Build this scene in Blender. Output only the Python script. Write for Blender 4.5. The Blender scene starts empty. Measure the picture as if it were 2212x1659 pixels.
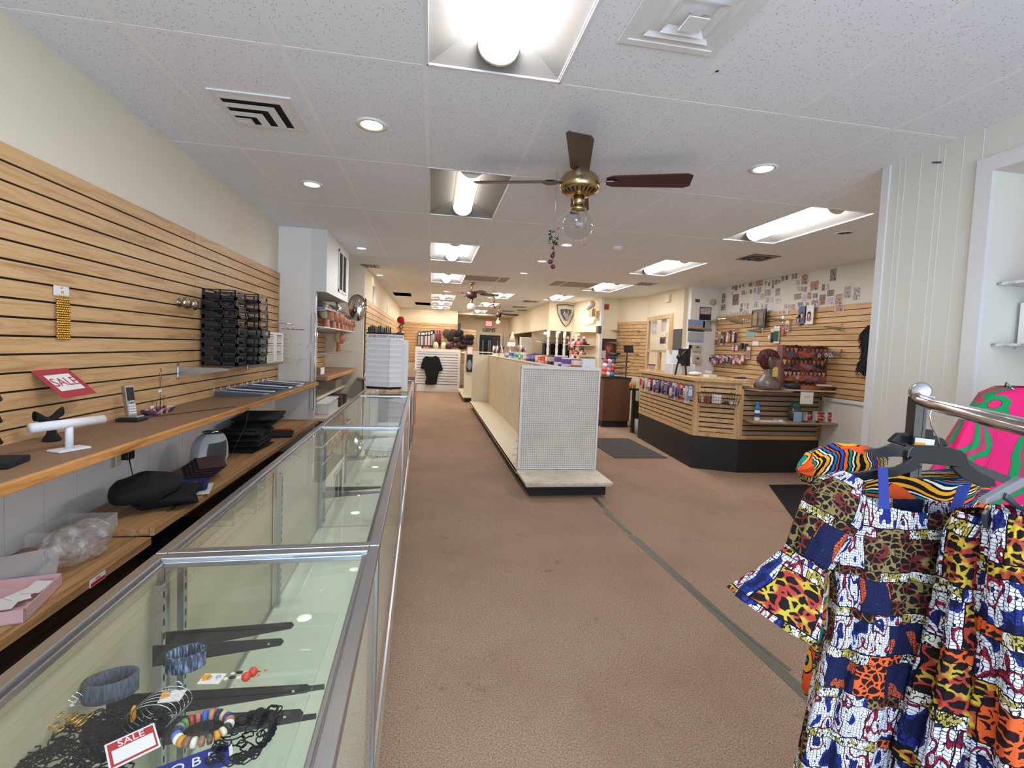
import bpy, math, random
from mathutils import Vector, Matrix, Euler
R0 = random.Random(7)
SC = bpy.context.scene
COL = SC.collection
# ---------------------------------------------------------------- camera
F, YAW, PIT, ROL, CX, CY, ZC = 1025.19, .1668, .0535, .0407, 1103.06, 807.38, 1.5
CEIL = 2.74
def _m3(a): return Matrix(a)
cy_, sy_ = math.cos(YAW), math.sin(YAW)
cp_, sp_ = math.cos(PIT), math.sin(PIT)
cr_, sr_ = math.cos(ROL), math.sin(ROL)
RM = (_m3(((cr_, -sr_, 0), (sr_, cr_, 0), (0, 0, 1))) @ _m3(((1, 0, 0), (0, cp_, -sp_), (0, sp_, cp_)))
      @ _m3(((1, 0, 0), (0, 0, -1), (0, 1, 0))) @ _m3(((cy_, -sy_, 0), (sy_, cy_, 0), (0, 0, 1))))   # world -> x right, y down, z forward
RMT = RM.transposed()
cam_d = bpy.data.cameras.new('camera')
cam = bpy.data.objects.new('camera', cam_d); COL.objects.link(cam)
r = RMT @ _m3(((1, 0, 0), (0, -1, 0), (0, 0, -1)))
cam.matrix_world = Matrix.Translation((0, 0, ZC)) @ r.to_4x4()
cam_d.sensor_fit = 'HORIZONTAL'; cam_d.sensor_width = 36
cam_d.lens = F / 2212 * 36
cam_d.shift_x = (1106 - CX) / 2212; cam_d.shift_y = (CY - 829.5) / 2212
cam_d.clip_start = .03; cam_d.clip_end = 100
SC.camera = cam
def at(px, py, X=None, Y=None, Z=None):
    d = RMT @ Vector(((px - CX) / F, (py - CY) / F, 1))
    if X is not None: t = X / d.x
    elif Y is not None: t = Y / d.y
    else: t = (Z - ZC) / d.z
    return Vector((d.x * t, d.y * t, ZC + d.z * t))
# ---------------------------------------------------------------- view, world, daylight
SC.view_settings.view_transform = 'Standard'; SC.view_settings.look = 'None'
SC.view_settings.exposure = 0.98; SC.view_settings.gamma = 1
SC.view_settings.use_curve_mapping = False
SC.cycles.transparent_max_bounces = 40; SC.cycles.max_bounces = 10; SC.cycles.diffuse_bounces = 6
W = bpy.data.worlds.new('world'); SC.world = W; W.use_nodes = True
W.node_tree.nodes['Background'].inputs[0].default_value = (.62, .76, 1, 1)
W.node_tree.nodes['Background'].inputs[1].default_value = 1.2
def area(name, loc, rot, sx, sy, power, col):
    l = bpy.data.lights.new(name, 'AREA'); l.shape = 'RECTANGLE'; l.size = sx; l.size_y = sy
    l.energy = power; l.color = col
    o = bpy.data.objects.new(name, l); o.location = loc; o.rotation_euler = rot; COL.objects.link(o); return o
# daylight through the shop window behind the camera
area('window_daylight', (0.5, -1.9, 1.45), (math.pi / 2, 0, 0), 4.2, 2.2, 57, (.72, .85, 1))
LENS_E = 20
# ---------------------------------------------------------------- materials
MATS = {}
class G:
    def __init__(s, name):
        s.m = bpy.data.materials.new(name); s.m.use_nodes = True
        s.t = s.m.node_tree; s.b = s.t.nodes['Principled BSDF']; s.tc = None
    def n(s, kind, ins=None, **attrs):
        nd = s.t.nodes.new(kind)
        for k, v in attrs.items(): setattr(nd, k, v)
        for k, v in (ins or {}).items():
            i = nd.inputs[k]
            if hasattr(v, 'is_output') or isinstance(v, bpy.types.NodeSocket): s.t.links.new(v, i)
            else: i.default_value = v
        return nd
    def co(s, kind='Object'):
        if s.tc is None: s.tc = s.t.nodes.new('ShaderNodeTexCoord')
        return s.tc.outputs[kind]
    def mp(s, scale, loc=(0, 0, 0), rot=(0, 0, 0), kind='Object'):
        return s.n('ShaderNodeMapping', {'Vector': s.co(kind), 'Scale': scale, 'Location': loc, 'Rotation': rot}).outputs[0]
    def noise(s, vec, scale=5, detail=3, rough=.5, dist=0):
        return s.n('ShaderNodeTexNoise', {'Vector': vec, 'Scale': scale, 'Detail': detail, 'Roughness': rough, 'Distortion': dist}).outputs[0]
    def vor(s, vec, scale, feature='F1', rnd=1, out='Distance'):
        return s.n('ShaderNodeTexVoronoi', {'Vector': vec, 'Scale': scale, 'Randomness': rnd}, feature=feature).outputs[out]
    def math(s, op, a, b=0., c=0.):
        return s.n('ShaderNodeMath', {0: a, 1: b, 2: c}, operation=op).outputs[0]
    def ramp(s, f, stops, interp='LINEAR'):
        nd = s.n('ShaderNodeValToRGB', {'Fac': f}); cr = nd.color_ramp; cr.interpolation = interp
        while len(cr.elements) < len(stops): cr.elements.new(.5)
        for e, (p, c) in zip(cr.elements, stops): e.position = p; e.color = (*c, 1) if len(c) == 3 else c
        return nd.outputs[0]
    def mix(s, f, a, b):
        nd = s.t.nodes.new('ShaderNodeMix'); nd.data_type = 'RGBA'
        for i, v in ((0, f), (6, a), (7, b)):
            if isinstance(v, bpy.types.NodeSocket): s.t.links.new(v, nd.inputs[i])
            else: nd.inputs[i].default_value = v if i == 0 else ((*v, 1) if len(v) == 3 else v)
        return nd.outputs[2]
    def sep(s, vec):
        return s.n('ShaderNodeSeparateXYZ', {0: vec}).outputs
    def set(s, col=None, rough=None, metal=None, spec=None, bump=None, bs=.3, bd=.01, **kw):
        for k, v in (('Base Color', col), ('Roughness', rough), ('Metallic', metal), ('Specular IOR Level', spec), *kw.items()):
            if v is None: continue
            i = s.b.inputs[k]
            if isinstance(v, bpy.types.NodeSocket): s.t.links.new(v, i)
            elif k == 'Base Color' or k.endswith('Color'): i.default_value = (*v, 1)
            else: i.default_value = v
        if bump is not None:
            nd = s.n('ShaderNodeBump', {'Height': bump, 'Strength': bs, 'Distance': bd})
            s.t.links.new(nd.outputs[0], s.b.inputs['Normal'])
        return s.m
def hx(h):
    c = [int(h[i:i + 2], 16) / 255 for i in (0, 2, 4)]
    return tuple(x / 12.92 if x <= .04045 else ((x + .055) / 1.055) ** 2.4 for x in c)
def P(name, col, rough=.5, metal=0, **kw):           # plain paint, with the faintest mottling
    if name in MATS: return MATS[name]
    if isinstance(col, str): col = hx(col)
    g = G(name)
    n = g.noise(g.co(), 6, 3)
    c = g.mix(g.math('MULTIPLY', n, .16), col, tuple(x * .55 for x in col))
    MATS[name] = g.set(c, rough, metal, **kw); return MATS[name]
def glass(name, col=(.9, .97, .94), rough=0.0, mixf=.86):
    # thin clear sheet: fresnel reflection over transparency, so that light passes straight
    g = G(name); t = g.t; out = t.nodes['Material Output']; t.nodes.remove(g.b)
    tr = g.n('ShaderNodeBsdfTransparent', {0: (*col, 1)}).outputs[0]
    gl = g.n('ShaderNodeBsdfGlossy', {'Color': (1, 1, 1, 1), 'Roughness': rough}).outputs[0]
    fr = g.n('ShaderNodeFresnel', {'IOR': 1.5}).outputs[0]
    bf = g.n('ShaderNodeNewGeometry').outputs['Backfacing']
    fr = g.math('MULTIPLY', fr, g.math('SUBTRACT', 1., bf))
    mx = g.n('ShaderNodeMixShader', {0: fr, 1: tr, 2: gl}).outputs[0]
    t.links.new(mx, out.inputs[0]); MATS[name] = g.m; return g.m
def emis(name, col, st):
    g = G(name); MATS[name] = g.set(col, .4, **{'Emission Color': col, 'Emission Strength': st}); return g.m
def wood(name, c1, c2, scale=1, axis='Y', rough=.45, c3=None):
    g = G(name)
    sc = {'Y': (22, 1.3, 22), 'X': (1.3, 22, 22), 'Z': (22, 22, 1.3)}[axis]
    v = g.mp(tuple(x * scale for x in sc))
    n1 = g.noise(v, 1, 4, .6, 1.2); n2 = g.noise(v, 6, 2, .5, .3)
    f = g.math('ADD', g.math('MULTIPLY', n1, .75), g.math('MULTIPLY', n2, .25))
    c = g.ramp(f, [(.32, hx(c2)), (.5, hx(c1)), (.66, hx(c3 or c1))])
    MATS[name] = g.set(c, rough); return g.m
# carpet
g = G('carpet'); v = g.co()
n = g.noise(v, 140, 2, .8); b = g.noise(v, 1.3, 5, .65); s = g.noise(v, 7, 4, .7)
c = g.ramp(n, [(.3, hx('78604f')), (.5, hx('a28873')), (.72, hx('bda591'))])
c = g.mix(g.ramp(b, [(.42, (0, 0, 0)), (.7, (.35, .35, .35))]), c, hx('80624f'))
c = g.mix(g.ramp(s, [(.62, (0, 0, 0)), (.74, (.4, .4, .4))]), c, hx('6b5142'))
MATS['carpet'] = g.set(c, .95, spec=.1, bump=n, bs=.5, bd=.004)
# ceiling tiles with fissures, the grid itself is built as bars
g = G('ceiling_tile'); v = g.co()
big = g.noise(v, .8, 3)
vv = g.n('ShaderNodeVectorMath', {0: v, 1: g.n('ShaderNodeVectorMath', {0: g.n('ShaderNodeTexNoise', {'Vector': v, 'Scale': 30.}).outputs[1], 'Scale': .012}, operation='SCALE').outputs[0]}, operation='ADD').outputs[0]
v1 = g.vor(g.n('ShaderNodeMapping', {'Vector': vv, 'Scale': (1, .42, 1), 'Rotation': (0, 0, .5)}).outputs[0], 105)
v2 = g.vor(g.n('ShaderNodeMapping', {'Vector': vv, 'Scale': (.42, 1, 1), 'Rotation': (0, 0, .3)}).outputs[0], 88)
msk = g.math('GREATER_THAN', g.noise(v, 22, 2), .5)
holes = g.math('MAXIMUM', g.math('MULTIPLY', g.math('LESS_THAN', v1, .21), msk), g.math('MULTIPLY', g.math('LESS_THAN', v2, .17), g.math('SUBTRACT', 1., msk)))
c = g.mix(g.math('MULTIPLY', holes, .55), g.mix(big, hx('e6eaf0'), hx('f0f3f8')), hx('6d6b6c'))
MATS['ceiling_tile'] = g.set(c, .9, spec=.15, bump=g.math('SUBTRACT', 1., holes), bs=.5, bd=.004)
P('ceiling_brown', 'ab9e96', .9)
P('tbar', 'f4f5f8', .6); P('reflector', '827f7b', .6)
def wallmat(name, c):
    g = G(name); n = g.noise(g.co(), 1.7, 4); n2 = g.noise(g.co(), 60, 2)
    MATS[name] = g.set(g.mix(g.math('MULTIPLY', n, .3), hx(c), tuple(x * .8 for x in hx(c))), .75, spec=.25, bump=n2, bs=.08, bd=.003)
wallmat('wall_cream', 'e2dccb'); wallmat('wall_white', 'eceae6'); wallmat('wall_warm', 'e6d8bc'); wallmat('wall_right', 'dcdad0')
wood('slat_oak', 'c9a272', 'a87f50', 1, 'Y', .5, 'd4b080')
wood('slat_oak_x', 'c9a272', 'a87f50', 1, 'X', .5, 'd4b080')
wood('worktop_front', 'c98f50', '96602a', 1, 'Y', .4, 'd9a366')
wood('plank', 'b98d5c', '8f6a42', 1, 'Y', .6, 'c79a68')
wood('counter_wood', 'cda878', 'ab855a', 1, 'X', .5, 'd8b688')
wood('counter_wood_z', 'd0ab7a', 'ab855a', 1, 'Z', .5, 'd8b688')
wood('counter_dull', 'a08870', '7d674f', 1, 'X', .55, 'b0977c')
wood('brown_laminate', '6b4636', '5a3a2d', 1, 'Z', .35, '744c3a')
wood('dark_floor_wood', '5a4030', '3d2a20', 1, 'Y', .6, '6a4c38')
P('groove', '16100d', .8); P('black_plastic', '17171b', .35); P('black_kick', '1d1b1d', .5)
P('white', 'e8e8e8', .5); P('white_paint', 'dedede', .45); P('cream_metal', 'ddd6c2', .45); P('cream_shelf', 'd9cdb2', .5)
P('chrome', 'c8c8cc', .12, 1); P('alu', 'b9bcc0', .3, 1); P('dark_alu', '75777a', .3, 1); P('nickel', 'b0a89c', .28, 1); P('brass', 'b8a27a', .24, 1)
P('black_cloth', '101014', .95); P('mat_grey', '4a4645', .95); P('tape', '5b5a4c', .5)
P('dark_hole', '0a0a0b', .9); P('gold', 'd9b15c', .25, 1); P('red', 'b8242c', .5); P('brown_fan', '43282a', .35)
P('laminate_olive', 'bdb498', .4); P('deck', 'e8e8d6', .5); P('paper', 'ece9e4', .7)
P('masonite', '8a6c52', .7)
glass('glass', (.978, .992, .984)); glass('clear', (.97, .98, .98)); glass('frosted_plastic', (.86, .87, .88), .25)
emis('lens_warm', (1, .95, .89), LENS_E); emis('lens_white', (.99, .975, 1), LENS_E); emis('can_cool', (.8, .92, 1), 11); emis('can_warm', (1, .82, .5), 11)
emis('lens_dim', (1, .95, .84), 2.2)
# ---------------------------------------------------------------- mesh builder
class MB:
    def __init__(s): s.v = []; s.f = []; s.m = []; s.sm = []; s.mats = []; s.uv = {}
    def mi(s, m):
        if isinstance(m, str): m = MATS[m]
        if m not in s.mats: s.mats.append(m)
        return s.mats.index(m)
    def add(s, vs, fs, m, smooth=False):
        o = len(s.v); k = s.mi(m)
        s.v += [Vector(v) for v in vs]
        for f in fs: s.f.append([o + i for i in f]); s.m.append(k); s.sm.append(smooth)
        return s
    def box(s, x0, x1, y0, y1, z0, z1, m):
        vs = [(x, y, z) for z in (z0, z1) for y in (y0, y1) for x in (x0, x1)]
        return s.add(vs, [(0, 2, 3, 1), (4, 5, 7, 6), (0, 1, 5, 4), (2, 6, 7, 3), (0, 4, 6, 2), (1, 3, 7, 5)], m)
    def obox(s, c, sz, m, rz=0, rx=0, ry=0):
        e = Euler((rx, ry, rz)).to_matrix(); c = Vector(c)
        vs = [c + e @ Vector((x * sz[0] / 2, y * sz[1] / 2, z * sz[2] / 2)) for z in (-1, 1) for y in (-1, 1) for x in (-1, 1)]
        return s.add(vs, [(0, 2, 3, 1), (4, 5, 7, 6), (0, 1, 5, 4), (2, 6, 7, 3), (0, 4, 6, 2), (1, 3, 7, 5)], m)
    def slab(s, pts, th, m):            # flat card through pts (>=3, planar), thickness th along its normal
        pts = [Vector(p) for p in pts]; n = (pts[1] - pts[0]).cross(pts[2] - pts[0]).normalized() * th
        k = len(pts); vs = pts + [p + n for p in pts]
        fs = [tuple(range(k - 1, -1, -1)), tuple(range(k, 2 * k))] + [(i, (i + 1) % k, k + (i + 1) % k, k + i) for i in range(k)]
        return s.add(vs, fs, m)
    def prism(s, poly, z0, z1, m):      # poly in x,y
        return s.slab([(x, y, z0) for x, y in poly], z1 - z0, m) if _ccw(poly) else s.slab([(x, y, z0) for x, y in poly[::-1]], z1 - z0, m)
    def tube(s, pts, r, m, n=8, cap=True):
        pts = [Vector(p) for p in pts]; rs = r if isinstance(r, (list, tuple)) else [r] * len(pts)
        rings = []; up = Vector((0, 0, 1))
        t0 = (pts[1] - pts[0]).normalized()
        if abs(t0.z) > .9: up = Vector((1, 0, 0))
        a = t0.cross(up).normalized()
        for i, p in enumerate(pts):
            t = (pts[min(i + 1, len(pts) - 1)] - pts[max(i - 1, 0)]).normalized()
            a = (a - t * a.dot(t)); a = a.normalized() if a.length > 1e-6 else t.orthogonal().normalized()
            b = t.cross(a)
            rings.append([p + (a * math.cos(q) + b * math.sin(q)) * rs[i] for q in [2 * math.pi * j / n for j in range(n)]])
        vs = [v for g_ in rings for v in g_]; fs = []
        for i in range(len(pts) - 1):
            for j in range(n): fs.append((i * n + j, i * n + (j + 1) % n, (i + 1) * n + (j + 1) % n, (i + 1) * n + j))
        if cap: fs += [tuple(range(n - 1, -1, -1)), tuple((len(pts) - 1) * n + j for j in range(n))]
        return s.add(vs, fs, m, True)
    def lathe(s, prof, c, m, n=24, ax=(0, 0, 1), sm=True, cap=True):     # prof: (radius, height)
        c = Vector(c); q = Vector((0, 0, 1)).rotation_difference(Vector(ax))
        vs = []
        for r_, h in prof:
            for j in range(n):
                a = 2 * math.pi * j / n; vs.append(c + q @ Vector((r_ * math.cos(a), r_ * math.sin(a), h)))
        fs = [(i * n + j, i * n + (j + 1) % n, (i + 1) * n + (j + 1) % n, (i + 1) * n + j) for i in range(len(prof) - 1) for j in range(n)]
        if cap and prof[0][0] > 1e-6: fs.append(tuple(range(n - 1, -1, -1)))
        if cap and prof[-1][0] > 1e-6: fs.append(tuple((len(prof) - 1) * n + j for j in range(n)))
        return s.add(vs, fs, m, sm)
    def ball(s, c, r, m, n=16, k=10, deform=None):
        r = (r, r, r) if not isinstance(r, (tuple, list)) else r; c = Vector(c); vs = [c + Vector((0, 0, -r[2]))]
        for i in range(1, k):
            a = -math.pi / 2 + math.pi * i / k
            for j in range(n):
                b = 2 * math.pi * j / n
                vs.append(c + Vector((r[0] * math.cos(a) * math.cos(b), r[1] * math.cos(a) * math.sin(b), r[2] * math.sin(a))))
        vs.append(c + Vector((0, 0, r[2])))
        if deform: vs = [c + deform(v - c) for v in vs]
        fs = [(0, 1 + (j + 1) % n, 1 + j) for j in range(n)]
        for i in range(k - 2):
            for j in range(n): fs.append((1 + i * n + j, 1 + i * n + (j + 1) % n, 1 + (i + 1) * n + (j + 1) % n, 1 + (i + 1) * n + j))
        L = len(vs) - 1; fs += [(L, 1 + (k - 2) * n + j, 1 + (k - 2) * n + (j + 1) % n) for j in range(n)]
        return s.add(vs, fs, m, True)
    def grid(s, fn, nu, nv, m, smooth=True, close=False, uvf=None):
        o = len(s.v); vs = [fn(i / nu, j / nv) for j in range(nv + 1) for i in range(nu + 1)]
        f0 = len(s.f)
        fs = [(j * (nu + 1) + i, j * (nu + 1) + i + 1, (j + 1) * (nu + 1) + i + 1, (j + 1) * (nu + 1) + i) for j in range(nv) for i in range(nu)]
        s.add(vs, fs, m, smooth)
        if uvf:
            for q in range(len(fs)):
                j, i = divmod(q, nu)
                s.uv[f0 + q] = [uvf(i / nu, j / nv), uvf((i + 1) / nu, j / nv), uvf((i + 1) / nu, (j + 1) / nv), uvf(i / nu, (j + 1) / nv)]
        return s
    def text(s, body, size, M4, m, th=.0006, align='CENTER', sx=1.0, shear=0.0):
        cu = bpy.data.curves.new('t', 'FONT'); cu.body = body; cu.size = size; cu.align_x = align; cu.align_y = 'CENTER'; cu.extrude = th; cu.resolution_u = 3; cu.shear = shear
        to = bpy.data.objects.new('t', cu); COL.objects.link(to)
        dg = bpy.context.evaluated_depsgraph_get(); me = bpy.data.meshes.new_from_object(to.evaluated_get(dg))
        vs = [M4 @ Vector((v.co.x * sx, v.co.y, v.co.z)) for v in me.vertices]; fs = [tuple(p.vertices) for p in me.polygons]
        s.add(vs, fs, m); bpy.data.objects.remove(to); bpy.data.curves.remove(cu); bpy.data.meshes.remove(me); return s
    def xf(s, M4):
        s.v = [M4 @ v for v in s.v]; return s
    def clean(s): return s
def _ccw(p): return sum(p[i][0] * p[(i + 1) % len(p)][1] - p[(i + 1) % len(p)][0] * p[i][1] for i in range(len(p))) > 0
ORG = {}
def tag(o, label=None, cat=None, group=None, kind=None):
    if label: o['label'] = label
    if cat: o['category'] = cat
    if group: o['group'] = group
    if kind: o['kind'] = kind
    return o
def build(mb, name, parent=None, label=None, cat=None, group=None, kind=None, loc=None, bevel=0):
    if parent is not None: org = ORG[parent.name]
    elif loc is not None: org = Vector(loc)
    else:
        xs = [v.x for v in mb.v]; ys = [v.y for v in mb.v]; zs = [v.z for v in mb.v]
        org = Vector(((min(xs) + max(xs)) / 2, (min(ys) + max(ys)) / 2, min(zs)))
    me = bpy.data.meshes.new(name); me.from_pydata([tuple(v - org) for v in mb.v], [], mb.f)
    for m in mb.mats: me.materials.append(m)
    me.polygons.foreach_set('material_index', mb.m); me.polygons.foreach_set('use_smooth', mb.sm)
    if mb.uv:
        ul = me.uv_layers.new(name='UVMap')
        for pi, uvs in mb.uv.items():
            for li, uv in zip(me.polygons[pi].loop_indices, uvs): ul.data[li].uv = uv
    me.update()
    o = bpy.data.objects.new(name, me); COL.objects.link(o)
    if bevel:
        bm = o.modifiers.new('bevel', 'BEVEL'); bm.width = bevel; bm.segments = 2; bm.limit_method = 'ANGLE'
    if parent is not None: o.parent = parent
    else: o.location = org
    ORG[o.name] = org
    return tag(o, label, cat, group, kind)
def thing(name, loc, label, cat, group=None, kind=None):
    o = bpy.data.objects.new(name, None); COL.objects.link(o); o.location = loc; o.empty_display_size = .05
    ORG[o.name] = Vector(loc); return tag(o, label, cat, group, kind)
def copy_tree(o, loc=None, rz=None, parent=None):
    kids = list(o.children)
    c = o.copy(); COL.objects.link(c); ORG[c.name] = ORG.get(o.name, Vector())
    if parent is not None: c.parent = parent
    if loc is not None: c.location = loc
    if rz is not None: c.rotation_euler = (0, 0, rz)
    for k in kids: copy_tree(k, parent=c)
    return c
def struct(mb, name, parent=None): return build(mb, name, parent, kind='structure' if parent is None else None)
def frame(o, ex, ey, ez):           # matrix from origin and axes
    ex, ey, ez = Vector(ex), Vector(ey), Vector(ez)
    return Matrix(((ex.x, ey.x, ez.x, o[0]), (ex.y, ey.y, ez.y, o[1]), (ex.z, ey.z, ez.z, o[2]), (0, 0, 0, 1)))
# ================================================================ THE ROOM
struct(MB().box(-1.8, 5.3, -2.2, 18.8, -.05, 0, 'carpet'), 'floor')
# lights: (x0, x1, y0, y1, lens material, dark?)
def ZX(px, py): return at(px, py, Z=CEIL)
def lightrect(p, q, w=.6):          # far edge from its two image corners, width kept at two feet
    return p
TR = []
for k, (y0, m) in enumerate(((1.012, 'lens_white'), (3.45, 'lens_dim'), (5.89, 'lens_white'), (8.33, 'lens_white'), (11.75, 'lens_warm'), (13.5, 'lens_warm'), (15.1, 'lens_warm'))):
    TR.append((-.06, .55, y0, y0 + 1.2, m))
for y0 in (3.45, 5.87, 8.2): TR.append((2.98, 3.59, y0, y0 + 1.2, 'lens_white'))
TR.append((2.70, 3.15, 10.42, 11.6, 'lens_warm'))
for y0 in (10.7, 13.2, 16.): TR.append((1.33, 1.83, y0, y0 + 1.2, 'lens_warm'))
HOLE = [(-.98, -.55, 11.9, 12.7), (-.53, -.08, 14.3, 15.2)]      # missing tiles at the back
cans = [(-.376, 2.875, 'can_warm'), (-.98, 4.07, 'can_cool'), (-.953, 6.59, 'can_cool'), (-1.004 + .03, 9.05, 'can_cool'), (2.1, 2.863, 'can_cool'),
        (1.526, 5.474, 'can_cool'), (1.49, 6.58, 'can_warm'), (1.455, 7.73, 'can_warm'), (3.885, 4.05, None)]
CR = .062
holes = [t[:4] for t in TR] + HOLE + [(x - CR, x + CR, y - CR, y + CR) for x, y, _ in cans]
xs = sorted({-1.8, 5.3} | {v for h in holes for v in h[:2]}); ys = sorted({-2.2, 18.8} | {v for h in holes for v in h[2:]})
mb = MB()
for i in range(len(xs) - 1):
    for j in range(len(ys) - 1):
        cx, cy = (xs[i] + xs[i + 1]) / 2, (ys[j] + ys[j + 1]) / 2
        if any(h[0] < cx < h[1] and h[2] < cy < h[3] for h in holes): continue
        m = 'ceiling_brown' if (.55 < cx < 1.14 and 8.4 < cy < 9.0) or (2.25 < cx < 2.9 and 8.4 < cy < 9.05) else 'ceiling_tile'
        mb.add([(xs[i], ys[j], CEIL), (xs[i], ys[j + 1], CEIL), (xs[i + 1], ys[j + 1], CEIL), (xs[i + 1], ys[j], CEIL)], [(0, 1, 2, 3)], m)
for x, y, _ in cans:                # round the can openings
    n = 20
    for q in range(4):
        a0 = q * math.pi / 2; cxs = x + CR * (1 if math.cos(a0 + .78) > 0 else -1); cys = y + CR * (1 if math.sin(a0 + .78) > 0 else -1)
        arc = [(x + (CR - .001) * math.cos(a0 + math.pi / 2 * k / 5), y + (CR - .001) * math.sin(a0 + math.pi / 2 * k / 5), CEIL) for k in range(6)]
        mb.add([(cxs, cys, CEIL)] + arc[::-1], [tuple(range(7))], 'ceiling_tile')
for q in ((-1.8, -1.79, -2.2, 18.8), (5.29, 5.3, -2.2, 18.8), (-1.8, 5.3, -2.2, -2.19), (-1.8, 5.3, 18.79, 18.8)): mb.box(*q, CEIL + .001, CEIL + .5, 'dark_hole')
mb.add([(-1.8, -2.2, CEIL + .5), (5.3, -2.2, CEIL + .5), (5.3, 18.8, CEIL + .5), (-1.8, 18.8, CEIL + .5)], [(0, 3, 2, 1)], 'dark_hole')
struct(mb, 'ceiling')
mb = MB()                           # suspension grid
GX = [-.065 + .61 * k for k in range(-2, 9)]; GY = [2.231 + 1.219 * j for j in range(-3, 14)]
def seg(a0, a1, cuts):
    out = []; cur = a0
    for c0, c1 in sorted(cuts):
        if c1 <= a0 or c0 >= a1: continue
        if c0 > cur: out.append((cur, c0))
        cur = max(cur, c1)
    if cur < a1: out.append((cur, a1))
    return out
for x in GX:
    if x > -1.7 and x < 5.1:
        for a, b_ in seg(-2.1, 18.4, [(h[2], h[3]) for h in holes if h[0] + .02 < x < h[1] - .02]): mb.box(x - .011, x + .011, a, b_, CEIL - .0009, CEIL + .004, 'tbar')
for y in GY:
    for a, b_ in seg(-1.7, 5.1, [(h[0], h[1]) for h in holes if h[2] + .02 < y < h[3] - .02]): mb.box(a, b_, y - .011, y + .011, CEIL - .0008, CEIL + .004, 'tbar')
struct(mb, 'trim_1')
# walls -----------------------------------------------------------------
struct(MB().box(-1.85, -1.7, -2.2, 9.0, 0, CEIL, 'wall_cream'), 'wall_left')
mb = MB()                           # white board below the worktop, with vertical joints
for k in range(40):
    y = -2. + k * .2
    if y < 5.6: mb.box(-1.7, -1.69, y + .004, min(y + .2, 5.66), 0, .985, 'wall_white')
mb.box(-1.69, -1.675, 3.02, 3.11, 0, .985, 'wall_white')
struct(mb, 'trim_2')
struct(MB().box(-1.7, -1.36, 5.66, 5.72, 0, CEIL, 'wall_white').box(-1.36, -1.30, 5.655, 5.725, 0, 2.05, 'white_paint').box(-1.7, -1.36, 5.652, 5.66, 1.0, 2.05, 'wall_white'), 'wall_left_partition')
# boxed-in duct with a louvred grille
mb = MB().box(-1.7, -1.19, 5.664, 7.07, 2.05, CEIL, 'white_paint')
duct = struct(mb, 'wall_left_duct')
gr = thing('louvre_grille', (-1.185, 6.62, 2.12), 'white louvred return air grille on the side of the boxed duct', 'vent')
mb = MB()
y0, y1, z0, z1 = 6.32, 6.86, 2.13, 2.66
for a in ((y0, y0 + .03, z0, z1), (y1 - .03, y1, z0, z1), (y0, y1, z0, z0 + .03), (y0, y1, z1 - .03, z1), ((y0 + y1) / 2 - .012, (y0 + y1) / 2 + .012, z0, z1)): mb.box(-1.19, -1.178, *a, 'white')
build(mb, 'frame', gr)
build(MB().box(-1.1895, -1.188, y0, y1, z0, z1, 'dark_hole'), 'backing', gr)
mb = MB()
for k in range(22): mb.obox((-1.184, (y0 + y1) / 2, z0 + .04 + k * .0215), (.012, y1 - y0 - .05, .0025), 'alu', ry=.6)
build(mb, 'louvres', gr)
# niche end wall, side wall of the long left run
struct(MB().box(-1.7, -1.1, 8.03, 8.14, 0, CEIL, 'wall_cream'), 'wall_left_return')
struct(MB().box(-1.25, -1.1, 8.14, 16.6, 0, CEIL, 'wall_warm'), 'wall_left_rear')
struct(MB().box(-1.25, .86, 16.6, 16.7, 0, CEIL, 'wall_warm'), 'wall_rear')
struct(MB().box(.80, .86, 16.7, 18.5, 0, CEIL, 'wall_warm').box(.86, 4.6, 18.5, 18.6, 0, CEIL, 'wall_warm'), 'wall_rear_recess')
struct(MB().box(.86, 3.0, 17.3, 18.5, 2.66, CEIL - .01, 'wall_warm'), 'trim_3')
# right-hand side
struct(MB().box(5.15, 5.3, 2.65, 8.1, 0, CEIL, 'wall_right'), 'wall_right')
struct(MB().box(4.62, 5.15, 8.02, 8.15, 0, CEIL, 'wall_white'), 'wall_right_column')
struct(MB().box(4.55, 4.62, 8.15, 9.65, 0, CEIL, 'wall_warm'), 'wall_right_office')
mb = MB(); mb.prism([(4.2, 10.45), (4.56, 9.62), (4.66, 9.66), (4.3, 10.52)], 0, CEIL, 'wall_warm'); struct(mb, 'wall_right_angle')
struct(MB().box(3.79, 4.26, 10.42, 10.55, 0, CEIL, 'wall_warm'), 'wall_right_poster')
struct(MB().box(3.77, 3.83, 10.36, 10.42, 0, CEIL - .001, 'white_paint'), 'trim_4')
mb = MB(); mb.prism([(3.78, 10.42), (3.84, 10.42), (3.66, 12.05), (3.6, 12.05)], 0, CEIL, 'wall_warm'); struct(mb, 'wall_right_slat')
struct(MB().box(2.96, 3.6, 12., 12.12, 2.0, CEIL, 'wall_warm').box(2.96, 3.06, 12.12, 18.5, 2.03, CEIL, 'wall_warm').box(3.06, 4.6, 12.1, 18.5, 2.2, 2.3, 'ceiling_brown'), 'wall_right_soffit')
struct(MB().box(4.5, 4.6, 12.1, 18.5, 0, CEIL, 'wall_warm').box(3.6, 4.6, 12.1, 12.16, 0, CEIL, 'wall_warm'), 'wall_right_rear')
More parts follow.
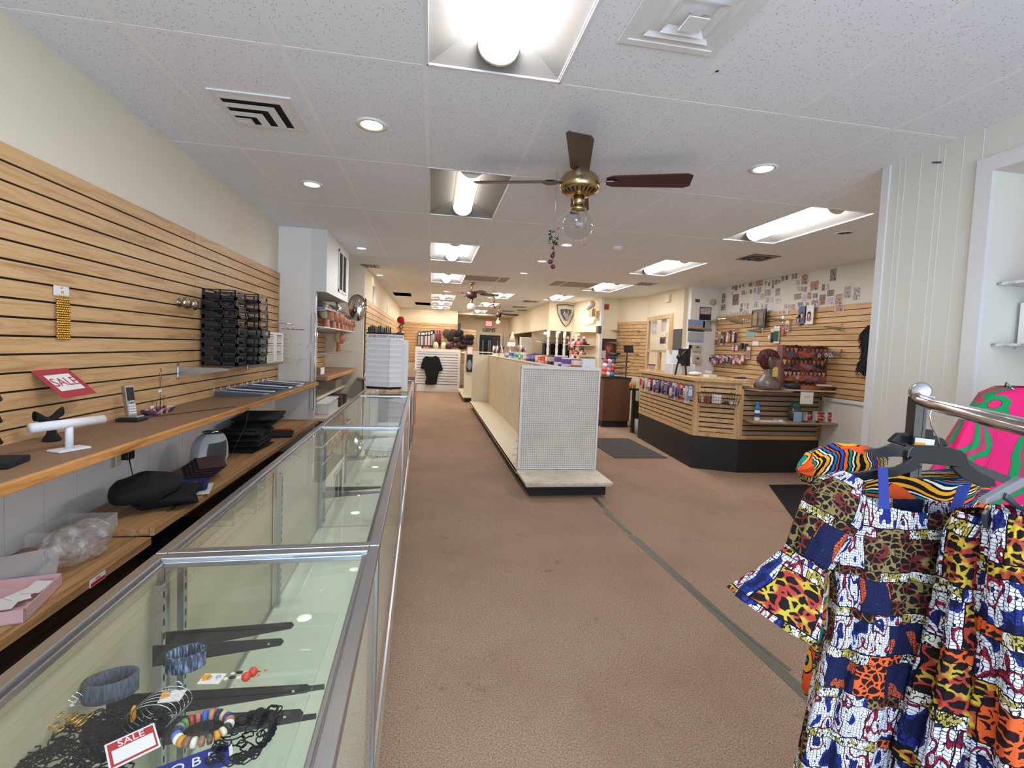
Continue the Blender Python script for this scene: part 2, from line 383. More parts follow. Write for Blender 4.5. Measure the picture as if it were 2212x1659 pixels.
# near right wall, with the shelf recess (window-like casing)
mb = MB()
X = 2.8; ny0, ny1, nz0, nz1 = .6, 2.03, .2, 2.5
for y0, y1, z0, z1 in ((-2.2, ny0, 0, CEIL), (ny1, 2.65, 0, CEIL), (ny0, ny1, 0, nz0), (ny0, ny1, nz1, CEIL)): mb.box(X, X + .1, y0, y1, z0, z1, 'wall_right')
mb.box(X + .1, X + .4, ny1, ny1 + .05, nz0, nz1, 'wall_right').box(X + .1, X + .4, ny0 - .05, ny0, nz0, nz1, 'wall_right').box(X + .4, X + .45, ny0 - .05, ny1 + .05, nz0, nz1, 'wall_right')
mb.box(X + .1, X + .45, ny0 - .05, ny1 + .05, nz1, nz1 + .05, 'wall_right').box(X + .1, X + .45, ny0 - .05, ny1 + .05, nz0 - .05, nz0, 'wall_right')
for k in range(8): mb.box(X - .0015, X, 2.1 + k * .075 + (k % 3) * .02, 2.103 + k * .075 + (k % 3) * .02, 0, CEIL, 'white')
struct(mb, 'wall_right_near')
struct(MB().box(X + .1, 5.3, 2.6, 2.65, 0, CEIL, 'wall_right'), 'wall_right_return')
struct(MB().box(X - .025, X, ny1, ny1 + .075, nz0, nz1 + .075, 'white_paint').box(X - .025, X, ny0, ny1, nz1, nz1 + .075, 'white_paint').box(X - .01, X, 2.61, 2.66, 0, CEIL - .001, 'white_paint'), 'trim_5')
# shop front behind the camera: low wall and window frame, open to daylight
struct(MB().box(-1.8, -1.62, -2.2, -2.1, 0, CEIL, 'wall_white').box(2.7, 2.9, -2.2, -2.1, 0, CEIL, 'wall_white').box(-1.62, 2.7, -2.2, -2.1, 0, .3, 'wall_white').box(-1.62, 2.7, -2.2, -2.1, 2.6, CEIL, 'wall_white'), 'wall_front')
struct(MB().box(.5, .56, -2.19, -2.12, .3, 2.6, 'alu'), 'window_1')
# ---------------------------------------------------------------- slatwall panels
def slats(name, o, ex, L, z0, z1, nrm, mat, label, pitch=.0762, th=.02, group=None, gm='groove', first=None, parent=None, gap=.009, cat='slatwall panel'):
    """boards along ex from point o (x,y), length L, between z0 and z1, facing nrm"""
    o = Vector((o[0], o[1], 0)); ex = Vector((ex[0], ex[1], 0)).normalized(); n = Vector((nrm[0], nrm[1], 0)).normalized()
    mb = MB(); z = z1
    def bd(a, b, t0, t1, m):
        vs = [o + ex * s_ + n * t + Vector((0, 0, zz)) for zz in (a, b) for t in (t0, t1) for s_ in (0, L)]
        fs = [(0, 2, 3, 1), (4, 5, 7, 6), (0, 1, 5, 4), (2, 6, 7, 3), (0, 4, 6, 2), (1, 3, 7, 5)]
        mb.add(vs, fs, m)
    bd(z0, z1, 0, th * .45, gm)
    while z > z0 + .01:
        zz = max(z - (first or pitch) if z == z1 else z - pitch, z0)
        bd(zz + gap, z, th * .45, th, mat)
        z = zz
    return build(mb, name, parent, label if parent is None else None, cat if parent is None else None, group)
slats('slatwall_panel', (-1.7, 3.745), (0, 1), 1.91, 1.005, 2.226, (1, 0), 'slat_oak', 'oak slatwall panel on left wall behind the black letter trays', group='oak slatwall panels on the left wall')
slats('slatwall_panel', (-1.7, 1.3), (0, 1), 2.44, 1.005, 2.226, (1, 0), 'slat_oak', 'oak slatwall panel on left wall behind the red SALE sign', group='oak slatwall panels on the left wall')
slats('slatwall_panel', (-1.7, 5.73), (0, 1), 2.29, 1.03, 2.0, (1, 0), 'slat_oak', 'oak slatwall panel in the niche behind mannequin heads')
slats('slatwall_panel', (-1.1, 8.16), (0, 1), 8.4, 1.0, 2.21, (1, 0), 'slat_oak', 'long oak slatwall along the far left wall behind the white tower display', pitch=.1)
slats('slatwall_panel', (-1.07, 16.6), (1, 0), 1.93, .9, 2.26, (0, -1), 'slat_oak_x', 'oak slatwall on the back wall behind hair packs', pitch=.1)
slats('slatwall_panel', (.92, 16.9), (1, 0), .62, .9, 2.10, (0, -1), 'slat_oak_x', 'lower oak slatwall panel beside the black doorway on the back wall', pitch=.1)
slats('slatwall_panel', (5.15, 4.2), (0, 1), 3.82, 1.03, 2.224, (-1, 0), 'slat_oak', 'oak slatwall on right wall below the pinned photographs')
slats('slatwall_panel', (4.2, 10.45), (.36, -.83), .9, 1.0, 2.2, (-.83, -.36), 'slat_oak', 'oak slatwall with three bare glass shelves behind the wooden window frame')
slats('slatwall_panel', (3.787, 10.62), (-.17, 1.6), 1.2, .95, 2.12, (-1.6, -.17), 'slat_oak', 'oak slatwall under the emergency light with slippers and toys')
struct(MB().box(5.12, 5.15, 2.66, 8.0, .985, 1.03, 'white_paint'), 'trim_6')
struct(MB().box(5.13, 5.15, 2.66, 4.2, 1.03, CEIL, 'wall_right'), 'trim_7')
# ---------------------------------------------------------------- ceiling fittings
def troffer(x0, x1, y0, y1, m, label):
    t = thing('ceiling_light', ((x0 + x1) / 2, (y0 + y1) / 2, CEIL), label, 'ceiling light', 'recessed fluorescent ceiling lights')
    mb = MB(); xc = (x0 + x1) / 2; h = .1; a = .1; e = .14
    t_ = [(x0, y0, CEIL), (x1, y0, CEIL), (x1, y1, CEIL), (x0, y1, CEIL), (xc - a, y0 + e, CEIL + h), (xc + a, y0 + e, CEIL + h), (xc + a, y1 - e, CEIL + h), (xc - a, y1 - e, CEIL + h)]
    mb.add(t_, [(0, 4, 5, 1), (1, 5, 6, 2), (2, 6, 7, 3), (3, 7, 4, 0), (4, 7, 6, 5)], 'reflector')
    for bx in ((x0 - .006, x0 + .008, y0, y1), (x1 - .008, x1 + .006, y0, y1), (x0, x1, y0 - .006, y0 + .008), (x0, x1, y1 - .008, y1 + .006)): mb.box(*bx, CEIL - .004, CEIL + .004, 'white')
    build(mb, 'reflector', t)
    mb = MB(); n = 12
    def fn(u, v):
        q = math.pi * (u * 1.16 - .08); return Vector((xc - .082 * math.cos(q), y0 + .1 + (y1 - y0 - .2) * v, CEIL + .065 - .075 * math.sin(q)))
    mb.grid(fn, n, 6, m)
    build(mb, 'lens', t)
    for yy in (y0 + .085, y1 - .085):
        mb = MB()
        pts = [(xc - .09 * math.cos(math.pi * k / 10), yy, CEIL + .065 - .082 * math.sin(math.pi * k / 10)) for k in range(11)]
        pts += [(xc + .09, yy, CEIL + .09), (xc - .09, yy, CEIL + .09)]
        mb.slab(pts, .015, 'cream_metal')
        build(mb, 'end_cap', t)
tl = ['large fluorescent troffer at the top of the picture nearest the camera', 'dim fluorescent troffer on the left of the near ceiling fan', 'lit troffer third in the middle ceiling row behind the dim one', 'lit troffer fourth in the middle ceiling row',
      'small far troffer fifth in the middle ceiling row', 'small far troffer next to last in the middle ceiling row', 'farthest troffer of the middle row near the back wall',
      'bright troffer nearest the right wall of pinned photographs', 'second bright troffer in the right ceiling row', 'third troffer in the right ceiling row beside a brown panel', 'farthest troffer in the right row above the shell ornament',
      'far troffer behind the hanging apple ornament', 'far troffer right of the second ceiling fan', 'farthest troffer in front of the doorway wall']
for t, l in zip(TR, tl): troffer(*t, l)
def can(x, y, m, label):
    t = thing('downlight', (x, y, CEIL), label, 'downlight', 'round recessed downlights')
    build(MB().lathe([(.062, .002), (.085, 0), (.087, -.006), (.063, -.008), (.058, .0)], (x, y, CEIL), 'white', 28, cap=False), 'trim_ring', t)
    build(MB().lathe([(.060, -.002), (.055, .05), (.05, .055)], (x, y, CEIL), 'cream_metal' if m else 'dark_alu', 24, cap=False), 'baffle', t)
    build(MB().lathe([(.0001, .02), (.035, .022), (.05, .035), (.054, .05), (.0001, .05)], (x, y, CEIL), m or 'dark_alu', 24), 'bulb', t)
cl = ['warm downlight left of the large near troffer', 'cool downlight above the left slatwall', 'cool downlight beside the louvred grille', 'cool downlight far left beyond the dark ceiling vent', 'bright cool downlight right of the near fan',
      'cool downlight just behind the glass globe of the near fan', 'warm downlight behind the hanging grape ornament', 'second warm downlight behind the hanging grape ornament', 'unlit round downlight near the photograph wall']
for c_, l in zip(cans, cl): can(*c_, l)
def diffuser(x, y, w, label, dark=False, four=True, rz=0, d=None):
    d = d or w
    t = thing('ceiling_vent', (x, y, CEIL), label, 'vent', 'square ceiling vents')
    vm = 'dark_alu' if dark else 'white'
    build(MB().box(x - w / 2, x + w / 2, y - d / 2, y + d / 2, CEIL - .004, CEIL - .002, 'dark_hole' if dark or not four else 'white'), 'backing', t)
    mb = MB()
    n = 4
    for k in range(n):
        a = 1 - k / n; b_ = a - .13
        z = CEIL - .006 - .010 * k * (1 if four else .4)
        ws = [(-a, -a), (a, -a), (a, a), (-a, a)]; wi = [(-b_, -b_), (b_, -b_), (b_, b_), (-b_, b_)]
        if not four:    # three-way: louvres open on two sides only
            ox, oy = -1 + 0, 1
            ws = [(-1 + (u + 1) * a * 1 if 0 else -1 + (u + 1) * a, 1 - (1 - v_) * a) for u, v_ in ((-1, -1), (1, -1), (1, 1), (-1, 1))]
            wi = [(-1 + (u + 1) * b_, 1 - (1 - v_) * b_) for u, v_ in ((-1, -1), (1, -1), (1, 1), (-1, 1))]
        vo = [(x + u * w / 2, y + v_ * d / 2, z) for u, v_ in ws]; vi = [(x + u * w / 2, y + v_ * d / 2, z + .018) for u, v_ in wi]
        if four: mb.add(vo + vi, [(0, 1, 5, 4), (1, 2, 6, 5), (2, 3, 7, 6), (3, 0, 4, 7)], vm)
        else: mb.add([(p[0], p[1], z) for p in vo] + [(p[0], p[1], z - .004) for p in vi], [(0, 1, 5, 4), (1, 2, 6, 5)], vm)
    if four: mb.box(x - w * .11, x + w * .11, y - d * .11, y + d * .11, CEIL - .045, CEIL - .042, vm)
    else: mb.box(x - w / 2, x - w / 2 + w * .25, y + d * .25, y + d / 2, CEIL - .014, CEIL - .011, vm)
    build(mb, 'louvres', t)
    mb = MB(); e = .03
    for bx in ((x - w / 2 - e, x - w / 2, y - d / 2 - e, y + d / 2 + e), (x + w / 2, x + w / 2 + e, y - d / 2 - e, y + d / 2 + e), (x - w / 2, x + w / 2, y - d / 2 - e, y - d / 2), (x - w / 2, x + w / 2, y + d / 2, y + d / 2 + e)): mb.box(*bx, CEIL - .008, CEIL - .001, vm)
    build(mb, 'rim', t)
diffuser(.90, 1.66, .36, 'white stepped square air diffuser right of the nearest troffer')
diffuser(-.955, 2.87, .34, 'white vent with corner louvres above the left slatwall', four=False)
diffuser(3.93, 5.35, .3, 'black louvred vent right of the second right-hand troffer', dark=True, four=False)
diffuser(-1.02, 8.05, .22, 'black louvred vent beside the boxed duct', dark=True, four=False)
diffuser(3.72, 8.0, .25, 'black louvred vent near the fire alarm wall', dark=True, four=False)
for (px, py), l in zip(((1147, 651), (1122, 663), (1131, 670), (1097, 672)), ('dark slot vent right of the row of far lights', 'dark slot vent above the far soffit', 'small dark slot vent touching the far soffit', 'farthest dark slot vent near the third fan')):
    p = ZX(px, py); diffuser(p.x, p.y, .34, l, dark=True, four=False, d=.3)
p = ZX(1333, 533)
build(MB().lathe([(.06, 0), (.062, -.02), (.05, -.035), (.0001, -.04)], (p.x, p.y, CEIL), 'white'), 'smoke_detector', label='small round white smoke detector on the ceiling right of the fan', cat='smoke detector')
NUM = ['first', 'second', 'third', 'fourth', 'fifth', 'sixth', 'seventh', 'eighth', 'ninth', 'tenth', 'eleventh', 'twelfth', 'thirteenth', 'fourteenth']
# ================================================================ LEFT SIDE
YE = 5.655
def plank(name, x0, x1, y0, y1, z0, z1, label, front='worktop_front', top='masonite', cat='shelf'):
    t = thing(name, ((x0 + x1) / 2, (y0 + y1) / 2, z0), label, cat)
    build(MB().box(x0, x1 - .022, y0, y1, z0, z1, top), 'board', t)
    build(MB().box(x1 - .021, x1, y0, y1, z0 - .004, z1 + .001, front), 'edging', t, bevel=.003)
    return t
plank('worktop', -1.678, -1.25, -.4, YE, .999, 1.03, 'long brown topped worktop with orange wood edge along the left wall', cat='counter')
plank('lower_shelf', -1.668, -1.245, 2.40, YE, .565, .597, 'plank shelf under the worktop carrying black display trays and a heater', 'plank', 'plank')
plank('lower_shelf', -1.668, -1.25, -.4, 2.39, .53, .562, 'nearer plank shelf under the worktop carrying a pink box and a plastic bag', 'plank', 'plank')
plank('bottom_shelf', -1.668, -1.24, .2, YE, .20, .23, 'dark bottom plank shelf below the black trays', 'dark_floor_wood', 'dark_floor_wood')
struct(MB().box(-1.22, -.72, -.5, 7.5, 0, .012, 'dark_floor_wood'), 'trim_8')
# ---------------------------------------------------------------- glass showcases, a row slightly out of square
def fx(y): return -.093 - .0215 * y
def showcase(y0, y1, label, deck='deck', body='laminate_olive', inner=True, near=False, doors=True):
    w, h = .53, .965; L = y1 - y0
    T = Matrix.Translation((fx(y0), y0, 0)) @ Matrix.Rotation(.0215, 4, 'Z')     # local: x from -w to 0, y from 0 to L
    t = thing('display_case', tuple(T @ Vector((-w / 2, L / 2, 0))), label, 'showcase', 'glass display cases in a row')
    b = lambda mb, n, **k: build(mb.xf(T), n, t, **k)
    b(MB().box(-w + .02, -.03, .02, L - .02, 0, .10, 'black_kick'), 'plinth')
    b(MB().box(-w + .005, -.005, .005, L - .005, .10, .30, body), 'base')
    b(MB().box(-w + .012, -.012, .012, L - .012, .30, .315, deck), 'deck')
    fr = MB(); e = .026; q = .022
    for a in ((-w, -w + e, 0, L), (-e, 0, 0, L), (-w + e, -e, 0, e), (-w + e, -e, L - e, L)):
        fr.box(*a, h - .024, h, 'alu')
        s_ = .007                      # the stepped inner lip of the extrusion
    fr.box(-w + e, -w + e + .012, e, L - e, h - .02, h - .006, 'alu').box(-e - .012, -e, e, L - e, h - .02, h - .006, 'alu')
    fr.box(-w + e + .012, -e - .012, e, e + .012, h - .02, h - .006, 'alu').box(-w + e + .012, -e - .012, L - e - .012, L - e, h - .02, h - .006, 'alu')
    b(fr, 'top_frame', bevel=.002)
    for x in (-w, -q):
        for y in (0, L - q): b(MB().box(x, x + q, y, y + q, .30, h - .024, 'alu'), 'corner_post')
    b(MB().box(-w, -w + q, 0, L, .30, .325, 'alu').box(-q, 0, 0, L, .30, .325, 'alu'), 'bottom_rail')
    b(MB().box(-w + e, -e, e, L - e, h - .012, h - .006, 'glass'), 'top_glass')
    b(MB().box(-.010, -.004, q, L - q, .325, h - .024, 'glass'), 'front_glass')
    for y in (.008, L - .014): b(MB().box(-w + q, -q, y, y + .005, .325, h - .024, 'glass'), 'end_glass')
    if doors:
        dr = L / 2
        b(MB().box(-w + .004, -w + .009, q, dr + .02, .325, h - .03, body), 'sliding_door')
        b(MB().box(-w + .012, -w + .017, dr - .02, L - q, .325, h - .03, body), 'sliding_door')
    if inner:
        for yy in (.04, L / 2 - .02, L - .06):
            sd = MB().box(-w + .03, -w + .045, yy, yy + .022, .33, h - .05, 'alu')
            for k in range(16): sd.box(-w + .045, -w + .0455, yy + .008, yy + .014, .37 + k * .034, .386 + k * .034, 'dark_hole')
            b(sd, 'standard')
        for z in (.56,):
            b(MB().box(-w + .06, -.13, .05, L - .05, z, z + .006, 'glass'), 'glass_shelf')
            for yy in (.05, L / 2 - .01, L - .05):
                b(MB().slab([(-w + .045, yy, z - .004), (-.14, yy, z - .004), (-.14, yy, z - .016), (-w + .045, yy, z - .045)], .004, 'black_plastic'), 'bracket')
    return t, T
c1, T1 = showcase(-.565, 1.265, 'nearest glass showcase holding bangles, earrings and a SALE card', near=True)
c2, T2 = showcase(1.270, 3.128, 'second glass showcase from the camera, empty, between two aluminium bars', )
c3, T3 = showcase(3.133, 5.0, 'third glass showcase in front of the white tower display')
c4, T4 = showcase(5.005, 7.3, 'fourth showcase with a pale inside under the white tower display', 'white', 'cream_metal', inner=False)
# nearest case: shelf panes with their knife brackets
for i, (y0, y1) in enumerate(((-.5, .955), (.955, 1.18), (1.18, 1.24))):
    build(MB().box(-.56, -.215, y0 + .002, y1 - .002, .80, .806, 'glass'), 'glass_shelf', c1)
for (xa, ya, xb, yb) in ((-.60, 1.203, -.317, 1.217), (-.60, 1.150, -.322, 1.150), (-.60, .995, -.223, .985), (-.60, .93, -.22, .917), (-.6, .70, -.2, .7), (-.6, .64, -.2, .64)):
    p, q = Vector((xa, ya, 0)), Vector((xb, yb, 0))
    build(MB().slab([(xa, ya, .796), (xb - .006, yb, .796), (xb, yb, .788), (xb - .006, yb, .780), (xa, ya, .748)], .004, 'black_plastic').box(xb - .05, xb - .02, yb - .008, yb + .014, .796, .8, 'clear').box(xb - .035, xb - .030, yb - .001, yb + .003, .784, .789, 'chrome'), 'bracket', c1)
# maker's label strip on the back frame
lb = MB(); p = at(308, 1262, Z=.95)
lb.obox((-.633, 1.07, .9), (.002, .085, .022), 'paper')
lb.text('Jahabow', .018, frame((-.6315, 1.07, .9), (0, -1, 0), (0, 0, 1), (1, 0, 0)), 'red', .0003, shear=.2)
build(lb, 'maker_label', c1)
# ---------------------------------------------------------------- things in the nearest case
def cloth_band(name, c, rx, ry, h, rot, mat, label, cat, th=.006):
    mb = MB(); n = 40; c = Vector(c)
    def ring(u, v):
        a = 2 * math.pi * u; k = [(1, 0), (1, 1), (1 - th / rx, 1), (1 - th / rx, 0)]; i = v * 3; i0 = min(int(i), 2); t = i - i0
        s_ = k[i0][0] * (1 - t) + k[i0 + 1][0] * t; zz = (k[i0][1] * (1 - t) + k[i0 + 1][1] * t) * h
        w = 1 + .01 * math.sin(40 * a)
        x, y = rx * s_ * math.cos(a) * w, ry * s_ * math.sin(a) * w
        return c + Vector((x * math.cos(rot) - y * math.sin(rot), x * math.sin(rot) + y * math.cos(rot), zz))
    mb.grid(ring, 80, 3, mat)
    return build(mb, name, label=label, cat=cat)
g = G('denim_glitter'); n = g.noise(g.mp((1, 1, .15)), 260, 2)
MATS['denim_glitter'] = g.set(g.ramp(n, [(.4, hx('1c2532')), (.52, hx('3c4a60')), (.66, hx('8fa0ba'))]), .6)
g = G('denim_reflected'); n = g.noise(g.mp((1, 1, .2)), 300, 2)
MATS['denim_reflected'] = g.set(g.ramp(n, [(.35, hx('353b44')), (.65, hx('565f6c'))]), .8)
cloth_band('bangle', (-.487, 1.055, .8065), .036, .026, .034, .25, 'denim_glitter', 'dark glittery blue cuff bangle standing on the glass shelf', 'bangle')
cloth_band('bangle', (-.585, .985, .8065), .043, .028, .036, .35, 'denim_reflected', 'dull grey cuff modelled as the reflection of the glittery bangle on the glass shelf', 'bangle')  # dull second cuff: reflection of the first one, built as a solid copy
def jc(px, py, w, d, rz, name, label, cat, extra=None, z=.807, m='paper'):
    p = at(px, py, Z=z); mb = MB().obox((p.x, p.y, p.z + .0008), (w, d, .0012), m, rz)
    if extra: extra(mb, p)
    return build(mb, name, label=label, cat=cat), p
P('orange_tag', 'f2a32c', .6); P('bead_red', 'd8402c', .35); P('ivory', 'e8dcc0', .4)
def ex1(mb, p):
    mb.obox((p.x - .012, p.y + .004, p.z + .002), (.014, .018, .001), 'orange_tag', .3)
    for k in (-.004, .012): mb.tube([(p.x + k + .004 * math.cos(a), p.y + .004 * math.sin(a), p.z + .004) for a in [i * .7 for i in range(9)]], .0008, 'chrome', 5)
jc(458, 1467, .042, .030, -.1, 'earring_card', 'white earring card with an orange sticker beside the red bead earrings', 'earrings', ex1)
def ex2(mb, p):
    mb.obox((p.x - .016, p.y + .004, p.z + .002), (.010, .020, .001), 'orange_tag', .2)
    mb.tube([(p.x + .002 + .013 * math.cos(a), p.y + .008, p.z + .012 + .013 * math.sin(a)) for a in [i * .5 for i in range(11)]], .0011, 'chrome', 6)
jc(372, 1505, .038, .030, .05, 'earring_card', 'white earring card with a silver hoop just below the glittery bangle', 'earrings', ex2)
for i, (px, py) in enumerate(((532, 1462), (547, 1451))):
    p = at(px, py, Z=.815)
    mb = MB().ball(p, .009, 'bead_red', 16, 10).tube([p + Vector((.009, 0, 0)), p + Vector((.018, -.002, 0)), p + Vector((.024, .004, 0))], .0012, 'gold', 6)
    mb.ball(p + Vector((-.014, -.001, 0)), (.006, .003, .003), 'ivory', 8, 6).ball(p + Vector((-.026, .001, 0)), (.007, .0035, .003), 'black_plastic', 8, 6).ball(p + Vector((-.038, -.002, 0)), (.005, .003, .003), 'ivory', 8, 6)
    build(mb, 'bead_earring', label=('drop earring with a red bead, the nearer of the pair on the glass shelf', 'drop earring with a red bead, the farther of the pair on the glass shelf')[i], cat='earring')
# colourful beaded bracelet
rb = thing('beaded_bracelet', tuple(at(440, 1572, Z=.807)), 'chunky multicoloured bead bracelet beside the SALE card in the nearest showcase', 'bracelet')
pb = at(440, 1572, Z=.817); cols = ['e7e4dd', 'b57a58', '223a8e', 'd9bf86', '1f2a50', 'c98a6a', '3f5fc0', 'c46a60', 'b0443f', '5a9a4a', '7d8d8f', '3a3a44', '4b74c8', 'f0ece4', 'e0932c', '8a6a58', 'eadfcb', 'a66f57', '6a5744', 'e59a2c', 'e8dcb8', '332f2e']
for k, cc in enumerate(cols):
    a = 2 * math.pi * k / len(cols); a2 = 2 * math.pi * (k + .82) / len(cols); rr = .040
    mm = P('bead_' + cc, cc, .35)
    build(MB().tube([(pb.x + rr * math.cos(a + (a2 - a) * t), pb.y + rr * math.sin(a + (a2 - a) * t) * .78, pb.z) for t in (0, .15, .5, .85, 1)], [.004, .0082, .0088, .0082, .004], mm, 10), 'bead', rb)
# wire bangles
wb = MB()
for k in range(6):
    c = at(325 + k * 3, 1548, Z=.832)
    wb.tube([c + Vector((.036 * math.cos(a), .012 + .009 * k - .02 + .006 * math.cos(a), .027 * math.sin(a))) for a in [i * 2 * math.pi / 28 for i in range(29)]], .0007, 'chrome', 5)
wb.obox(at(288, 1542, Z=.83), (.004, .012, .022), 'orange_tag', .2).obox(at(358, 1503, Z=.855), (.012, .01, .002), 'orange_tag', .2)
build(wb, 'wire_bangle_set', label='bundle of thin silver wire bangles with orange price stickers', cat='bangles')
# SALE cards
def sale_card(p, w, d, rz, tilt, name, label, band, blank=True, ts=.03):
    t = thing(name, tuple(p), label, 'sign')
    T = Matrix.Translation(p) @ Matrix.Rotation(rz, 4, 'Z') @ Matrix.Rotation(tilt, 4, 'X')
    mb = MB().box(-w / 2, w / 2, -d / 2, d / 2, 0, .0012, 'white').box(-w * .46, w * .46, -d * .44, d * .44, .0012, .0015, 'red')
    mb.box(-w * .40, w * .42, -d * .36, d * .14, .0015, .0018, 'paper')
    build(mb.xf(T), 'card', t)
    build(MB().text('SALE', ts, T @ Matrix.Translation((0, d * .29, .0018)), 'white', .0003), 'lettering', t)
    return t
P('dull_red', '8e2230', .6)
sale_card(at(287, 1612, Z=.822), .066, .050, .62 + .05, .25, 'sale_card', 'small SALE price card with red border standing in the nearest showcase', None, ts=.017)
sale_card(at(25, 1625, Z=.80), .07, .052, .75, .35, 'sale_card', 'SALE card at the bottom left corner inside the showcase', None, ts=.018)
# black lace, seen as an open net of thick yarn
def lace(px, py, w, d, label, seed, n=26):
    r_ = random.Random(seed); p = at(px, py, Z=.808); mb = MB()
    for k in range(n):
        c = p + Vector((r_.uniform(-w, w) / 2, r_.uniform(-d, d) / 2, r_.uniform(0, .006))); s_ = r_.uniform(.006, .014)
        mb.tube([c + Vector((s_ * math.cos(a), s_ * .8 * math.sin(a), .002 * math.sin(3 * a + k))) for a in [i * 2 * math.pi / 12 for i in range(13)]], .0013, 'black_cloth', 5)
    for k in range(14):
        a0 = -1.3 + k * .2
        c = p + Vector((w * .5 * math.cos(a0), d * .5 * math.sin(a0), .003))
        mb.ball(c, (.008, .007, .004), 'black_cloth', 8, 6)
    return build(mb, 'lace_collar', label=label, cat='lace')
lace(520, 1590, .10, .11, 'black crochet lace at the lower right of the bead bracelet', 3, 40)
lace(240, 1585, .16, .10, 'black crochet lace heaped left of the SALE card', 5, 110)
lace(170, 1640, .17, .08, 'black crochet lace at the lower left of the nearest showcase', 9, 110)
mb = MB(); p = at(150, 1560, Z=.815)
for k in range(16):
    c = p + Vector((R0.uniform(-.04, .04), R0.uniform(-.02, .02), R0.uniform(0, .01)))
    mb.tube([c + Vector((.008 * math.cos(a), .006 * math.sin(a), .003 * math.cos(a))) for a in [i * .8 for i in range(9)]], .0015, 'gold', 5)
build(mb, 'gold_chain', label='tangle of gold chain earrings lying on black lace', cat='jewellery')
P('blue_felt', '1d2f86', .9)
p = at(425, 1648, Z=.807); T = Matrix.Translation(p) @ Matrix.Rotation(.42, 4, 'Z')
t = thing('name_band', tuple(p), 'blue band with white letters at the bottom of the nearest showcase', 'band')
build(MB().box(-.08, .045, -.03, .018, 0, .003, 'blue_felt').box(.045, .05, -.03, .018, 0, .0035, 'white').xf(T), 'band', t)
build(MB().text('O B E', .026, T @ Matrix.Translation((-.005, -.002, .0035)), 'white', .0004), 'lettering', t)
mb = MB(); p = at(110, 1535, Z=.82)
for k in range(3):
    mb.tube([p + Vector((.035 * math.cos(a), .01 * k + .006 * math.cos(a), .02 * math.sin(a))) for a in [i * .3 for i in range(12)]], .001, 'chrome', 5)
mb.obox(p + Vector((0, .01, 0)), (.06, .02, .002), 'paper', .3)
build(mb, 'hoop_card', label='white card with silver hoops left of the wire bangles', cat='earrings')
p = at(135, 1478, Z=.55)
build(MB().obox((-.50, .93, .3175), (.055, .30, .004), 'ivory', .02), 'pale_strip', label='pale yellow strip lying on the floor of the nearest showcase', cat='strip')
# ---------------------------------------------------------------- on the left slatwall
def on_wall(px, py): return at(px, py, X=-1.68)
# gold bracelets on a card
p = on_wall(130, 640)
t = thing('bracelet_card', (-1.675, p.y, 1.455), 'gold chain bracelets hanging from a white card on the oak slatwall', 'jewellery')
mb = MB().box(-1.676, -1.674, p.y - .045, p.y + .045, 1.655, 1.70, 'white').box(-1.6738, -1.6735, p.y - .004, p.y + .012, 1.665, 1.68, 'orange_tag').box(-1.6738, -1.673, p.y - .006, p.y + .006, 1.69, 1.693, 'black_plastic')
build(mb, 'card', t)
for k in range(6):
    mb = MB()
    for j in range(18):
        mb.ball((-1.668, p.y - .033 + .0135 * k + (.002 if j % 2 else -.002), 1.64 - j * .0105), (.005, .0062, .0062), 'gold', 8, 6)
    mb.tube([(-1.67, p.y - .033 + .0135 * k, 1.648), (-1.67, p.y - .033 + .0135 * k, 1.662)], .001, 'gold', 5)
    build(mb, 'chain', t)
# SALE sign
pc = [at(97, 803, X=-1.674), at(176, 803, X=-1.655), at(208, 849, X=-1.56), at(137, 861, X=-1.56)]
t = thing('sale_sign', tuple(pc[3]), 'red card with SALE on a white panel leaning out from the oak slatwall', 'sign')
P('sale_rose', 'a8343e', .6)
o3 = pc[3]; ex = (pc[2] - pc[3]).normalized(); wy = (pc[2] - pc[3]).length; up = (pc[0] - pc[3]); hh = up.length; up = up.normalized(); nz = ex.cross(up).normalized()
up = nz.cross(ex)
M_ = frame(o3, ex, up, nz)
build(MB().box(0, wy, 0, hh, 0, .002, 'sale_rose').box(wy * .15, wy * .85, hh * .22, hh * .78, .002, .0026, 'white').xf(M_), 'card', t)
build(MB().text('SALE', hh * .40, M_ @ Matrix.Translation((wy * .5, hh * .5, .003)), 'sale_rose', .0004), 'lettering', t)
# two nickel knobs
for i, (px, py) in enumerate(((386, 655), (405, 660))):
    p = on_wall(px, py)
    build(MB().lathe([(.0001, 0), (.030, .0), (.030, .004), (.014, .008), (.011, .02), (.02, .03), (.036, .036), (.040, .043), (.038, .052), (.028, .062), (.015, .068), (.0001, .069)], (-1.68, p.y, 1.715), 'nickel', 28, (1, 0, 0)), 'finial_knob', label=('round nickel knob mounted on the slatwall, left one of the two', 'round nickel knob on the slatwall nearer the black trays')[i], cat='knob')
# glass shelf on knife brackets
t = thing('wall_shelf', (-1.54, 4.9, 1.24), 'glass wall shelf on metal brackets under the black trays and white drawers', 'shelf')
build(MB().box(-1.675, -1.36, 3.52, 5.6, 1.283, 1.290, 'glass'), 'shelf_glass', t)
for y in (3.50, 4.72): build(MB().slab([(-1.675, y, 1.285), (-1.36, y, 1.285), (-1.36, y, 1.272), (-1.675, y, 1.215)], .004, 'alu').box(-1.678, -1.672, y - .006, y + .012, 1.20, 1.31, 'chrome'), 'bracket', t)
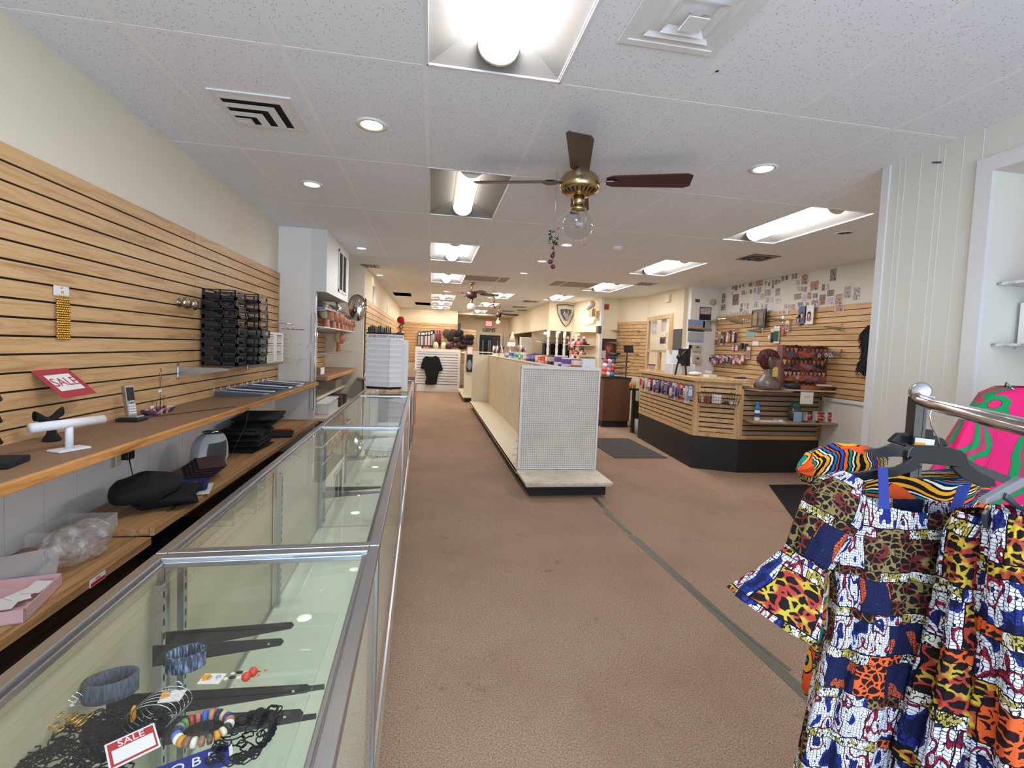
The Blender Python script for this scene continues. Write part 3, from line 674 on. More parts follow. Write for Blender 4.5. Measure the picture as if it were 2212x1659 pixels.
# black letter trays: two stacks of eight
def tray(x0, x1, y0, y1, z, lab, grp):
    t = thing('letter_tray', ((x0 + x1) / 2, (y0 + y1) / 2, z), lab, 'tray', grp)
    h = .068; mb = MB().box(x0, x1, y0, y1, z, z + .003, 'black_plastic'); build(mb, 'base', t)
    for y in (y0, y1 - .003):            # side walls: solid low part, ribbed window, frame
        mb = MB()
        mb.box(x0, x1, y, y + .003, z, z + .022, 'black_plastic').box(x0, x1, y, y + .003, z + h - .008, z + h, 'black_plastic').box(x1 - .11, x1 - .10, y, y + .003, z, z + h, 'black_plastic').box(x0, x0 + .02, y, y + .003, z, z + h, 'black_plastic').box(x1 - .012, x1, y, y + .003, z, z + h, 'black_plastic')
        mb.slab([(x0, y, z + .02), (x0 + .12, y, z + .02), (x0 + .10, y, z + .036), (x0, y, z + .045)], .003, 'black_plastic')
        k = x0 + .02
        while k < x1 - .012: mb.box(k, k + .0016, y, y + .002, z + .02, z + h - .006, 'black_plastic'); k += .008
        build(mb, 'side_panel', t)
    mb = MB().box(x1 - .003, x1, y0, y0 + .035, z, z + h, 'black_plastic').box(x1 - .003, x1, y1 - .012, y1, z, z + h, 'black_plastic').box(x1 - .003, x1, y0, y1, z, z + .018, 'black_plastic').box(x1 - .003, x1, y0 + .035, y1, z + h - .016, z + h, 'black_plastic').box(x1 - .003, x1, y1 - .075, y1, z + .016, z + .024, 'black_plastic')
    build(mb, 'front_frame', t); return t
words = ['topmost', 'second from the top', 'third from the top', 'fourth from the top', 'fourth from the bottom', 'third from the bottom', 'second from the bottom', 'bottom']
for c in range(2):
    for k in range(8):
        off = (-.012, -.008, .01, .002, .006, 0, .003, 0)[7 - k] if c == 0 else (.0, .002, .006, .004, .02, .006, .004, .0)[7 - k]
        y0 = 3.80 + c * .215 + (.05 if c else 0) + abs(off) * .3
        tray(-1.66, -1.42 + off + (.06 if c else 0), y0, y0 + .20, 1.291 + .0695 * k + (.006 if c else 0) * 0, 'black plastic letter tray, %s of the %s stack' % (words[7 - k], ('nearer', 'farther')[c]), 'black letter trays in the %s stack' % ('nearer', 'farther')[c])
# white drawer units
for i, (y0, l) in enumerate(((4.38, 'white plastic three drawer unit next to the black trays'), (4.62, 'white plastic three drawer unit at the end of the wall shelf'))):
    x0, x1, y1, z = -1.66, -1.40, y0 + .215, 1.291
    t = thing('drawer_unit', ((x0 + x1) / 2, (y0 + y1) / 2, z), l, 'drawers', 'white plastic drawer units')
    build(MB().box(x0, x1 - .01, y0, y0 + .006, z, z + .25, 'white').box(x0, x1 - .01, y1 - .006, y1, z, z + .25, 'white').box(x0, x1, y0 - .004, y1 + .004, z + .245, z + .265, 'white').box(x0, x0 + .004, y0, y1, z, z + .25, 'white').box(x0, x1, y0, y1, z, z + .008, 'white').box(x1 - .012, x1 + .002, y0 - .003, y0 + .022, z, z + .25, 'white').box(x1 - .012, x1 + .002, y1 - .02, y1 + .003, z, z + .25, 'white'), 'body', t, bevel=.002)
    for k in range(3): build(MB().box(x0 + .02, x1 - .004, y0 + .024, y1 - .022, z + .012 + k * .078, z + .082 + k * .078, 'drawer_plastic' if 'drawer_plastic' in MATS else P('drawer_plastic', 'cfc8b8', .35)).box(x1 - .004, x1 + .008, y0 + .03, y1 - .03, z + .076 + k * .078, z + .083 + k * .078, 'white'), 'drawer', t)
# chrome faceout arms
def arm(a, b, label, hooks=True):
    mb = MB().tube([a, b], .004, 'chrome', 8).ball(b, .009, 'chrome', 10, 8)
    mb.obox(a, (.006, .03, .08), 'clear')
    return build(mb, 'faceout_hook', label=label, cat='hook')
a_, b_ = at(560, 676, X=-1.678), at(627, 681, Y=5.1)
arm(Vector((-1.676, 5.0, 1.665)), Vector((-1.40, 5.15, 1.655)), 'chrome faceout arm with a knob end on the slatwall near the partition')
mb = MB().tube([(-1.40, 5.15, 1.655), (-1.40, 5.15, 1.60)], .004, 'chrome')
for k in range(7):
    a = k * 2 * math.pi / 7 + .2
    q = Vector((-1.40 + .17 * math.cos(a), 5.15 + .17 * math.sin(a), 1.605)); mb.tube([(-1.40, 5.15, 1.60), q, q + Vector((0, 0, .012))], .0028, 'chrome', 6)
build(mb, 'spoke_hanger', label='chrome star of spokes hanging from the faceout arm', cat='rack')
# clear acrylic earring tree
p = Vector((-1.45, 5.35, 1.031))
t = thing('earring_stand', tuple(p), 'clear acrylic earring tree standing on the end of the worktop', 'stand')
build(MB().box(p.x - .09, p.x + .09, p.y - .05, p.y + .05, 1.031, 1.037, 'clear_plastic' if 'clear_plastic' in MATS else P('clear_plastic', 'dfe3e6', .15, Alpha=.2)), 'foot', t)
for q, top in ((-.01, (-.06, .62)), (.015, (.06, .42)), (0., (-.02, .5)), (.02, (.13, .40))):
    build(MB().tube([(p.x + q, p.y, 1.037), (p.x + q + top[0] * .3, p.y, 1.037 + top[1] * .45), (p.x + q + top[0], p.y, 1.037 + top[1])], .005, 'clear_plastic', 6).ball((p.x + q + top[0], p.y, 1.037 + top[1]), .007, 'chrome', 8, 6), 'stem', t)
for k in range(10): 
    z = 1.25 + .04 * k; build(MB().tube([(p.x - .10, p.y, z + .03), (p.x - .07, p.y + .03, z), (p.x - .045, p.y, z + .01)], .0022, 'chrome', 5), 'hook', t)
# white wire rack on the partition edge
mb = MB()
for y in (5.63, 5.735): mb.tube([(-1.295, y, .72), (-1.295, y, 1.80)], .004, 'chrome', 8)
for k in range(42): mb.tube([(-1.295, 5.63, .73 + k * .0255), (-1.295, 5.735, .73 + k * .0255)], .0022, 'white', 5)
mb2 = MB().tube([(-1.29, 5.63, 1.80), (-1.33, 5.60, 1.80), (-1.33, 5.60, .72), (-1.29, 5.63, .72)], .003, 'chrome', 6)
t = thing('wire_rack', (-1.29, 5.68, .72), 'narrow white wire rack hooked on the edge of the partition', 'rack')
build(mb, 'grid', t); build(mb2, 'outer_frame', t)
# ---------------------------------------------------------------- on the worktop
ZW = 1.031
def tbar(p, L, rad, h, mat, rz, label, name='bracelet_stand', flat=False):
    t = thing(name, tuple(p), label, 'stand')
    c, s_ = math.cos(rz), math.sin(rz); d = Vector((c, s_, 0)) * L / 2; top = p + Vector((0, 0, h))
    build(MB().tube([top - d, top + d], rad, mat, 20), 'bar', t)
    build(MB().tube([p + Vector((0, 0, .006)), top], rad * .7, mat, 14), 'post', t)
    build(MB().obox(p + Vector((0, 0, .004)), (.11, .07, .008), mat, rz), 'foot', t, bevel=.002); return t
tbar(at(150, 972, Z=ZW), .25, .018, .105, P('velvet_white', 'd9dadc', .6), math.pi / 2 - .42, 'white T-bar bracelet stand on the near end of the worktop')
# black velvet T stands
p = at(112, 952, Z=ZW); t = thing('necklace_stand', tuple(p), 'black velvet flared T stand behind the white T-bar', 'stand')
mb = MB().lathe([(.03, 0), (.032, .006), (.018, .03), (.012, .06), (.016, .085)], p, 'black_cloth', 16); build(mb, 'post', t)
build(MB().grid(lambda u, v: p + Vector((-.01 + .012 * math.cos(v * 6.28) * (1 - .3 * abs(2 * u - 1)), (u - .5) * .15, .10 - .015 * math.cos((u - .5) * 6) + (.016 * (1 + .3 * abs(2 * u - 1))) * math.sin(v * 6.28))), 16, 12, 'black_cloth'), 'crossbar', t)
p = at(8, 1003, Z=ZW); t = thing('bracelet_tree', tuple(p), 'black three-tier bracelet stand at the left edge of the picture', 'stand')
build(MB().obox(p + Vector((-.01, -.02, .012)), (.13, .13, .022), 'black_cloth', .2), 'foot', t, bevel=.004)
build(MB().box(p.x - .06, p.x - .02, p.y - .07, p.y - .035, ZW, ZW + .24, 'black_cloth'), 'post', t)
for k in range(3):
    z = ZW + .07 + .075 * k
    build(MB().tube([(p.x - .04, p.y - .13 + .01 * k, z - .02), (p.x - .035, p.y - .05, z), (p.x - .03, p.y + .02, z + .006)], [.012, .014, .014], 'black_cloth', 14).lathe([(.0141, 0), (.0141, .003), (.0001, .0031)], (p.x - .03, p.y + .02, z + .006), 'gold', 14, (0, 1, .1)), 'arm', t)
# cordless phone
p = at(284, 909, Z=ZW); t = thing('cordless_phone', tuple(p), 'silver and black cordless phone upright in its cradle on the worktop', 'phone')
build(MB().slab([(p.x - .05, p.y - .05, ZW), (p.x + .055, p.y - .04, ZW), (p.x + .055, p.y + .05, ZW), (p.x - .05, p.y + .045, ZW)], .018, 'black_plastic').slab([(p.x - .045, p.y - .03, ZW + .018), (p.x + .045, p.y - .03, ZW + .018), (p.x + .045, p.y + .035, ZW + .018), (p.x - .045, p.y + .03, ZW + .018)], .010, 'alu'), 'cradle', t, bevel=.003)
Tt = Matrix.Translation(p + Vector((.0, 0, .024))) @ Matrix.Rotation(-.35, 4, 'Z') @ Matrix.Rotation(-.16, 4, 'Y')
h1 = build(MB().box(-.014, .012, -.025, .025, 0, .165, 'alu').xf(Tt), 'handset', t, bevel=.004)
build(MB().box(.012, .0135, -.020, .020, .085, .155, 'black_plastic').xf(Tt), 'screen', h1)
mb = MB()
for i in range(4):
    for j in range(3): mb.obox((.0135, -.013 + .013 * j, .018 + .014 * i), (.003, .009, .009), 'white')
mb.lathe([(.009, 0), (.009, .002), (.0001, .0021)], (.0125, 0, .078), 'alu', 14, (1, 0, 0))
build(mb.xf(Tt), 'keypad', h1)
# cable from the phone down to the plug
pl = Vector((-1.63, 2.93, .80))
build(MB().tube([p + Vector((.03, .03, .01)), p + Vector((.10, .25, .004)), Vector((-1.30, 3.42, ZW + .004)), Vector((-1.236, 3.52, ZW - .02)), Vector((-1.245, 3.50, .90)), Vector((-1.30, 3.42, .72)), Vector((-1.33, 3.1, .605)), Vector((-1.35, 2.9, .603))], .0022, 'black_plastic', 6), 'phone_cable', label='thin dark cable running from the phone over the worktop edge', cat='cable')
t = thing('power_adapter', (-1.66, 2.93, .78), 'black power adapter plugged into the wall below the worktop', 'adapter')
build(MB().obox((-1.655, 2.93, .83), (.05, .055, .07), 'black_plastic'), 'body', t, bevel=.006)
build(MB().tube([(-1.645, 2.93, .795), (-1.63, 2.935, .70), (-1.60, 2.95, .64), (-1.52, 2.97, .605)], .003, 'black_plastic', 6), 'cord', t)
build(MB().box(-1.674, -1.668, 2.86, 2.90, .77, .85, 'ivory'), 'outlet_plate', label='ivory outlet plate beside the black power adapter', cat='outlet')
# printed tray with earrings on little trees
g = G('floral'); v = g.co(); va = g.vor(v, 38, out='Color'); d = g.vor(v, 38)
c = g.ramp(g.sep(va)[0], [(0, hx('2e3550')), (.25, hx('7c5a74')), (.5, hx('d48a80')), (.7, hx('45506e')), (.88, hx('e0b8a8'))], 'CONSTANT')
MATS['floral'] = g.set(c, .5)
p = at(342, 893, Z=ZW); t = thing('earring_tray', tuple(p), 'floral printed tray with small earring holders on the worktop', 'tray')
mb = MB(); w_, d_ = .07, .115
def trp(u, v):
    a = v * 4; i = int(a) % 4; cs = [(-1, -1), (1, -1), (1, 1), (-1, 1), (-1, -1)]; f_ = a - int(a)
    if v >= 1: i, f_ = 3, 1
    q = (cs[i][0] * (1 - f_) + cs[i + 1][0] * f_, cs[i][1] * (1 - f_) + cs[i + 1][1] * f_); s_ = .75 + .25 * u
    return p + Vector((q[0] * w_ * s_ * .6, q[1] * d_ * s_, .032 * u))
build(mb.grid(trp, 2, 4, 'floral', False).box(p.x - w_ * .45, p.x + w_ * .45, p.y - d_ * .75, p.y + d_ * .75, ZW, ZW + .002, 'floral'), 'tray', t)
for (dy, h, tg) in ((-.06, .06, 1), (-.02, .07, 0), (.02, .20, 1), (.06, .085, 0)):
    mb = MB().tube([p + Vector((0, dy, .002)), p + Vector((0, dy, h))], .002, 'dark_alu', 6).tube([p + Vector((0, dy + .018 * math.cos(a), h + .006 * math.sin(2 * a) + .01)) for a in [i * .5 for i in range(13)]], .0012, 'dark_alu', 5)
    if tg: mb.obox(p + Vector((.005, dy - .012, h * .62 + .01)), (.002, .03, .016), 'white')
    if h > .15: mb.tube([p + Vector((0, dy + .010 * math.cos(a), .245 + .02 * math.sin(a))) for a in [i * .5 for i in range(14)]], .0022, 'brass', 6).tube([p + Vector((0, dy, .2)), p + Vector((0, dy + .012, .215)), p + Vector((0, dy, .228))], .002, 'dark_alu', 5)
    build(mb, 'holder', t)
# pile of shelf brackets
for k in range(14):
    y = 4.0 + k * .092; x = -1.655 + (k % 3) * .01; z = ZW + .002; m = ('black_plastic', 'dark_alu', 'black_plastic', 'alu', 'black_plastic')[k % 5]
    rz = .32 + .02 * (k % 4)
    T = Matrix.Translation((x, y, z + .0)) @ Matrix.Rotation(rz, 4, 'Z')
    build(MB().slab([(0, 0, 0), (.33, 0, 0), (.33, 0, .012), (0, 0, .040)], .005, m).box(-.004, .004, -.004, .010, 0, .062, 'chrome').box(.28, .345, -.008, .0, .006, .014, m).xf(T), 'shelf_bracket', label='loose shelf bracket, %s from the near end of the pile on the worktop' % NUM[k], cat='bracket', group='loose shelf brackets on the worktop')
build(MB().box(-1.42, -1.30, 5.05, 5.22, ZW, ZW + .003, 'paper'), 'paper_sheet', label='small white paper lying beyond the loose brackets', cat='paper')
# ---------------------------------------------------------------- under the worktop
ZS = .598
# electric fan heater
p = Vector((-1.43, 3.46, ZS)); t = thing('fan_heater', tuple(p), 'white rounded electric fan heater with grey grille on the lower shelf', 'heater')
T = Matrix.Translation(p) @ Matrix.Rotation(-.30, 4, 'Z')
def hs(u, v):
    a = (u - .5) * math.pi * 1.0; z = .25 * v; r_ = .12 * math.sqrt(max(0, 1 - (abs(v - .42) / .62) ** 2.3)) + .015
    return Vector((-.10 * math.cos(a) * r_ / .12 * 1.2, math.sin(a) * r_, z))
build(MB().grid(hs, 24, 18, 'heater_white' if 'heater_white' in MATS else P('heater_white', 'c4c6c8', .4)).xf(T), 'shell', t)
def hf(u, v):
    z = .25 * v; r_ = .12 * math.sqrt(max(0, 1 - (abs(v - .42) / .62) ** 2.3)) + .015
    return Vector((.02 * math.sin(u * math.pi) + .035 * v * math.sin(u * math.pi), (u - .5) * 2 * r_, z))
build(MB().grid(hf, 12, 18, 'heater_white').xf(T), 'front', t)
def gf(u, v): q = hf(.17 + .66 * u, .22 + .55 * v); return q + Vector((.004, 0, 0))
build(MB().grid(gf, 10, 10, P('grille_grey', '4d4f52', .6)).xf(T), 'grille', t)
build(MB().box(-.07, .01, -.03, .03, .25, .262, 'alu').xf(T), 'control_panel', t, bevel=.004)
# black velvet display trays
def pad(c, w, d, h, rz, m, label, grp=None, tilt=0, name='display_pad', cat='display tray', ty=0):
    return build(MB().obox(c, (w, d, h), m, rz, tilt, ty), name, label=label, cat=cat, group=grp, bevel=.002)
P('velvet_black', '0f0f13', .9); P('velvet_edge', '4a2b30', .8); P('velvet_blue', '1f2a66', .85)
rr = random.Random(3); z = ZS
for k in range(14):
    pad((-1.46 + rr.uniform(-.02, .02), 4.12 + rr.uniform(-.05, .05), z + .007), .26, .36, .011, rr.uniform(-.15, .15), 'velvet_black', 'black velvet display pad, %s up in the stack behind the heater' % NUM[k], 'black display pads stacked behind the heater'); z += .0125
for k in range(5):
    pad((-1.47 + rr.uniform(-.01, .02), 4.42 + rr.uniform(-.05, .08), z + .007), .30, .55, .010, .1 + rr.uniform(-.06, .06), 'velvet_black', 'large black velvet pad, %s up of those topping the stack behind the heater' % NUM[k], 'large black pads on top of the stack'); z += .0125
pad((-1.42, 4.72, ZS + .008), .30, .30, .014, .2, 'velvet_black', 'black velvet pad lying beyond the stack of pads')
pad((-1.44, 4.98, ZS + .004), .18, .06, .006, .2, 'sale_rose', 'pink edged pad beyond the black pads on the lower shelf', name='pink_pad')
z = ZS
for k in range(9):
    pad((-1.42 + .006 * k, 3.20 + .010 * k, ZS + .050 + .006 * k), .15, .24, .0035, .5, 'velvet_black' if k % 2 else 'velvet_edge', 'thin dark card, %s up in the fanned stack in front of the heater' % NUM[k], 'fanned black cards in front of the heater', .10)
pad((-1.40, 3.03, ZS + .030), .22, .26, .022, .35, 'velvet_blue', 'royal blue velvet pad below the fanned black cards', name='blue_pad')
pad((-1.34, 2.98, ZS + .007), .18, .22, .006, .3, 'paper', 'white card sticking out under the blue pad', name='white_card', cat='card')
build(MB().ball((-1.345, 3.01, ZS + .044), (.012, .012, .003), 'sale_rose', 10, 6), 'sticker', label='round pink sticker on the blue pad', cat='sticker')
for k in range(5):
    pad((-1.40 + .01 * k, 2.84 - .02 * k, ZS + .007 + .013 * k), .25, .32, .011, .5 - .08 * k, 'velvet_black', 'black velvet pad, %s up in the heap beside the black bag' % NUM[k], 'black pads under the black bag')
mb = MB().ball((-1.44, 2.70, ZS + .105), (.14, .2, .07), 'velvet_black', 20, 12, lambda v: v * (1 + .12 * math.sin(v.x * 40 + 1) * math.cos(v.y * 30)))
build(mb, 'black_bag', label='rumpled black cloth bag on the near end of the lower shelf', cat='bag')
mb = MB()
for k in range(3): mb.tube([(-1.30 + .02 * math.sin(a * 2 + k), 2.62 + .12 * a + .01 * k, ZS + .006 + .03 * math.sin(a * 1.4) * (k + 1) / 2) for a in [i * .35 for i in range(9)]], .0022, 'black_plastic', 5)
build(mb, 'loose_wire', label='loose black wires looping in front of the black bag', cat='wire')
for k in range(10):
    pad((-1.40 + rr.uniform(-.02, .02), 3.05 + rr.uniform(-.05, .05), .238 + .013 * k), .28, .42, .010, rr.uniform(-.15, .15), 'velvet_black', 'black tray, %s up in the stack on the dark bottom shelf' % NUM[k], 'black trays on the bottom shelf')
# near shelf: pink box, wrapped holder, clear stands
ZN = .563
t = thing('pink_box', (-1.36, 1.80, ZN), 'open pale pink box of white cards on the near plank shelf', 'box')
P('pink_card', 'dcb4b4', .6)
T = Matrix.Translation((-1.37, 1.80, ZN)) @ Matrix.Rotation(.25, 4, 'Z')
build(MB().box(-.09, .09, -.13, .13, 0, .004, 'pink_card').box(-.09, -.086, -.13, .13, 0, .045, 'pink_card').box(.086, .09, -.13, .13, 0, .045, 'pink_card').box(-.09, .09, -.13, -.126, 0, .045, 'pink_card').box(-.09, .09, .126, .13, 0, .045, 'pink_card').xf(T), 'tray', t)
for k in range(4): build(MB().obox((-.01 + .02 * k, -.05 + .035 * k, .03 + .002 * k), (.09, .05, .001), 'paper', .5 * k, .1).xf(T), 'card', t)
mb = MB(); c0 = Vector((-1.40, 2.16, ZN + .075))
g = G('crinkled_film'); n = g.noise(g.co(), 22, 4, .7)
MATS['crinkled_film'] = g.set(g.ramp(n, [(.35, hx('8a8582')), (.6, hx('dcd9d6'))]), .12, bump=g.noise(g.co(), 35, 3), bs=.9, bd=.02, Alpha=g.ramp(n, [(.4, (.12, .12, .12)), (.7, (.62, .62, .62))]))
mb.ball(c0, (.10, .15, .072), 'crinkled_film', 30, 18, lambda v: v * (1 + .10 * math.sin(v.x * 61 + v.z * 40) + .09 * math.cos(v.y * 47 + v.z * 31)))
build(mb, 'plastic_bag', label='crumpled clear plastic bag on the near plank shelf', cat='bag')
t = thing('acrylic_holder', (-1.45, 1.98, ZN), 'clear acrylic label holder between the plastic bag and the pink box', 'holder')
build(MB().slab([(-1.52, 1.86, ZN), (-1.36, 1.98, ZN), (-1.38, 2.04, ZN + .11), (-1.54, 1.92, ZN + .11)], .004, 'clear_plastic'), 'panel', t)
build(MB().box(-1.56, -1.40, 1.92, 2.06, ZN, ZN + .004, 'clear_plastic'), 'foot', t)
t = thing('acrylic_case', (-1.52, 2.32, ZN), 'clear acrylic box behind the crumpled bag on the near shelf', 'box')
for q in ((-1.62, -1.618, 2.2, 2.44), (-1.42, -1.418, 2.2, 2.44), (-1.62, -1.42, 2.2, 2.203), (-1.62, -1.42, 2.437, 2.44)): build(MB().box(*q, ZN, ZN + .10, 'clear_plastic'), 'side', t)
build(MB().ball((-1.5, 2.02, ZN + .05), (.07, .10, .045), P('brown_bag', '8f6a50', .6, Alpha=.8), 16, 10, lambda v: v * (1 + .15 * math.sin(v.x * 60) * math.cos(v.y * 50))), 'brown_packet', label='brown plastic packet beside the acrylic holder', cat='packet')
t = thing('red_label', (-1.245, 2.02, .50), 'small red and white sale label on the front edge of the near shelf', 'label')
build(MB().box(-1.2495, -1.247, 1.985, 2.07, .527, .557, 'white').box(-1.247, -1.2465, 1.987, 2.068, .529, .542, 'red'), 'card', t)
build(MB().text('SALE', .014, frame((-1.2465, 2.027, .5495), (0, 1, 0), (0, 0, 1), (1, 0, 0)), 'red', .0003), 'lettering', t)
# ================================================================ CENTRE: GONDOLA
ORD = ['first', 'second', 'third', 'fourth', 'fifth', 'sixth', 'seventh', 'eighth', 'ninth', 'tenth', 'eleventh', 'twelfth', 'thirteenth', 'fourteenth', 'fifteenth', 'sixteenth', 'seventeenth', 'eighteenth', 'nineteenth', 'twentieth', 'twenty-first', 'twenty-second']
def pegmat(name, base, ax, pitch, rad=.0032):
    g = G(name); s_ = g.sep(g.co())
    def cell(o): return g.math('SUBTRACT', g.math('FRACT', g.math('MULTIPLY', o, 1 / pitch)), .5)
    a, b = cell(s_[ax[0]]), cell(s_[ax[1]])
    d = g.math('SQRT', g.math('ADD', g.math('MULTIPLY', a, a), g.math('MULTIPLY', b, b)))
    h = g.math('LESS_THAN', d, rad / pitch)
    n = g.noise(g.co(), 5, 4)
    bs_ = g.mix(g.ramp(n, [(.45, (0, 0, 0)), (.8, (.5, .5, .5))]), hx(base), tuple(x * .72 for x in hx(base)))
    MATS[name] = g.set(g.mix(h, bs_, hx('4a433b')), .5); return g.m
pegmat('pegboard', 'd9d4cc', (0, 2), .0248, .0045); pegmat('pegboard_side', 'd8cdb0', (1, 2), .0248, .0026)
g = G('shelf_worn'); n = g.noise(g.co(), 9, 5, .7)
MATS['shelf_worn'] = g.set(g.ramp(n, [(.3, hx('b8ab90')), (.5, hx('ddd4bf')), (.7, hx('e4ddcb'))]), .45)
gx0, gx1, gy0, gye = .965, 1.885, 4.57, 11.6
ZT = 1.315
t = thing('gondola_shelving', ((gx0 + gx1) / 2, 8.0, 0), 'long cream gondola shelving unit with a perforated end panel in the middle aisle', 'gondola')
build(MB().box(gx0 + .07, gx1 - .035, 4.68, gye, 0, .125, 'black_kick'), 'kick_plate', t)
build(MB().box(gx0, gx1, gy0, 5.08, .135, .165, 'shelf_worn').box(gx0 + .012, gx1 - .012, gy0 + .012, 5.08, .118, .136, 'cream_metal'), 'base_shelf', t, bevel=.004)
nb = 5
for k in range(nb):
    a, b = 5.1 + (gye - 5.1) * k / nb, 5.1 + (gye - 5.1) * (k + 1) / nb
    build(MB().box(gx0, 1.40, a + .002, b - .002, .135, .162, 'cream_shelf').box(gx0, gx0 + .012, a + .002, b - .002, .118, .168, 'cream_metal'), 'base_shelf', t, bevel=.002)
    build(MB().box(1.40, 1.425, a + .012, b - .012, .165, ZT - .02, 'pegboard_side').box(1.45, 1.475, a + .012, b - .012, .165, ZT - .02, 'pegboard_side'), 'back_panel', t)
    build(MB().box(1.395, 1.48, b - .012, b + .012, .1, ZT, 'cream_metal'), 'upright', t)
    build(MB().box(1.475, 1.87, a + .01, b - .01, 1.20, 1.225, 'cream_shelf'), 'upper_shelf', t)
    build(MB().box(1.475, 1.87, a + .01, b - .01, .135, .165, 'cream_shelf'), 'base_shelf', t)
build(MB().box(1.39, 1.485, 5.12, gye, ZT - .02, ZT, 'cream_metal'), 'top_rail', t, bevel=.003)
# perforated end panel
ex0, ex1, ey = .975, 1.885, 5.1
build(MB().box(ex0 + .02, ex1 - .02, ey, ey + .006, .17, ZT - .015, 'pegboard'), 'end_panel', t)
fr = MB().box(ex0, ex0 + .022, ey - .008, ey + .03, .165, ZT, 'white').box(ex1 - .022, ex1, ey - .008, ey + .03, .165, ZT, 'white').box(ex0, ex1, ey - .012, ey + .03, ZT - .03, ZT + .004, 'white').box(ex0, ex1, ey - .006, ey + .03, .165, .182, 'white')
build(fr, 'end_frame', t, bevel=.003)
for x in (ex0 - .002, ex1 + .002):
    mb = MB()
    for k in range(44): mb.box(x - .0012, x + .0012, ey + .002, ey + .010, .20 + k * .025, .213 + k * .025, 'groove')
    build(mb, 'slots', t)
build(MB().box(1.0, 1.46, gye, gye + .03, .165, ZT, 'cream_metal').box(.99, 1.47, gye - .004, gye + .034, ZT - .012, ZT + .006, 'cream_metal'), 'end_panel', t)
for z, dx in ((.38, .03), (.31, .05), (.26, .025), (.21, .04), (.46, .02)):
    build(MB().box(ex0 - dx, ex0, ey + .03, ey + .05, z, z + .02, 'cream_metal'), 'shelf_clip', t)
# second gondola behind
t = thing('gondola_shelving', (1.2, 13.6, 0), 'second cream gondola beyond the first, with a dark hanging display at its end', 'gondola')
build(MB().box(.92, 1.7, 12.75, 15.2, 0, .12, 'black_kick'), 'kick_plate', t)
build(MB().box(.86, 1.75, 12.68, 15.2, .125, .155, 'cream_shelf'), 'base_shelf', t)
build(MB().box(1.24, 1.30, 13.05, 15.2, .155, 1.36, 'cream_metal'), 'back_panel', t)
build(MB().box(.90, 1.28, 13.0, 13.04, .155, 1.36, 'cream_metal').box(.88, 1.75, 12.99, 13.05, 1.35, 1.375, 'cream_metal'), 'end_panel', t)
build(MB().box(.88, 1.24, 13.1, 15.2, 1.30, 1.33, 'cream_shelf'), 'upper_shelf', t)
# ---- boxes standing along the top of the gondola's far side
def carton(px, py0, py1, w, Y0, col, band=None, lab='', cat='box', name='product_box', d=.10, band2=None):
    z0 = 1.226; x = 1.60
    y = at(px, (py0 + py1) / 2, X=x).y
    if px > 1205: y = {1269: 5.24, 1250: 5.30, 1228: 5.45, 1211: 5.75}[px]; x = at(px, 790, Y=y).x
    t0 = at(px, py0, Y=y).z
    mb = MB().box(x - w / 2, x + w / 2, y - d / 2, y + d / 2, z0, t0, P('c_' + col, col, .5))
    if band: mb.box(x - w / 2 - .0008, x + w / 2 + .0008, y - d / 2 - .0008, y + d / 2 + .0008, t0 - (t0 - z0) * .38, t0 - (t0 - z0) * .08, P('c_' + band, band, .5))
    if band2: mb.box(x - w * .3, x + w * .1, y - d / 2 - .0015, y - d / 2, z0 + (t0 - z0) * .15, z0 + (t0 - z0) * .5, P('c_' + band2, band2, .5))
    return build(mb, name, label=lab, cat=cat, group='product boxes on the gondola', bevel=.0015)
boxes = [(1269, 801, 'e8e8f0', None, 'pale white product carton nearest the end panel on the gondola', 'b9c4de'), (1250, 800, 'd8673a', 'e8e4dc', 'orange and white jar between the two nearest cartons on the gondola', None),
         (1228, 799, 'eceaf2', '6e4f9a', 'white carton with blue print second from the gondola end', '9fb2d8'), (1211, 798, 'ece8ee', '7a4a94', 'tall white carton with a purple band on the gondola', '5a3a70'),
         (1199, 797, '2a2428', 'c8c0bc', 'dark narrow carton with pale pictures on the gondola', None), (1192, 797, 'e07c4c', 'e8d8cc', 'orange carton right of the dark one, nearer end of the gondola top', None),
         (1184, 795, 'e8a080', 'e4532e', 'salmon carton in the middle of the orange group', 'e05a30'), (1176, 794, 'eee2da', 'e4683c', 'white and orange carton in the orange group', '8a3020'),
         (1169, 793, 'e89a7a', 'eee2da', 'pale orange carton at the far end of the orange group', None), (1161, 786, '30286a', '8a86b8', 'indigo carton nearest, left of the orange group', None), (1154, 785, '3a3080', '8a86b8', 'indigo carton in the middle of the blue group', None),
         (1148, 784, '2c2460', 'b0a8c8', 'indigo carton farthest in the blue group', None), (1141, 782, 'e88a78', 'f0ece6', 'coral carton next to the indigo ones', None), (1136, 781, 'f0ece4', '58a060', 'white carton with green band left of the coral one', None),
         (1131, 781, '48a068', 'e8f0e8', 'green carton in the middle of the gondola top', None), (1126, 780, 'e8f0e8', '48a068', 'white carton with a green band, farther of two', None), (1120, 779, 'b8e0c8', '70b088', 'mint green carton on the gondola', None),
         (1114, 778, 'a8c8e0', '4860a0', 'light blue carton on the gondola', None), (1108, 776, 'f0e0e4', '8878b0', 'pink and lilac carton on the gondola', None), (1102, 776, '5878c0', 'e8e8f0', 'small blue carton farthest along the gondola', None)]
ytop = {1269: 775, 1250: 776, 1228: 773, 1211: 768, 1199: 768, 1192: 768, 1184: 767, 1176: 768, 1169: 767, 1161: 764, 1154: 765, 1148: 766, 1141: 766, 1136: 765, 1131: 765, 1126: 764, 1120: 763, 1114: 761, 1108: 760, 1102: 760}
for px, yb, c, b_, l, b2 in boxes: carton(px, ytop[px], yb, .15 if px > 1200 else .16, 5.5, c, b_, l, band2=b2, d=.12 if px < 1200 else .10)
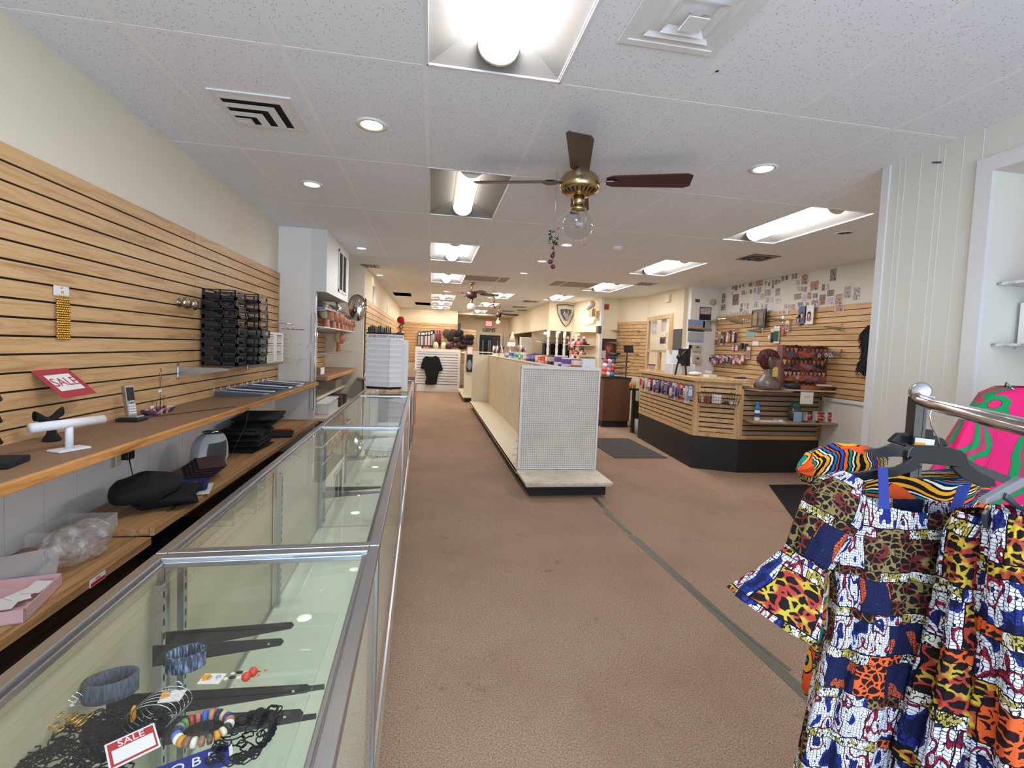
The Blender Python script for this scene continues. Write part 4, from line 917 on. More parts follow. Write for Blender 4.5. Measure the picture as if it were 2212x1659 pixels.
# ---- floor mats and the strip of tape
def mat_(pts, name, label, m='mat_grey'):
    return build(MB().slab([Vector((p.x, p.y, .0015)) for p in pts], .007, m), name, label=label, cat='mat')
mat_([Vector((2.62, 6.33, 0)), Vector((3.42, 6.33, 0)), Vector((3.455, 7.8, 0)), Vector((2.62, 7.8, 0))], 'floor_mat', 'dark grey floor mat between the gondola and the cash counter')
mat_([Vector((3.32, 3.72, 0)), Vector((4.5, 3.72, 0)), Vector((4.5, 4.97, 0)), Vector((4.0, 4.97, 0))][::1], 'floor_mat', 'black floor mat behind the patterned dresses', 'black_kick')
mb = MB()
tp = [(1.70, 4.62), (1.68, 4.1), (1.672, 3.6), (1.69, 3.0), (1.70, 2.5), (1.705, 1.8), (1.70, 1.0), (1.70, .2)]
for i in range(len(tp) - 1):
    (xa, ya), (xb, yb) = tp[i], tp[i + 1]; w = .022 + .012 * (i > 1)
    mb.slab([(xa - w, ya, .001), (xb - w, yb, .001), (xb + w, yb, .001), (xa + w, ya, .001)], -.0012, 'tape')
for (x, y, w, l) in ((1.665, 3.9, .02, .5), (1.725, 2.35, .02, .8)): mb.obox((x, y, .002), (w, l, .0015), 'tape', .08)
build(mb, 'floor_tape', label='greenish grey tape strip crossing the brown carpet', cat='tape')
# ================================================================ CEILING FANS AND ORNAMENTS
def rot2(a, x, y): return (x * math.cos(a) - y * math.sin(a), x * math.sin(a) + y * math.cos(a))
def fan(x, y, zb, label, angles, R_=.55, globe='clear', sc=1.0, hm='brass'):
    t = thing('ceiling_fan', (x, y, zb - .30), label, 'ceiling fan')
    B = lambda mb, n, par=t: build(mb, n, par)
    B(MB().lathe([(.0001, CEIL - .001), (.06, CEIL - .002), (.055, CEIL - .03), (.02, CEIL - .05)], (x, y, 0), 'brass', 20), 'canopy')
    B(MB().tube([(x, y, CEIL - .04), (x, y, zb + .06)], .012, 'brass', 12), 'downrod')
    S = lambda L_: [(a_ * sc, b_) for a_, b_ in L_]
    B(MB().lathe(S([(.03, .06), (.085, .055), (.10, .03), (.105, .0), (.105, -.028), (.095, -.045), (.06, -.072), (.035, -.078), (.03, -.078)]), (x, y, zb), hm, 36), 'motor_housing')
    mb = MB()
    for k in range(22):
        a = 2 * math.pi * k / 22; d = Vector((math.cos(a), math.sin(a), 0)); s_ = Vector((-math.sin(a), math.cos(a), 0)) * .005
        p = Vector((x, y, zb)); A = p + d * .091 * sc + Vector((0, 0, -.050)); Bq = p + d * .066 * sc + Vector((0, 0, -.069)); up = (d * .6 + Vector((0, 0, -.8))).normalized() * .0015
        mb.add([A - s_ + up, A + s_ + up, Bq + s_ * .7 + up, Bq - s_ * .7 + up], [(0, 1, 2, 3)], 'groove')
    B(mb, 'vent_slots')
    B(MB().lathe([(.036, -.078), (.036, -.10), (.038, -.102), (.038, -.108), (.036, -.11), (.036, -.145), (.050, -.150), (.052, -.165), (.046, -.172)], (x, y, zb), 'brass', 28), 'switch_housing')
    gr_ = .082 * sc
    if globe == 'clear':
        B(MB().ball((x, y, zb - .165 - gr_ * .93), gr_, 'clear_globe' if 'clear_globe' in MATS else glass('clear_globe', (.93, .95, .97)), 28, 18), 'globe')
        bl = B(MB().lathe([(.013, 0), (.013, -.03), (.018, -.045), (.028, -.07), (.028, -.085), (.018, -.103), (.0001, -.11)], (x, y, zb - .172), 'frosted_plastic', 18), 'light_bulb')
    else:
        B(MB().ball((x, y, zb - .165 - gr_ * .93), gr_, P('opal_glass', 'e6e0d6', .25), 24, 16), 'globe')
    for k, a in enumerate(angles):
        mb = MB()
        def bl(u, v, a=a):
            r_ = .17 + (R_ - .17) * v; w = (.056 + .018 * v) * (min(1, (1 - v) * 12 + .72)) * (min(1, .62 + v * 5))
            X_, Y_ = r_, (u - .5) * 2 * w; zz = -(u - .5) * 2 * w * .24
            q = rot2(a, X_, Y_); return Vector((x + q[0], y + q[1], zb + .020 + zz))
        mb.grid(bl, 6, 14, 'brown_fan').grid(lambda u, v: bl(1 - u, v) + Vector((0, 0, -.006)), 6, 14, 'brown_fan')
        for (ua, va, ub, vb, n) in ((0, 0, 0, 1, 14), (1, 0, 1, 1, 14), (0, 0, 1, 0, 6), (0, 1, 1, 1, 6)):
            mb.grid(lambda u, v, ua=ua, va=va, ub=ub, vb=vb: bl(ua + (ub - ua) * u, va + (vb - va) * u) + Vector((0, 0, -.006 * v)), n, 1, 'brown_fan')
        bo = B(mb, 'blade')
        mb = MB(); pts = []
        for (r_, w) in ((.09, .018), (.13, .012), (.17, .03), (.215, .032), (.25, .006)): pts.append((r_, w))
        poly = [(r_, -w) for r_, w in pts] + [(r_, w) for r_, w in pts[::-1]]
        vs = [(x + rot2(a, *q)[0], y + rot2(a, *q)[1], zb + .012 + q[1] * .2) for q in poly]
        mb.slab(vs, -.003, 'dark_alu'); build(mb, 'blade_bracket', bo)
    B(MB().tube([(x + .04, y - .02, zb - .09), (x + .045, y - .03, zb - .30)], .0012, 'brass', 5).tube([(x + .045, y - .03, zb - .30), (x + .045, y - .03, zb - .40)], [.004, .006], 'pull_wood' if 'pull_wood' in MATS else P('pull_wood', 'b08058', .5), 8), 'pull_chain')
    return t
Yf = 3.05; pf = at(1252, 398, Y=Yf)
# three visible blades: towards the camera, left, right; the fourth hides behind the housing
fan(pf.x, Yf, pf.z, 'nearest ceiling fan with dark blades, brass motor and clear glass globe', [math.radians(v) for v in (-17.6, 72.4, 162.4, 252.4)], R_=.70, sc=1.25)
pf2 = at(1019, 636, Y=9.3); fan(pf2.x, 9.3, pf2.z, 'second ceiling fan with a white opal globe farther down the aisle', [math.radians(v) for v in (8, 98, 188, 290)], globe='opal', sc=1.05, hm='brown_fan')
pf3 = at(1077, 682, Y=14.3); fan(pf3.x, 14.3, pf3.z + .03, 'farthest ceiling fan hanging in front of the doorway wall', [math.radians(v) for v in (3, 93, 183, 273)], globe='opal', R_=.62, sc=.85, hm='brown_fan')
P('grape', '5e1f33', .35); P('leaf_dark', '1f3326', .7); P('apple', '9c2030', .3)
def ornament(px, py, Y, n, m, label, lf=True, top=None):
    p = at(px, py, Y=Y); t = thing('hanging_ornament', tuple(p), label, 'ornament')
    build(MB().tube([(p.x, p.y, CEIL), p + Vector((0, 0, .10))], .0012, 'chrome', 5), 'string', t)
    mb = MB(); r_ = random.Random(n)
    for k in range(46 if lf else 20):
        a = r_.uniform(0, 6.28); v = r_.uniform(0, 1); q = p + Vector((.028 * math.cos(a), .028 * math.sin(a), -.02 + .12 * v))
        mb.add([q + Vector((r_.uniform(-.016, .016), r_.uniform(-.016, .016), r_.uniform(-.018, .018))) for _ in range(3)], [(0, 1, 2)], 'leaf_dark')
    build(mb, 'leaf_sprig', t)
    pts = [(-.002, -.045), (.004, -.075), (-.002, -.10), (-.01, -.14), (.002, -.175), (.012, -.195)]
    for i in range(n):
        dx, dz = pts[i % 6]; build(MB().ball(p + Vector((dx * 1.6, .01 * (i % 2), dz)), .017 if i > 1 else .011, m, 12, 9), 'fruit', t)
    build(MB().tube([p + Vector((0, 0, -.01)), p + Vector((0, 0, -.15))], .002, 'leaf_dark', 5), 'stem', t)
ornament(1196, 522, 3.3, 5, 'grape', 'dark grape ornament hanging from the ceiling left of the glass globe')
ornament(1068, 640, 8.2, 6, 'apple', 'red apple ornament hanging in front of a far troffer', False)
# ================================================================ WHITE TOWER DISPLAY ON THE SHOWCASES
Yt = 5.33; zb = .967
pa, pb_, pc_ = at(790, 840, Y=Yt + .08), at(838, 849, Y=Yt - .04), at(880, 840, Y=Yt + .08)
ztop = at(838, 722, Y=Yt).z
t = thing('display_tower', (pb_.x, Yt + .1, zb), 'tall white faceted cardboard display tower with grey lettering across its top, on the showcases', 'display')
P('tower_white', 'f1f0f3', .5); P('tower_text', '4a484c', .6)
xa, xm, xb = pa.x, pb_.x, at(868, 800, Y=Yt + .06).x
zl = zb + .055
nT = 9
build(MB().prism([(xa + .03, Yt + .05), (xm, Yt - .02), (xb, Yt + .05), (xb, Yt + .24), (xa + .03, Yt + .24)], zb, zb + .028, 'clear_plastic'), 'foot', t)
build(MB().prism([(xa + .015, Yt + .055), (xm, Yt - .01), (xb - .01, Yt + .055), (xb - .01, Yt + .24), (xa + .015, Yt + .24)], zb + .028, zl, 'black_plastic'), 'lower_gap', t)
build(MB().prism([(xa, Yt + .07), (xm, Yt - .03), (xb, Yt + .06), (xb, Yt + .26), (xa, Yt + .26)], zl, ztop, 'tower_white'), 'body', t)
for k in range(nT):
    z0 = zl + (ztop - .055 - zl) * k / nT; z1 = zl + (ztop - .055 - zl) * (k + 1) / nT
    for (x0, y0, x1, y1) in ((xa, Yt + .07, xm, Yt - .03), (xm, Yt - .03, xb, Yt + .06)):
        d = Vector((x1 - x0, y1 - y0, 0)); n_ = Vector((d.y, -d.x, 0)).normalized()
        A = [Vector((x0, y0, z0)), Vector((x1, y1, z0)), Vector((x1, y1, z1)) + n_ * .022, Vector((x0, y0, z1)) + n_ * .022]
        build(MB().add([*A, A[2] - n_ * .022, A[3] - n_ * .022], [(0, 1, 2, 3), (3, 2, 4, 5)], 'tower_white'), 'pocket', t)
for (x0, y0, x1, y1, s_) in ((xa, Yt + .07, xm, Yt - .03, .033), (xm, Yt - .03, xb, Yt + .06, .027)):
    d = Vector((x1 - x0, y1 - y0, 0)).normalized(); n_ = Vector((d.y, -d.x, 0)); c = Vector(((x0 + x1) / 2, (y0 + y1) / 2, ztop - .028)) + n_ * .002
    build(MB().text('JONES STUDIO', s_, frame(c, d, (0, 0, 1), n_), 'tower_text', .0006), 'lettering', t)
build(MB().prism([(xa - .005, Yt + .06), (xm, Yt - .035), (xb + .005, Yt + .05), (xb + .005, Yt + .27), (xa - .005, Yt + .27)], ztop, ztop + .014, 'black_plastic'), 'top_cap', t)
build(MB().box(xb, xb + .06, Yt + .16, Yt + .20, zb, ztop - .05, 'white'), 'side_panel', t)
zc = ztop + .015
mb = MB()
cs = ['18181c', '2a2a30', '3a2c28', '14141a', '8a7440', '4a4450', '202028', '7a7468', '1c1c22', '2c2838', '9a8a40', '181820']
for k, c_ in enumerate(cs):
    x = xa + .012 + k * .021; h = .055 + .02 * math.sin(k * .8) ** 2
    pts = [(x, Yt + .04, zc), (x, Yt + .13, zc)] + [(x, Yt + .085 + .045 * math.cos(a), zc + h * .35 + h * .75 * math.sin(a)) for a in [i * math.pi / 7 for i in range(8)]]
    build(MB().slab(pts, .011, P('fp_' + c_, c_, .5)), 'hair_comb', label=ORD[k] + ' from the left of the dark round-topped hair combs on top of the white tower', cat='comb', group='combs on the white tower')
# doll with red afro
p = Vector((at(866, 718, Y=Yt + .08).x, Yt + .08, zc)); t = thing('figurine', tuple(p), 'small gold figurine with a big round red afro on the white tower', 'figurine')
P('doll_gold', 'a88a50', .3, .6); P('doll_face', '5a4038', .4); P('afro_red', 'c01c28', .95)
build(MB().lathe([(.045, 0), (.047, .008), (.03, .016), (.012, .03), (.016, .05), (.028, .075), (.02, .095), (.01, .105)], p, 'doll_gold', 18).tube([p + Vector((-.02, 0, .08)), p + Vector((-.04, -.02, .06)), p + Vector((-.02, -.03, .04))], .005, 'doll_gold', 8), 'body', t)
build(MB().ball(p + Vector((.018, -.004, .118)), (.017, .018, .022), 'doll_face', 16, 12, lambda v: v * (1.25 if v.x > .012 and abs(v.z) < .006 else 1)), 'head', t)
build(MB().ball(p + Vector((-.006, 0, .150)), .040, 'afro_red', 20, 14, lambda v: v * (1 + .05 * math.sin(v.x * 300) * math.cos(v.z * 280))), 'hair', t)
# ================================================================ NICHE: MANNEQUIN HEADS
def headdef(v, s):
    x, y, z = v.x / s, v.y / s, v.z / s
    x2 = x * (1.0 if x < 0 else .92); y2 = y * (.80 - .16 * max(0, -z))
    if x > 0: x2 += .16 * math.exp(-((y / .14) ** 2) - ((z + .10) / .16) ** 2)             # nose
    if x > 0: x2 += .07 * math.exp(-((y / .22) ** 2) - ((z + .42) / .10) ** 2)             # lips
    if x > 0: x2 += .08 * math.exp(-((y / .25) ** 2) - ((z + .78) / .16) ** 2)             # chin
    if x > 0: x2 -= .07 * math.exp(-(((abs(y) - .32) / .14) ** 2) - ((z - .06) / .12) ** 2)   # eye sockets
    return Vector((x2, y2, z * 1.2)) * s
P('skin_tan', 'b5765a', .5); P('skin_dark', '6e625c', .35); P('net_cream', 'cfc6a4', .8); P('lip', '9c3a34', .4); P('eye_w', 'e8e4e0', .3)
def mannequin(p, s, rz, skin, label, cap='net_cream', wig=None, name='mannequin_head', grp=None, torso=False):
    t = thing(name, tuple(p), label, 'mannequin head', grp)
    T = Matrix.Translation(p) @ Matrix.Rotation(rz, 4, 'Z')
    hc = Vector((0, 0, s * (2.35 if not torso else 3.6)))
    mb = MB(); mb.ball(hc, s, skin, 28, 20, lambda v: headdef(v, s))
    if torso: mb.lathe([(s * 1.55, 0), (s * 1.6, s * .2), (s * 1.5, s * .7), (s * 1.1, s * 1.25), (s * .6, s * 1.7), (s * .48, s * 2.1), (s * .5, s * 2.9)], (0, 0, 0), skin, 24)
    else: mb.lathe([(s * .62, 0), (s * .6, s * .1), (s * .46, s * .7), (s * .5, s * 1.6)], (-.1 * s, 0, 0), skin, 20)
    build(mb.xf(T), 'head', t)
    mb = MB()
    for sy in (-1, 1): mb.ball(hc + Vector((s * .80, sy * s * .27, s * .04)), (s * .07, s * .13, s * .06), 'eye_w', 10, 8).ball(hc + Vector((s * .85, sy * s * .27, s * .04)), (s * .04, s * .055, s * .05), 'black_plastic', 8, 6).ball(hc + Vector((s * .82, sy * s * .28, s * .22)), (s * .05, s * .17, s * .025), 'black_plastic', 8, 5)
    build(mb.xf(T), 'eyes', t)
    build(MB().ball(hc + Vector((s * .93, 0, -s * .52)), (s * .06, s * .2, s * .07), 'lip', 12, 8).xf(T), 'lips', t)
    if cap:
        build(MB().ball(hc + Vector((-.14 * s, 0, .12 * s)), s * 1.02, cap, 24, 16, lambda v: Vector((min(v.x, .35 * s), v.y * .86, v.z * 1.18))).xf(T), 'cap', t)
    if wig: wig(T, hc, s, t)
    return t
for k, (px, py, s, rz) in enumerate(((706, 711, .085, .2), (721, 712, .072, .1), (731, 713, .068, .1), (740, 714, .06, .2), (746, 714, .055, 0), (751, 715, .052, .1), (757, 715, .05, 0), (762, 716, .05, .1))):
    yk = 6.25 + .225 * k; q = at(px, py, Y=yk); q.z = at(706, 711, X=-1.47).z
    mannequin(q, s * .92, rz - .25, 'skin_tan', ORD[k] + ' tan mannequin head from the near end of the upper niche shelf', grp='tan mannequin heads in the niche')
zh = at(706, 711, X=-1.47).z
def niche_shelf(z, y0, y1, label, m='glass', th=.008, x1=-1.22):
    t = thing('niche_shelf', (-1.5, (y0 + y1) / 2, z - th), label, 'shelf')
    build(MB().box(-1.675, x1, y0, y1, z - th, z, m), 'board', t)
    for y in (y0 + .1, y1 - .12): build(MB().slab([(-1.675, y, z - th), (x1, y, z - th), (x1, y, z - th - .01), (-1.675, y, z - th - .06)], .004, 'alu'), 'bracket', t)
niche_shelf(zh - .002, 5.75, 7.9, 'shelf in the niche holding the row of tan mannequin heads', 'white', .012)
zq = at(735, 757, Y=7.45).z
mannequin(Vector((at(734, 740, Y=7.45).x, 7.45, zq)), .078, -.3, 'skin_tan', 'single tan mannequin head with cream cap on the lower niche shelf')
niche_shelf(zq - .002, 5.8, 7.9, 'lower glass shelf in the niche under the single mannequin head')
zk = at(700, 668, X=-1.45).z - .04
niche_shelf(zk, 5.75, 7.9, 'dark top shelf of the niche carrying folded caps', 'dark_alu', .02)
for k, (px, c_, l) in enumerate(((696, 'a59a88', 'beige folded cap at the near end of the top niche shelf'), (714, '4f6878', 'blue grey folded cap on the top niche shelf'), (727, 'c8643c', 'orange folded cap on the top niche shelf'), (738, 'b8b4a8', 'pale folded cap beside the orange one'))):
    q = at(px, 662, X=-1.45); mb = MB()
    mb.ball((-1.45, q.y, zk + .001 + .07), (.10, .075, .07), P('cap_' + c_, c_, .8), 16, 10, lambda v: Vector((v.x, v.y, v.z if v.z < 0 else v.z * .9 - v.x * .25)))
    build(mb, 'cap', label=l, cat='cap')
P('silver_vase', 'b0a8a0', .15, 1)
build(MB().lathe([(.04, 0), (.06, .02), (.05, .10), (.025, .14), (.05, .19), (.075, .25), (.05, .30), (.03, .30)], (-1.36, 7.25, zk + .001), 'silver_vase', 20), 'silver_vase', label='silver hourglass shaped vase on the top niche shelf', cat='vase')
q = at(772, 663, Y=7.7)
t = thing('foil_bag', (q.x, 7.7, zk), 'shiny silver round hand mirror hood standing at the end of the niche shelf', 'mirror')
build(MB().ball((q.x, 7.7, q.z - .02), (.13, .06, .20), P('mirror_silver', 'd8d4d0', .08, 1), 36, 24), 'dome', t)
build(MB().tube([(q.x + .132 * math.cos(a), 7.67, q.z - .02 + .205 * math.sin(a)) for a in [3.0 - i * .18 for i in range(18)]], .006, 'black_plastic', 8), 'rim', t)
# niche lower counter and boxes
zn = 1.0
plank('niche_counter', -1.68, -1.17, 5.74, 7.95, at(690, 826, X=-1.17).z - .01, at(690, 826, X=-1.17).z + .03, 'wood edged counter in the niche below the mannequin heads', cat='counter')
zn = at(690, 826, X=-1.17).z + .032
for (zz, xe, l) in ((.78, -1.34, 'cream shelf below the niche counter with a pale carton'), (.57, -1.16, 'lowest cream shelf of the niche with a white lidded box')):
    build(MB().box(-1.68, xe, 5.74, 7.95, zz, zz + .03, 'cream_shelf'), 'cream_shelf', label=l, cat='shelf')
build(MB().obox((-1.51, 7.45, .811 + .06), (.30, .46, .12), P('carton_pink', 'b8a49c', .7)), 'carton', label='pale pinkish carton on the cream shelf below the niche counter', cat='box', bevel=.004)
t = thing('storage_box', (-1.42, 6.35, .601), 'white cardboard storage box with a sloped lid on the lowest niche shelf', 'box')
build(MB().obox((-1.42, 6.35, .601 + .06), (.40, .62, .12), 'white'), 'body', t, bevel=.004)
build(MB().slab([(-1.63, 6.03, .722), (-1.21, 6.03, .722), (-1.21, 6.67, .748), (-1.63, 6.67, .748)], .010, 'white'), 'lid', t)
for k in range(5): build(MB().obox((-1.32, 6.82 + k * .12, .601 + .06 + .01 * (k % 2)), (.20, .10, .12 + .02 * (k % 2)), P('dk_' + str(k % 3), ('4a3830', '6a564c', '2c2422')[k % 3], .7)), 'dark_box', label='brown box, %s beyond the white storage box in the niche' % ORD[k], cat='box', group='brown boxes in the niche')
t = thing('cotton_box', (-1.45, 6.15, zn), 'tan box of cotton swabs on the niche counter', 'box')
build(MB().box(-1.52, -1.32, 6.05, 6.25, zn, zn + .085, P('kraft', 'a07858', .7)).box(-1.32, -1.318, 6.05, 6.25, zn, zn + .085, 'white'), 'box', t)
build(MB().ball((-1.45, 6.15, zn + .11), (.05, .06, .04), 'white', 12, 8), 'swabs', t)
t = thing('hair_clippers', (-1.33, 6.55, zn), 'black scissors lying beside the tan box on the niche counter', 'scissors')
for s_ in (-1, 1):
    build(MB().tube([(-1.40, 6.5 + .03 * s_, zn + .006), (-1.30, 6.62 - .03 * s_, zn + .008)], [.004, .002], 'black_plastic', 6), 'blade', t)
    build(MB().tube([(-1.42 + .02 * math.cos(a), 6.47 + .045 * s_ + .02 * math.sin(a), zn + .006) for a in [i * .6 for i in range(11)]], .004, 'black_plastic', 6), 'handle', t)
build(MB().lathe([(.0001, .0), (.18, .0), (.185, .012), (.18, .024), (.0001, .024)], (-1.0, 7.95, .90), P('stool_wood', 'a8845c', .5), 28).tube([(-1.0, 7.95, 0), (-1.0, 7.95, .90)], .03, 'dark_alu', 12).lathe([(.17, 0), (.15, .02), (.03, .04)], (-1.0, 7.95, 0), 'dark_alu', 20), 'bar_stool', label='round wooden stool seat between the niche and the white tower', cat='stool')
# wall posters
build(MB().box(-1.0995, -1.097, 9.1, 9.45, 1.88, 2.55, 'black_plastic').box(-1.097, -1.096, 9.33, 9.45, 1.9, 2.52, P('poster_silver', 'a8a098', .3, .5)), 'wall_poster', label='black and silver poster high on the far left wall', cat='poster')
build(MB().box(-1.0995, -1.097, 11.9, 12.1, 1.85, 2.5, 'poster_silver').box(-1.097, -1.096, 11.92, 12.0, 1.9, 2.4, P('poster_tan', '8a7c66', .6)), 'wall_poster', label='narrow patterned poster farther along the left wall', cat='poster')
struct(MB().box(-1.104, -1.09, 8.1, 8.16, .0, 2.22, 'groove'), 'trim_9')
# ================================================================ CASH COUNTER
CP = [Vector((3.69, 7.95, 0)), Vector((3.474, 5.808, 0)), Vector((3.97, 5.54, 0)), Vector((5.146, 5.53, 0))]
t = thing('cash_counter', (4.3, 6.3, 0), 'angled oak slatted cash counter with a black base at the right', 'counter')
inn = [Vector((4.15, 7.95, 0)), Vector((3.95, 6.05, 0)), Vector((4.15, 5.92, 0)), Vector((5.146, 5.92, 0))]
def face(a, b, z0, z1, th, m, name, inset=0.0, par=t, u0=0, u1=1, out=0.0):
    d = (b - a); L = d.length; d.normalize(); n = Vector((d.y, -d.x, 0))
    if n.dot(Vector((-1, -1, 0))) < 0: n = -n
    A, B_ = a + d * L * u0 + n * out, a + d * L * u1 + n * out
    vs = [A, B_, B_ - n * th, A - n * th]
    vs = [Vector((v.x, v.y, z)) for z in (z0, z1) for v in vs]
    return MB().add(vs, [(0, 1, 2, 3), (4, 5, 6, 7), (0, 1, 5, 4), (1, 2, 6, 5), (2, 3, 7, 6), (3, 0, 4, 7)], m), d, n, L
for i in range(3):
    a, b = CP[i], CP[i + 1]
    mb, d, n, L = face(a, b, 0, .44, .02, 'black_kick', ''); build(mb, 'base_panel', t)
    ztp = 1.165 if i < 2 else 1.10
    mb, d, n, L = face(a, b, .44, ztp, .02, 'groove', '', out=-.004); build(mb, 'backing', t)
    wm = 'counter_wood' if i < 2 else 'counter_dull'
    fr_ = .07 if i == 1 else .035
    mb = MB()
    z = .50 if i < 2 else .49
    m2, *_ = face(a, b, .44, z, .02, 'counter_wood', '', out=.004); mb.add(m2.v, m2.f, 'counter_wood')
    for (u0, u1) in ((0, fr_ / L * 1.0), (1 - fr_ / L, 1)):
        m2, *_ = face(a, b, .44, ztp, .02, 'counter_wood_z', '', out=.0045, u0=u0, u1=u1); mb.add(m2.v, m2.f, 'counter_wood_z')
    if i == 1: m2, *_ = face(a, b, ztp - .06, ztp, .02, wm, '', out=.0042); mb.add(m2.v, m2.f, wm)
    build(mb, 'face_frame', t)
    mb = MB(); p_ = .0655
    while z < ztp - .02:
        z1 = min(z + p_ - .008, ztp)
        m2, *_ = face(a, b, z + .008, z1 + .0, .02, wm, '', out=.003, u0=fr_ / L, u1=1 - fr_ / L); mb.add(m2.v, m2.f, wm); z += p_
    build(mb, 'slats', t)
def slabpoly(pts, z0, z1, m): return MB().prism([(p.x, p.y) for p in pts], z0, z1, m)
top_o = [CP[0] + Vector((-.05, 0, 0)), CP[1] + Vector((-.045, -.03, 0)), CP[2] + Vector((.02, -.05, 0)), CP[2] + Vector((.12, -.05, 0)), Vector((4.2, 5.80, 0)), inn[1], inn[0]]
build(slabpoly(top_o, 1.165, 1.212, 'counter_wood'), 'countertop', t, bevel=.004)
build(MB().box(3.95, 4.15, 6.05, 7.95, .1, 1.16, 'wall_warm'), 'inner_cabinet', t)
build(MB().box(4.15, 5.146, 5.56, 5.9, .1, 1.09, 'counter_dull'), 'inner_cabinet', t)
build(MB().box(5.12, 5.148, 5.50, 5.535, .45, 1.12, 'counter_dull'), 'end_post', t)
# ledge boards on the right face
def ledge(pts, z, m, label, th=.018, name='ledge_shelf'):
    return build(MB().prism(pts, z - th, z, m), name, label=label, cat='shelf', bevel=.003)
lz = at(1700, 832, Y=5.5).z
ledge([(4.06, 5.27), (4.16, 5.30), (4.5, 5.30), (4.5, 5.9), (4.02, 5.9), (3.99, 5.5)], 1.125, 'counter_dull', 'upper ledge of the counter under the mannequin with the red wig')
ledge([(4.501, 5.28), (5.14, 5.28), (5.14, 5.9), (4.501, 5.9)], 1.125, P('ledge_white', 'c8c0b4', .4), 'pale upper ledge holding baskets and the hair box')
ledge([(3.95, 5.24), (4.55, 5.22), (4.6, 5.515), (4.01, 5.515)], .712, 'counter_dull', 'lower wooden ledge holding the blue bottle')
ledge([(4.56, 5.24), (5.146, 5.24), (5.146, 5.515), (4.62, 5.515)], .712, 'counter_dull', 'lower wooden ledge holding the christmas tins', )
Z2 = .7125; Z1 = 1.126; ZCT = 1.213
def cz(px, py, z): return at(px, py, Z=z)
def cy(px, Y, z): p = at(px, 830, Y=Y); return Vector((p.x, Y, z))
# bottle
p = cy(1640, 5.36, Z2); t2 = thing('spray_bottle', tuple(p), 'white bottle with blue print and blue cap on the lower ledge', 'bottle')
build(MB().lathe([(.030, 0), (.032, .01), (.032, .115), (.026, .14)], p, 'white', 20), 'body', t2)
build(MB().lathe([(.0325, .05), (.0325, .10)], p, P('bottle_blue', '2f4f9a', .4), 20, cap=False), 'label_band', t2)
build(MB().lathe([(.027, .138), (.034, .15), (.032, .175), (.016, .20), (.020, .215), (.018, .235), (.0001, .236)], p, P('cap_blue', '2a78b8', .35), 20), 'cap', t2)
build(MB().prism([(cy(1670, 5.3, 0).x - .1, 5.27), (cy(1700, 5.3, 0).x, 5.27), (cy(1700, 5.3, 0).x, 5.38), (cy(1645, 5.3, 0).x, 5.40)], Z2, Z2 + .006, 'paper'), 'paper_pad', label='flat white pad beside the blue bottle', cat='paper')
# tins with ribbons, red discs
def xtin(px, w, h, txt, lab, dpt=.08):
    p = cy(px, 5.36, Z2); t2 = thing('gift_tin', tuple(p), lab, 'tin')
    build(MB().box(p.x - w / 2, p.x + w / 2, 5.36, 5.36 + dpt, Z2, Z2 + h, 'white'), 'tin', t2, bevel=.002)
    mb = MB(); k = p.x - w / 2 + .006
    while k < p.x + w / 2 - .006: mb.box(k, k + .006, 5.3585, 5.36, Z2, Z2 + h, 'red'); k += .014
    mb.box(p.x - w / 2, p.x + w / 2, 5.3575, 5.36, Z2 + h * .82, Z2 + h, P('deep_red', '8c1a24', .5)); build(mb, 'stripes', t2)
    r_ = min(w, h) * .44
    build(MB().lathe([(.0001, 0), (r_, 0), (r_, .0015), (.0001, .0016)], (p.x, 5.357, Z2 + h * .42), 'red', 24, (0, -1, 0)), 'disc', t2)
    if txt: build(MB().text(txt, r_ * .72, frame((p.x, 5.355, Z2 + h * .42), (1, 0, 0), (0, 0, 1), (0, -1, 0)), 'white', .0004), 'lettering', t2)
xtin(1778, .105, .125, 'merry', 'square white and red tin lettered merry on the lower ledge'); xtin(1800, .10, .125, 'noel', 'square white and red tin lettered noel, rightmost on the lower ledge')
xtin(1753, .06, .115, '', 'narrow red and white tin left of the merry tin'); 
build(MB().box(cy(1731, 5.33, 0).x - .06, cy(1731, 5.33, 0).x + .045, 5.335, 5.352, Z2, Z2 + .125, P('light_blue', '8fb8d8', .4)), 'blue_card', label='pale blue card box standing in front of the teal globe', cat='box')
p = cy(1722, 5.42, Z2); t2 = thing('bubble_bust', tuple(p), 'dark glass bust with a teal dome behind the pale blue card', 'ornament')
build(MB().ball(p + Vector((-.01, 0, .10)), (.085, .07, .10), P('dark_glass', '4a4c4a', .1), 20, 12), 'body', t2)
build(MB().ball(p + Vector((0, 0, .20)), (.055, .05, .045), P('teal', '2c6c70', .15), 18, 12), 'dome', t2)
p = cy(1690, 5.32, Z2)
build(MB().box(p.x - .045, p.x + .045, 5.3, 5.38, Z2, Z2 + .03, 'clear_plastic').box(p.x - .03, p.x + .02, 5.298, 5.299, Z2 + .006, Z2 + .026, 'white'), 'card_holder', label='small clear card holder on the lower ledge', cat='holder')
mb = MB(); r2 = random.Random(2)
for k in range(7): mb.obox((4.66 + .05 * k, 5.32, Z2 + .012), (.04, .05, .02), ('dark_alu', 'deep_red', 'clear_plastic')[k % 3], r2.uniform(-.3, .3))
for k in range(5):
    build(MB().obox((4.72 + .055 * k, 5.30, Z2 + .011), (.045, .05, .02), ('dark_alu', 'kraft', 'clear_plastic')[k % 3], .1 * k), 'trinket', label=ORD[k] + ' from the left of the small trinkets in front of the tins', cat='trinket', group='trinkets on the lower ledge')
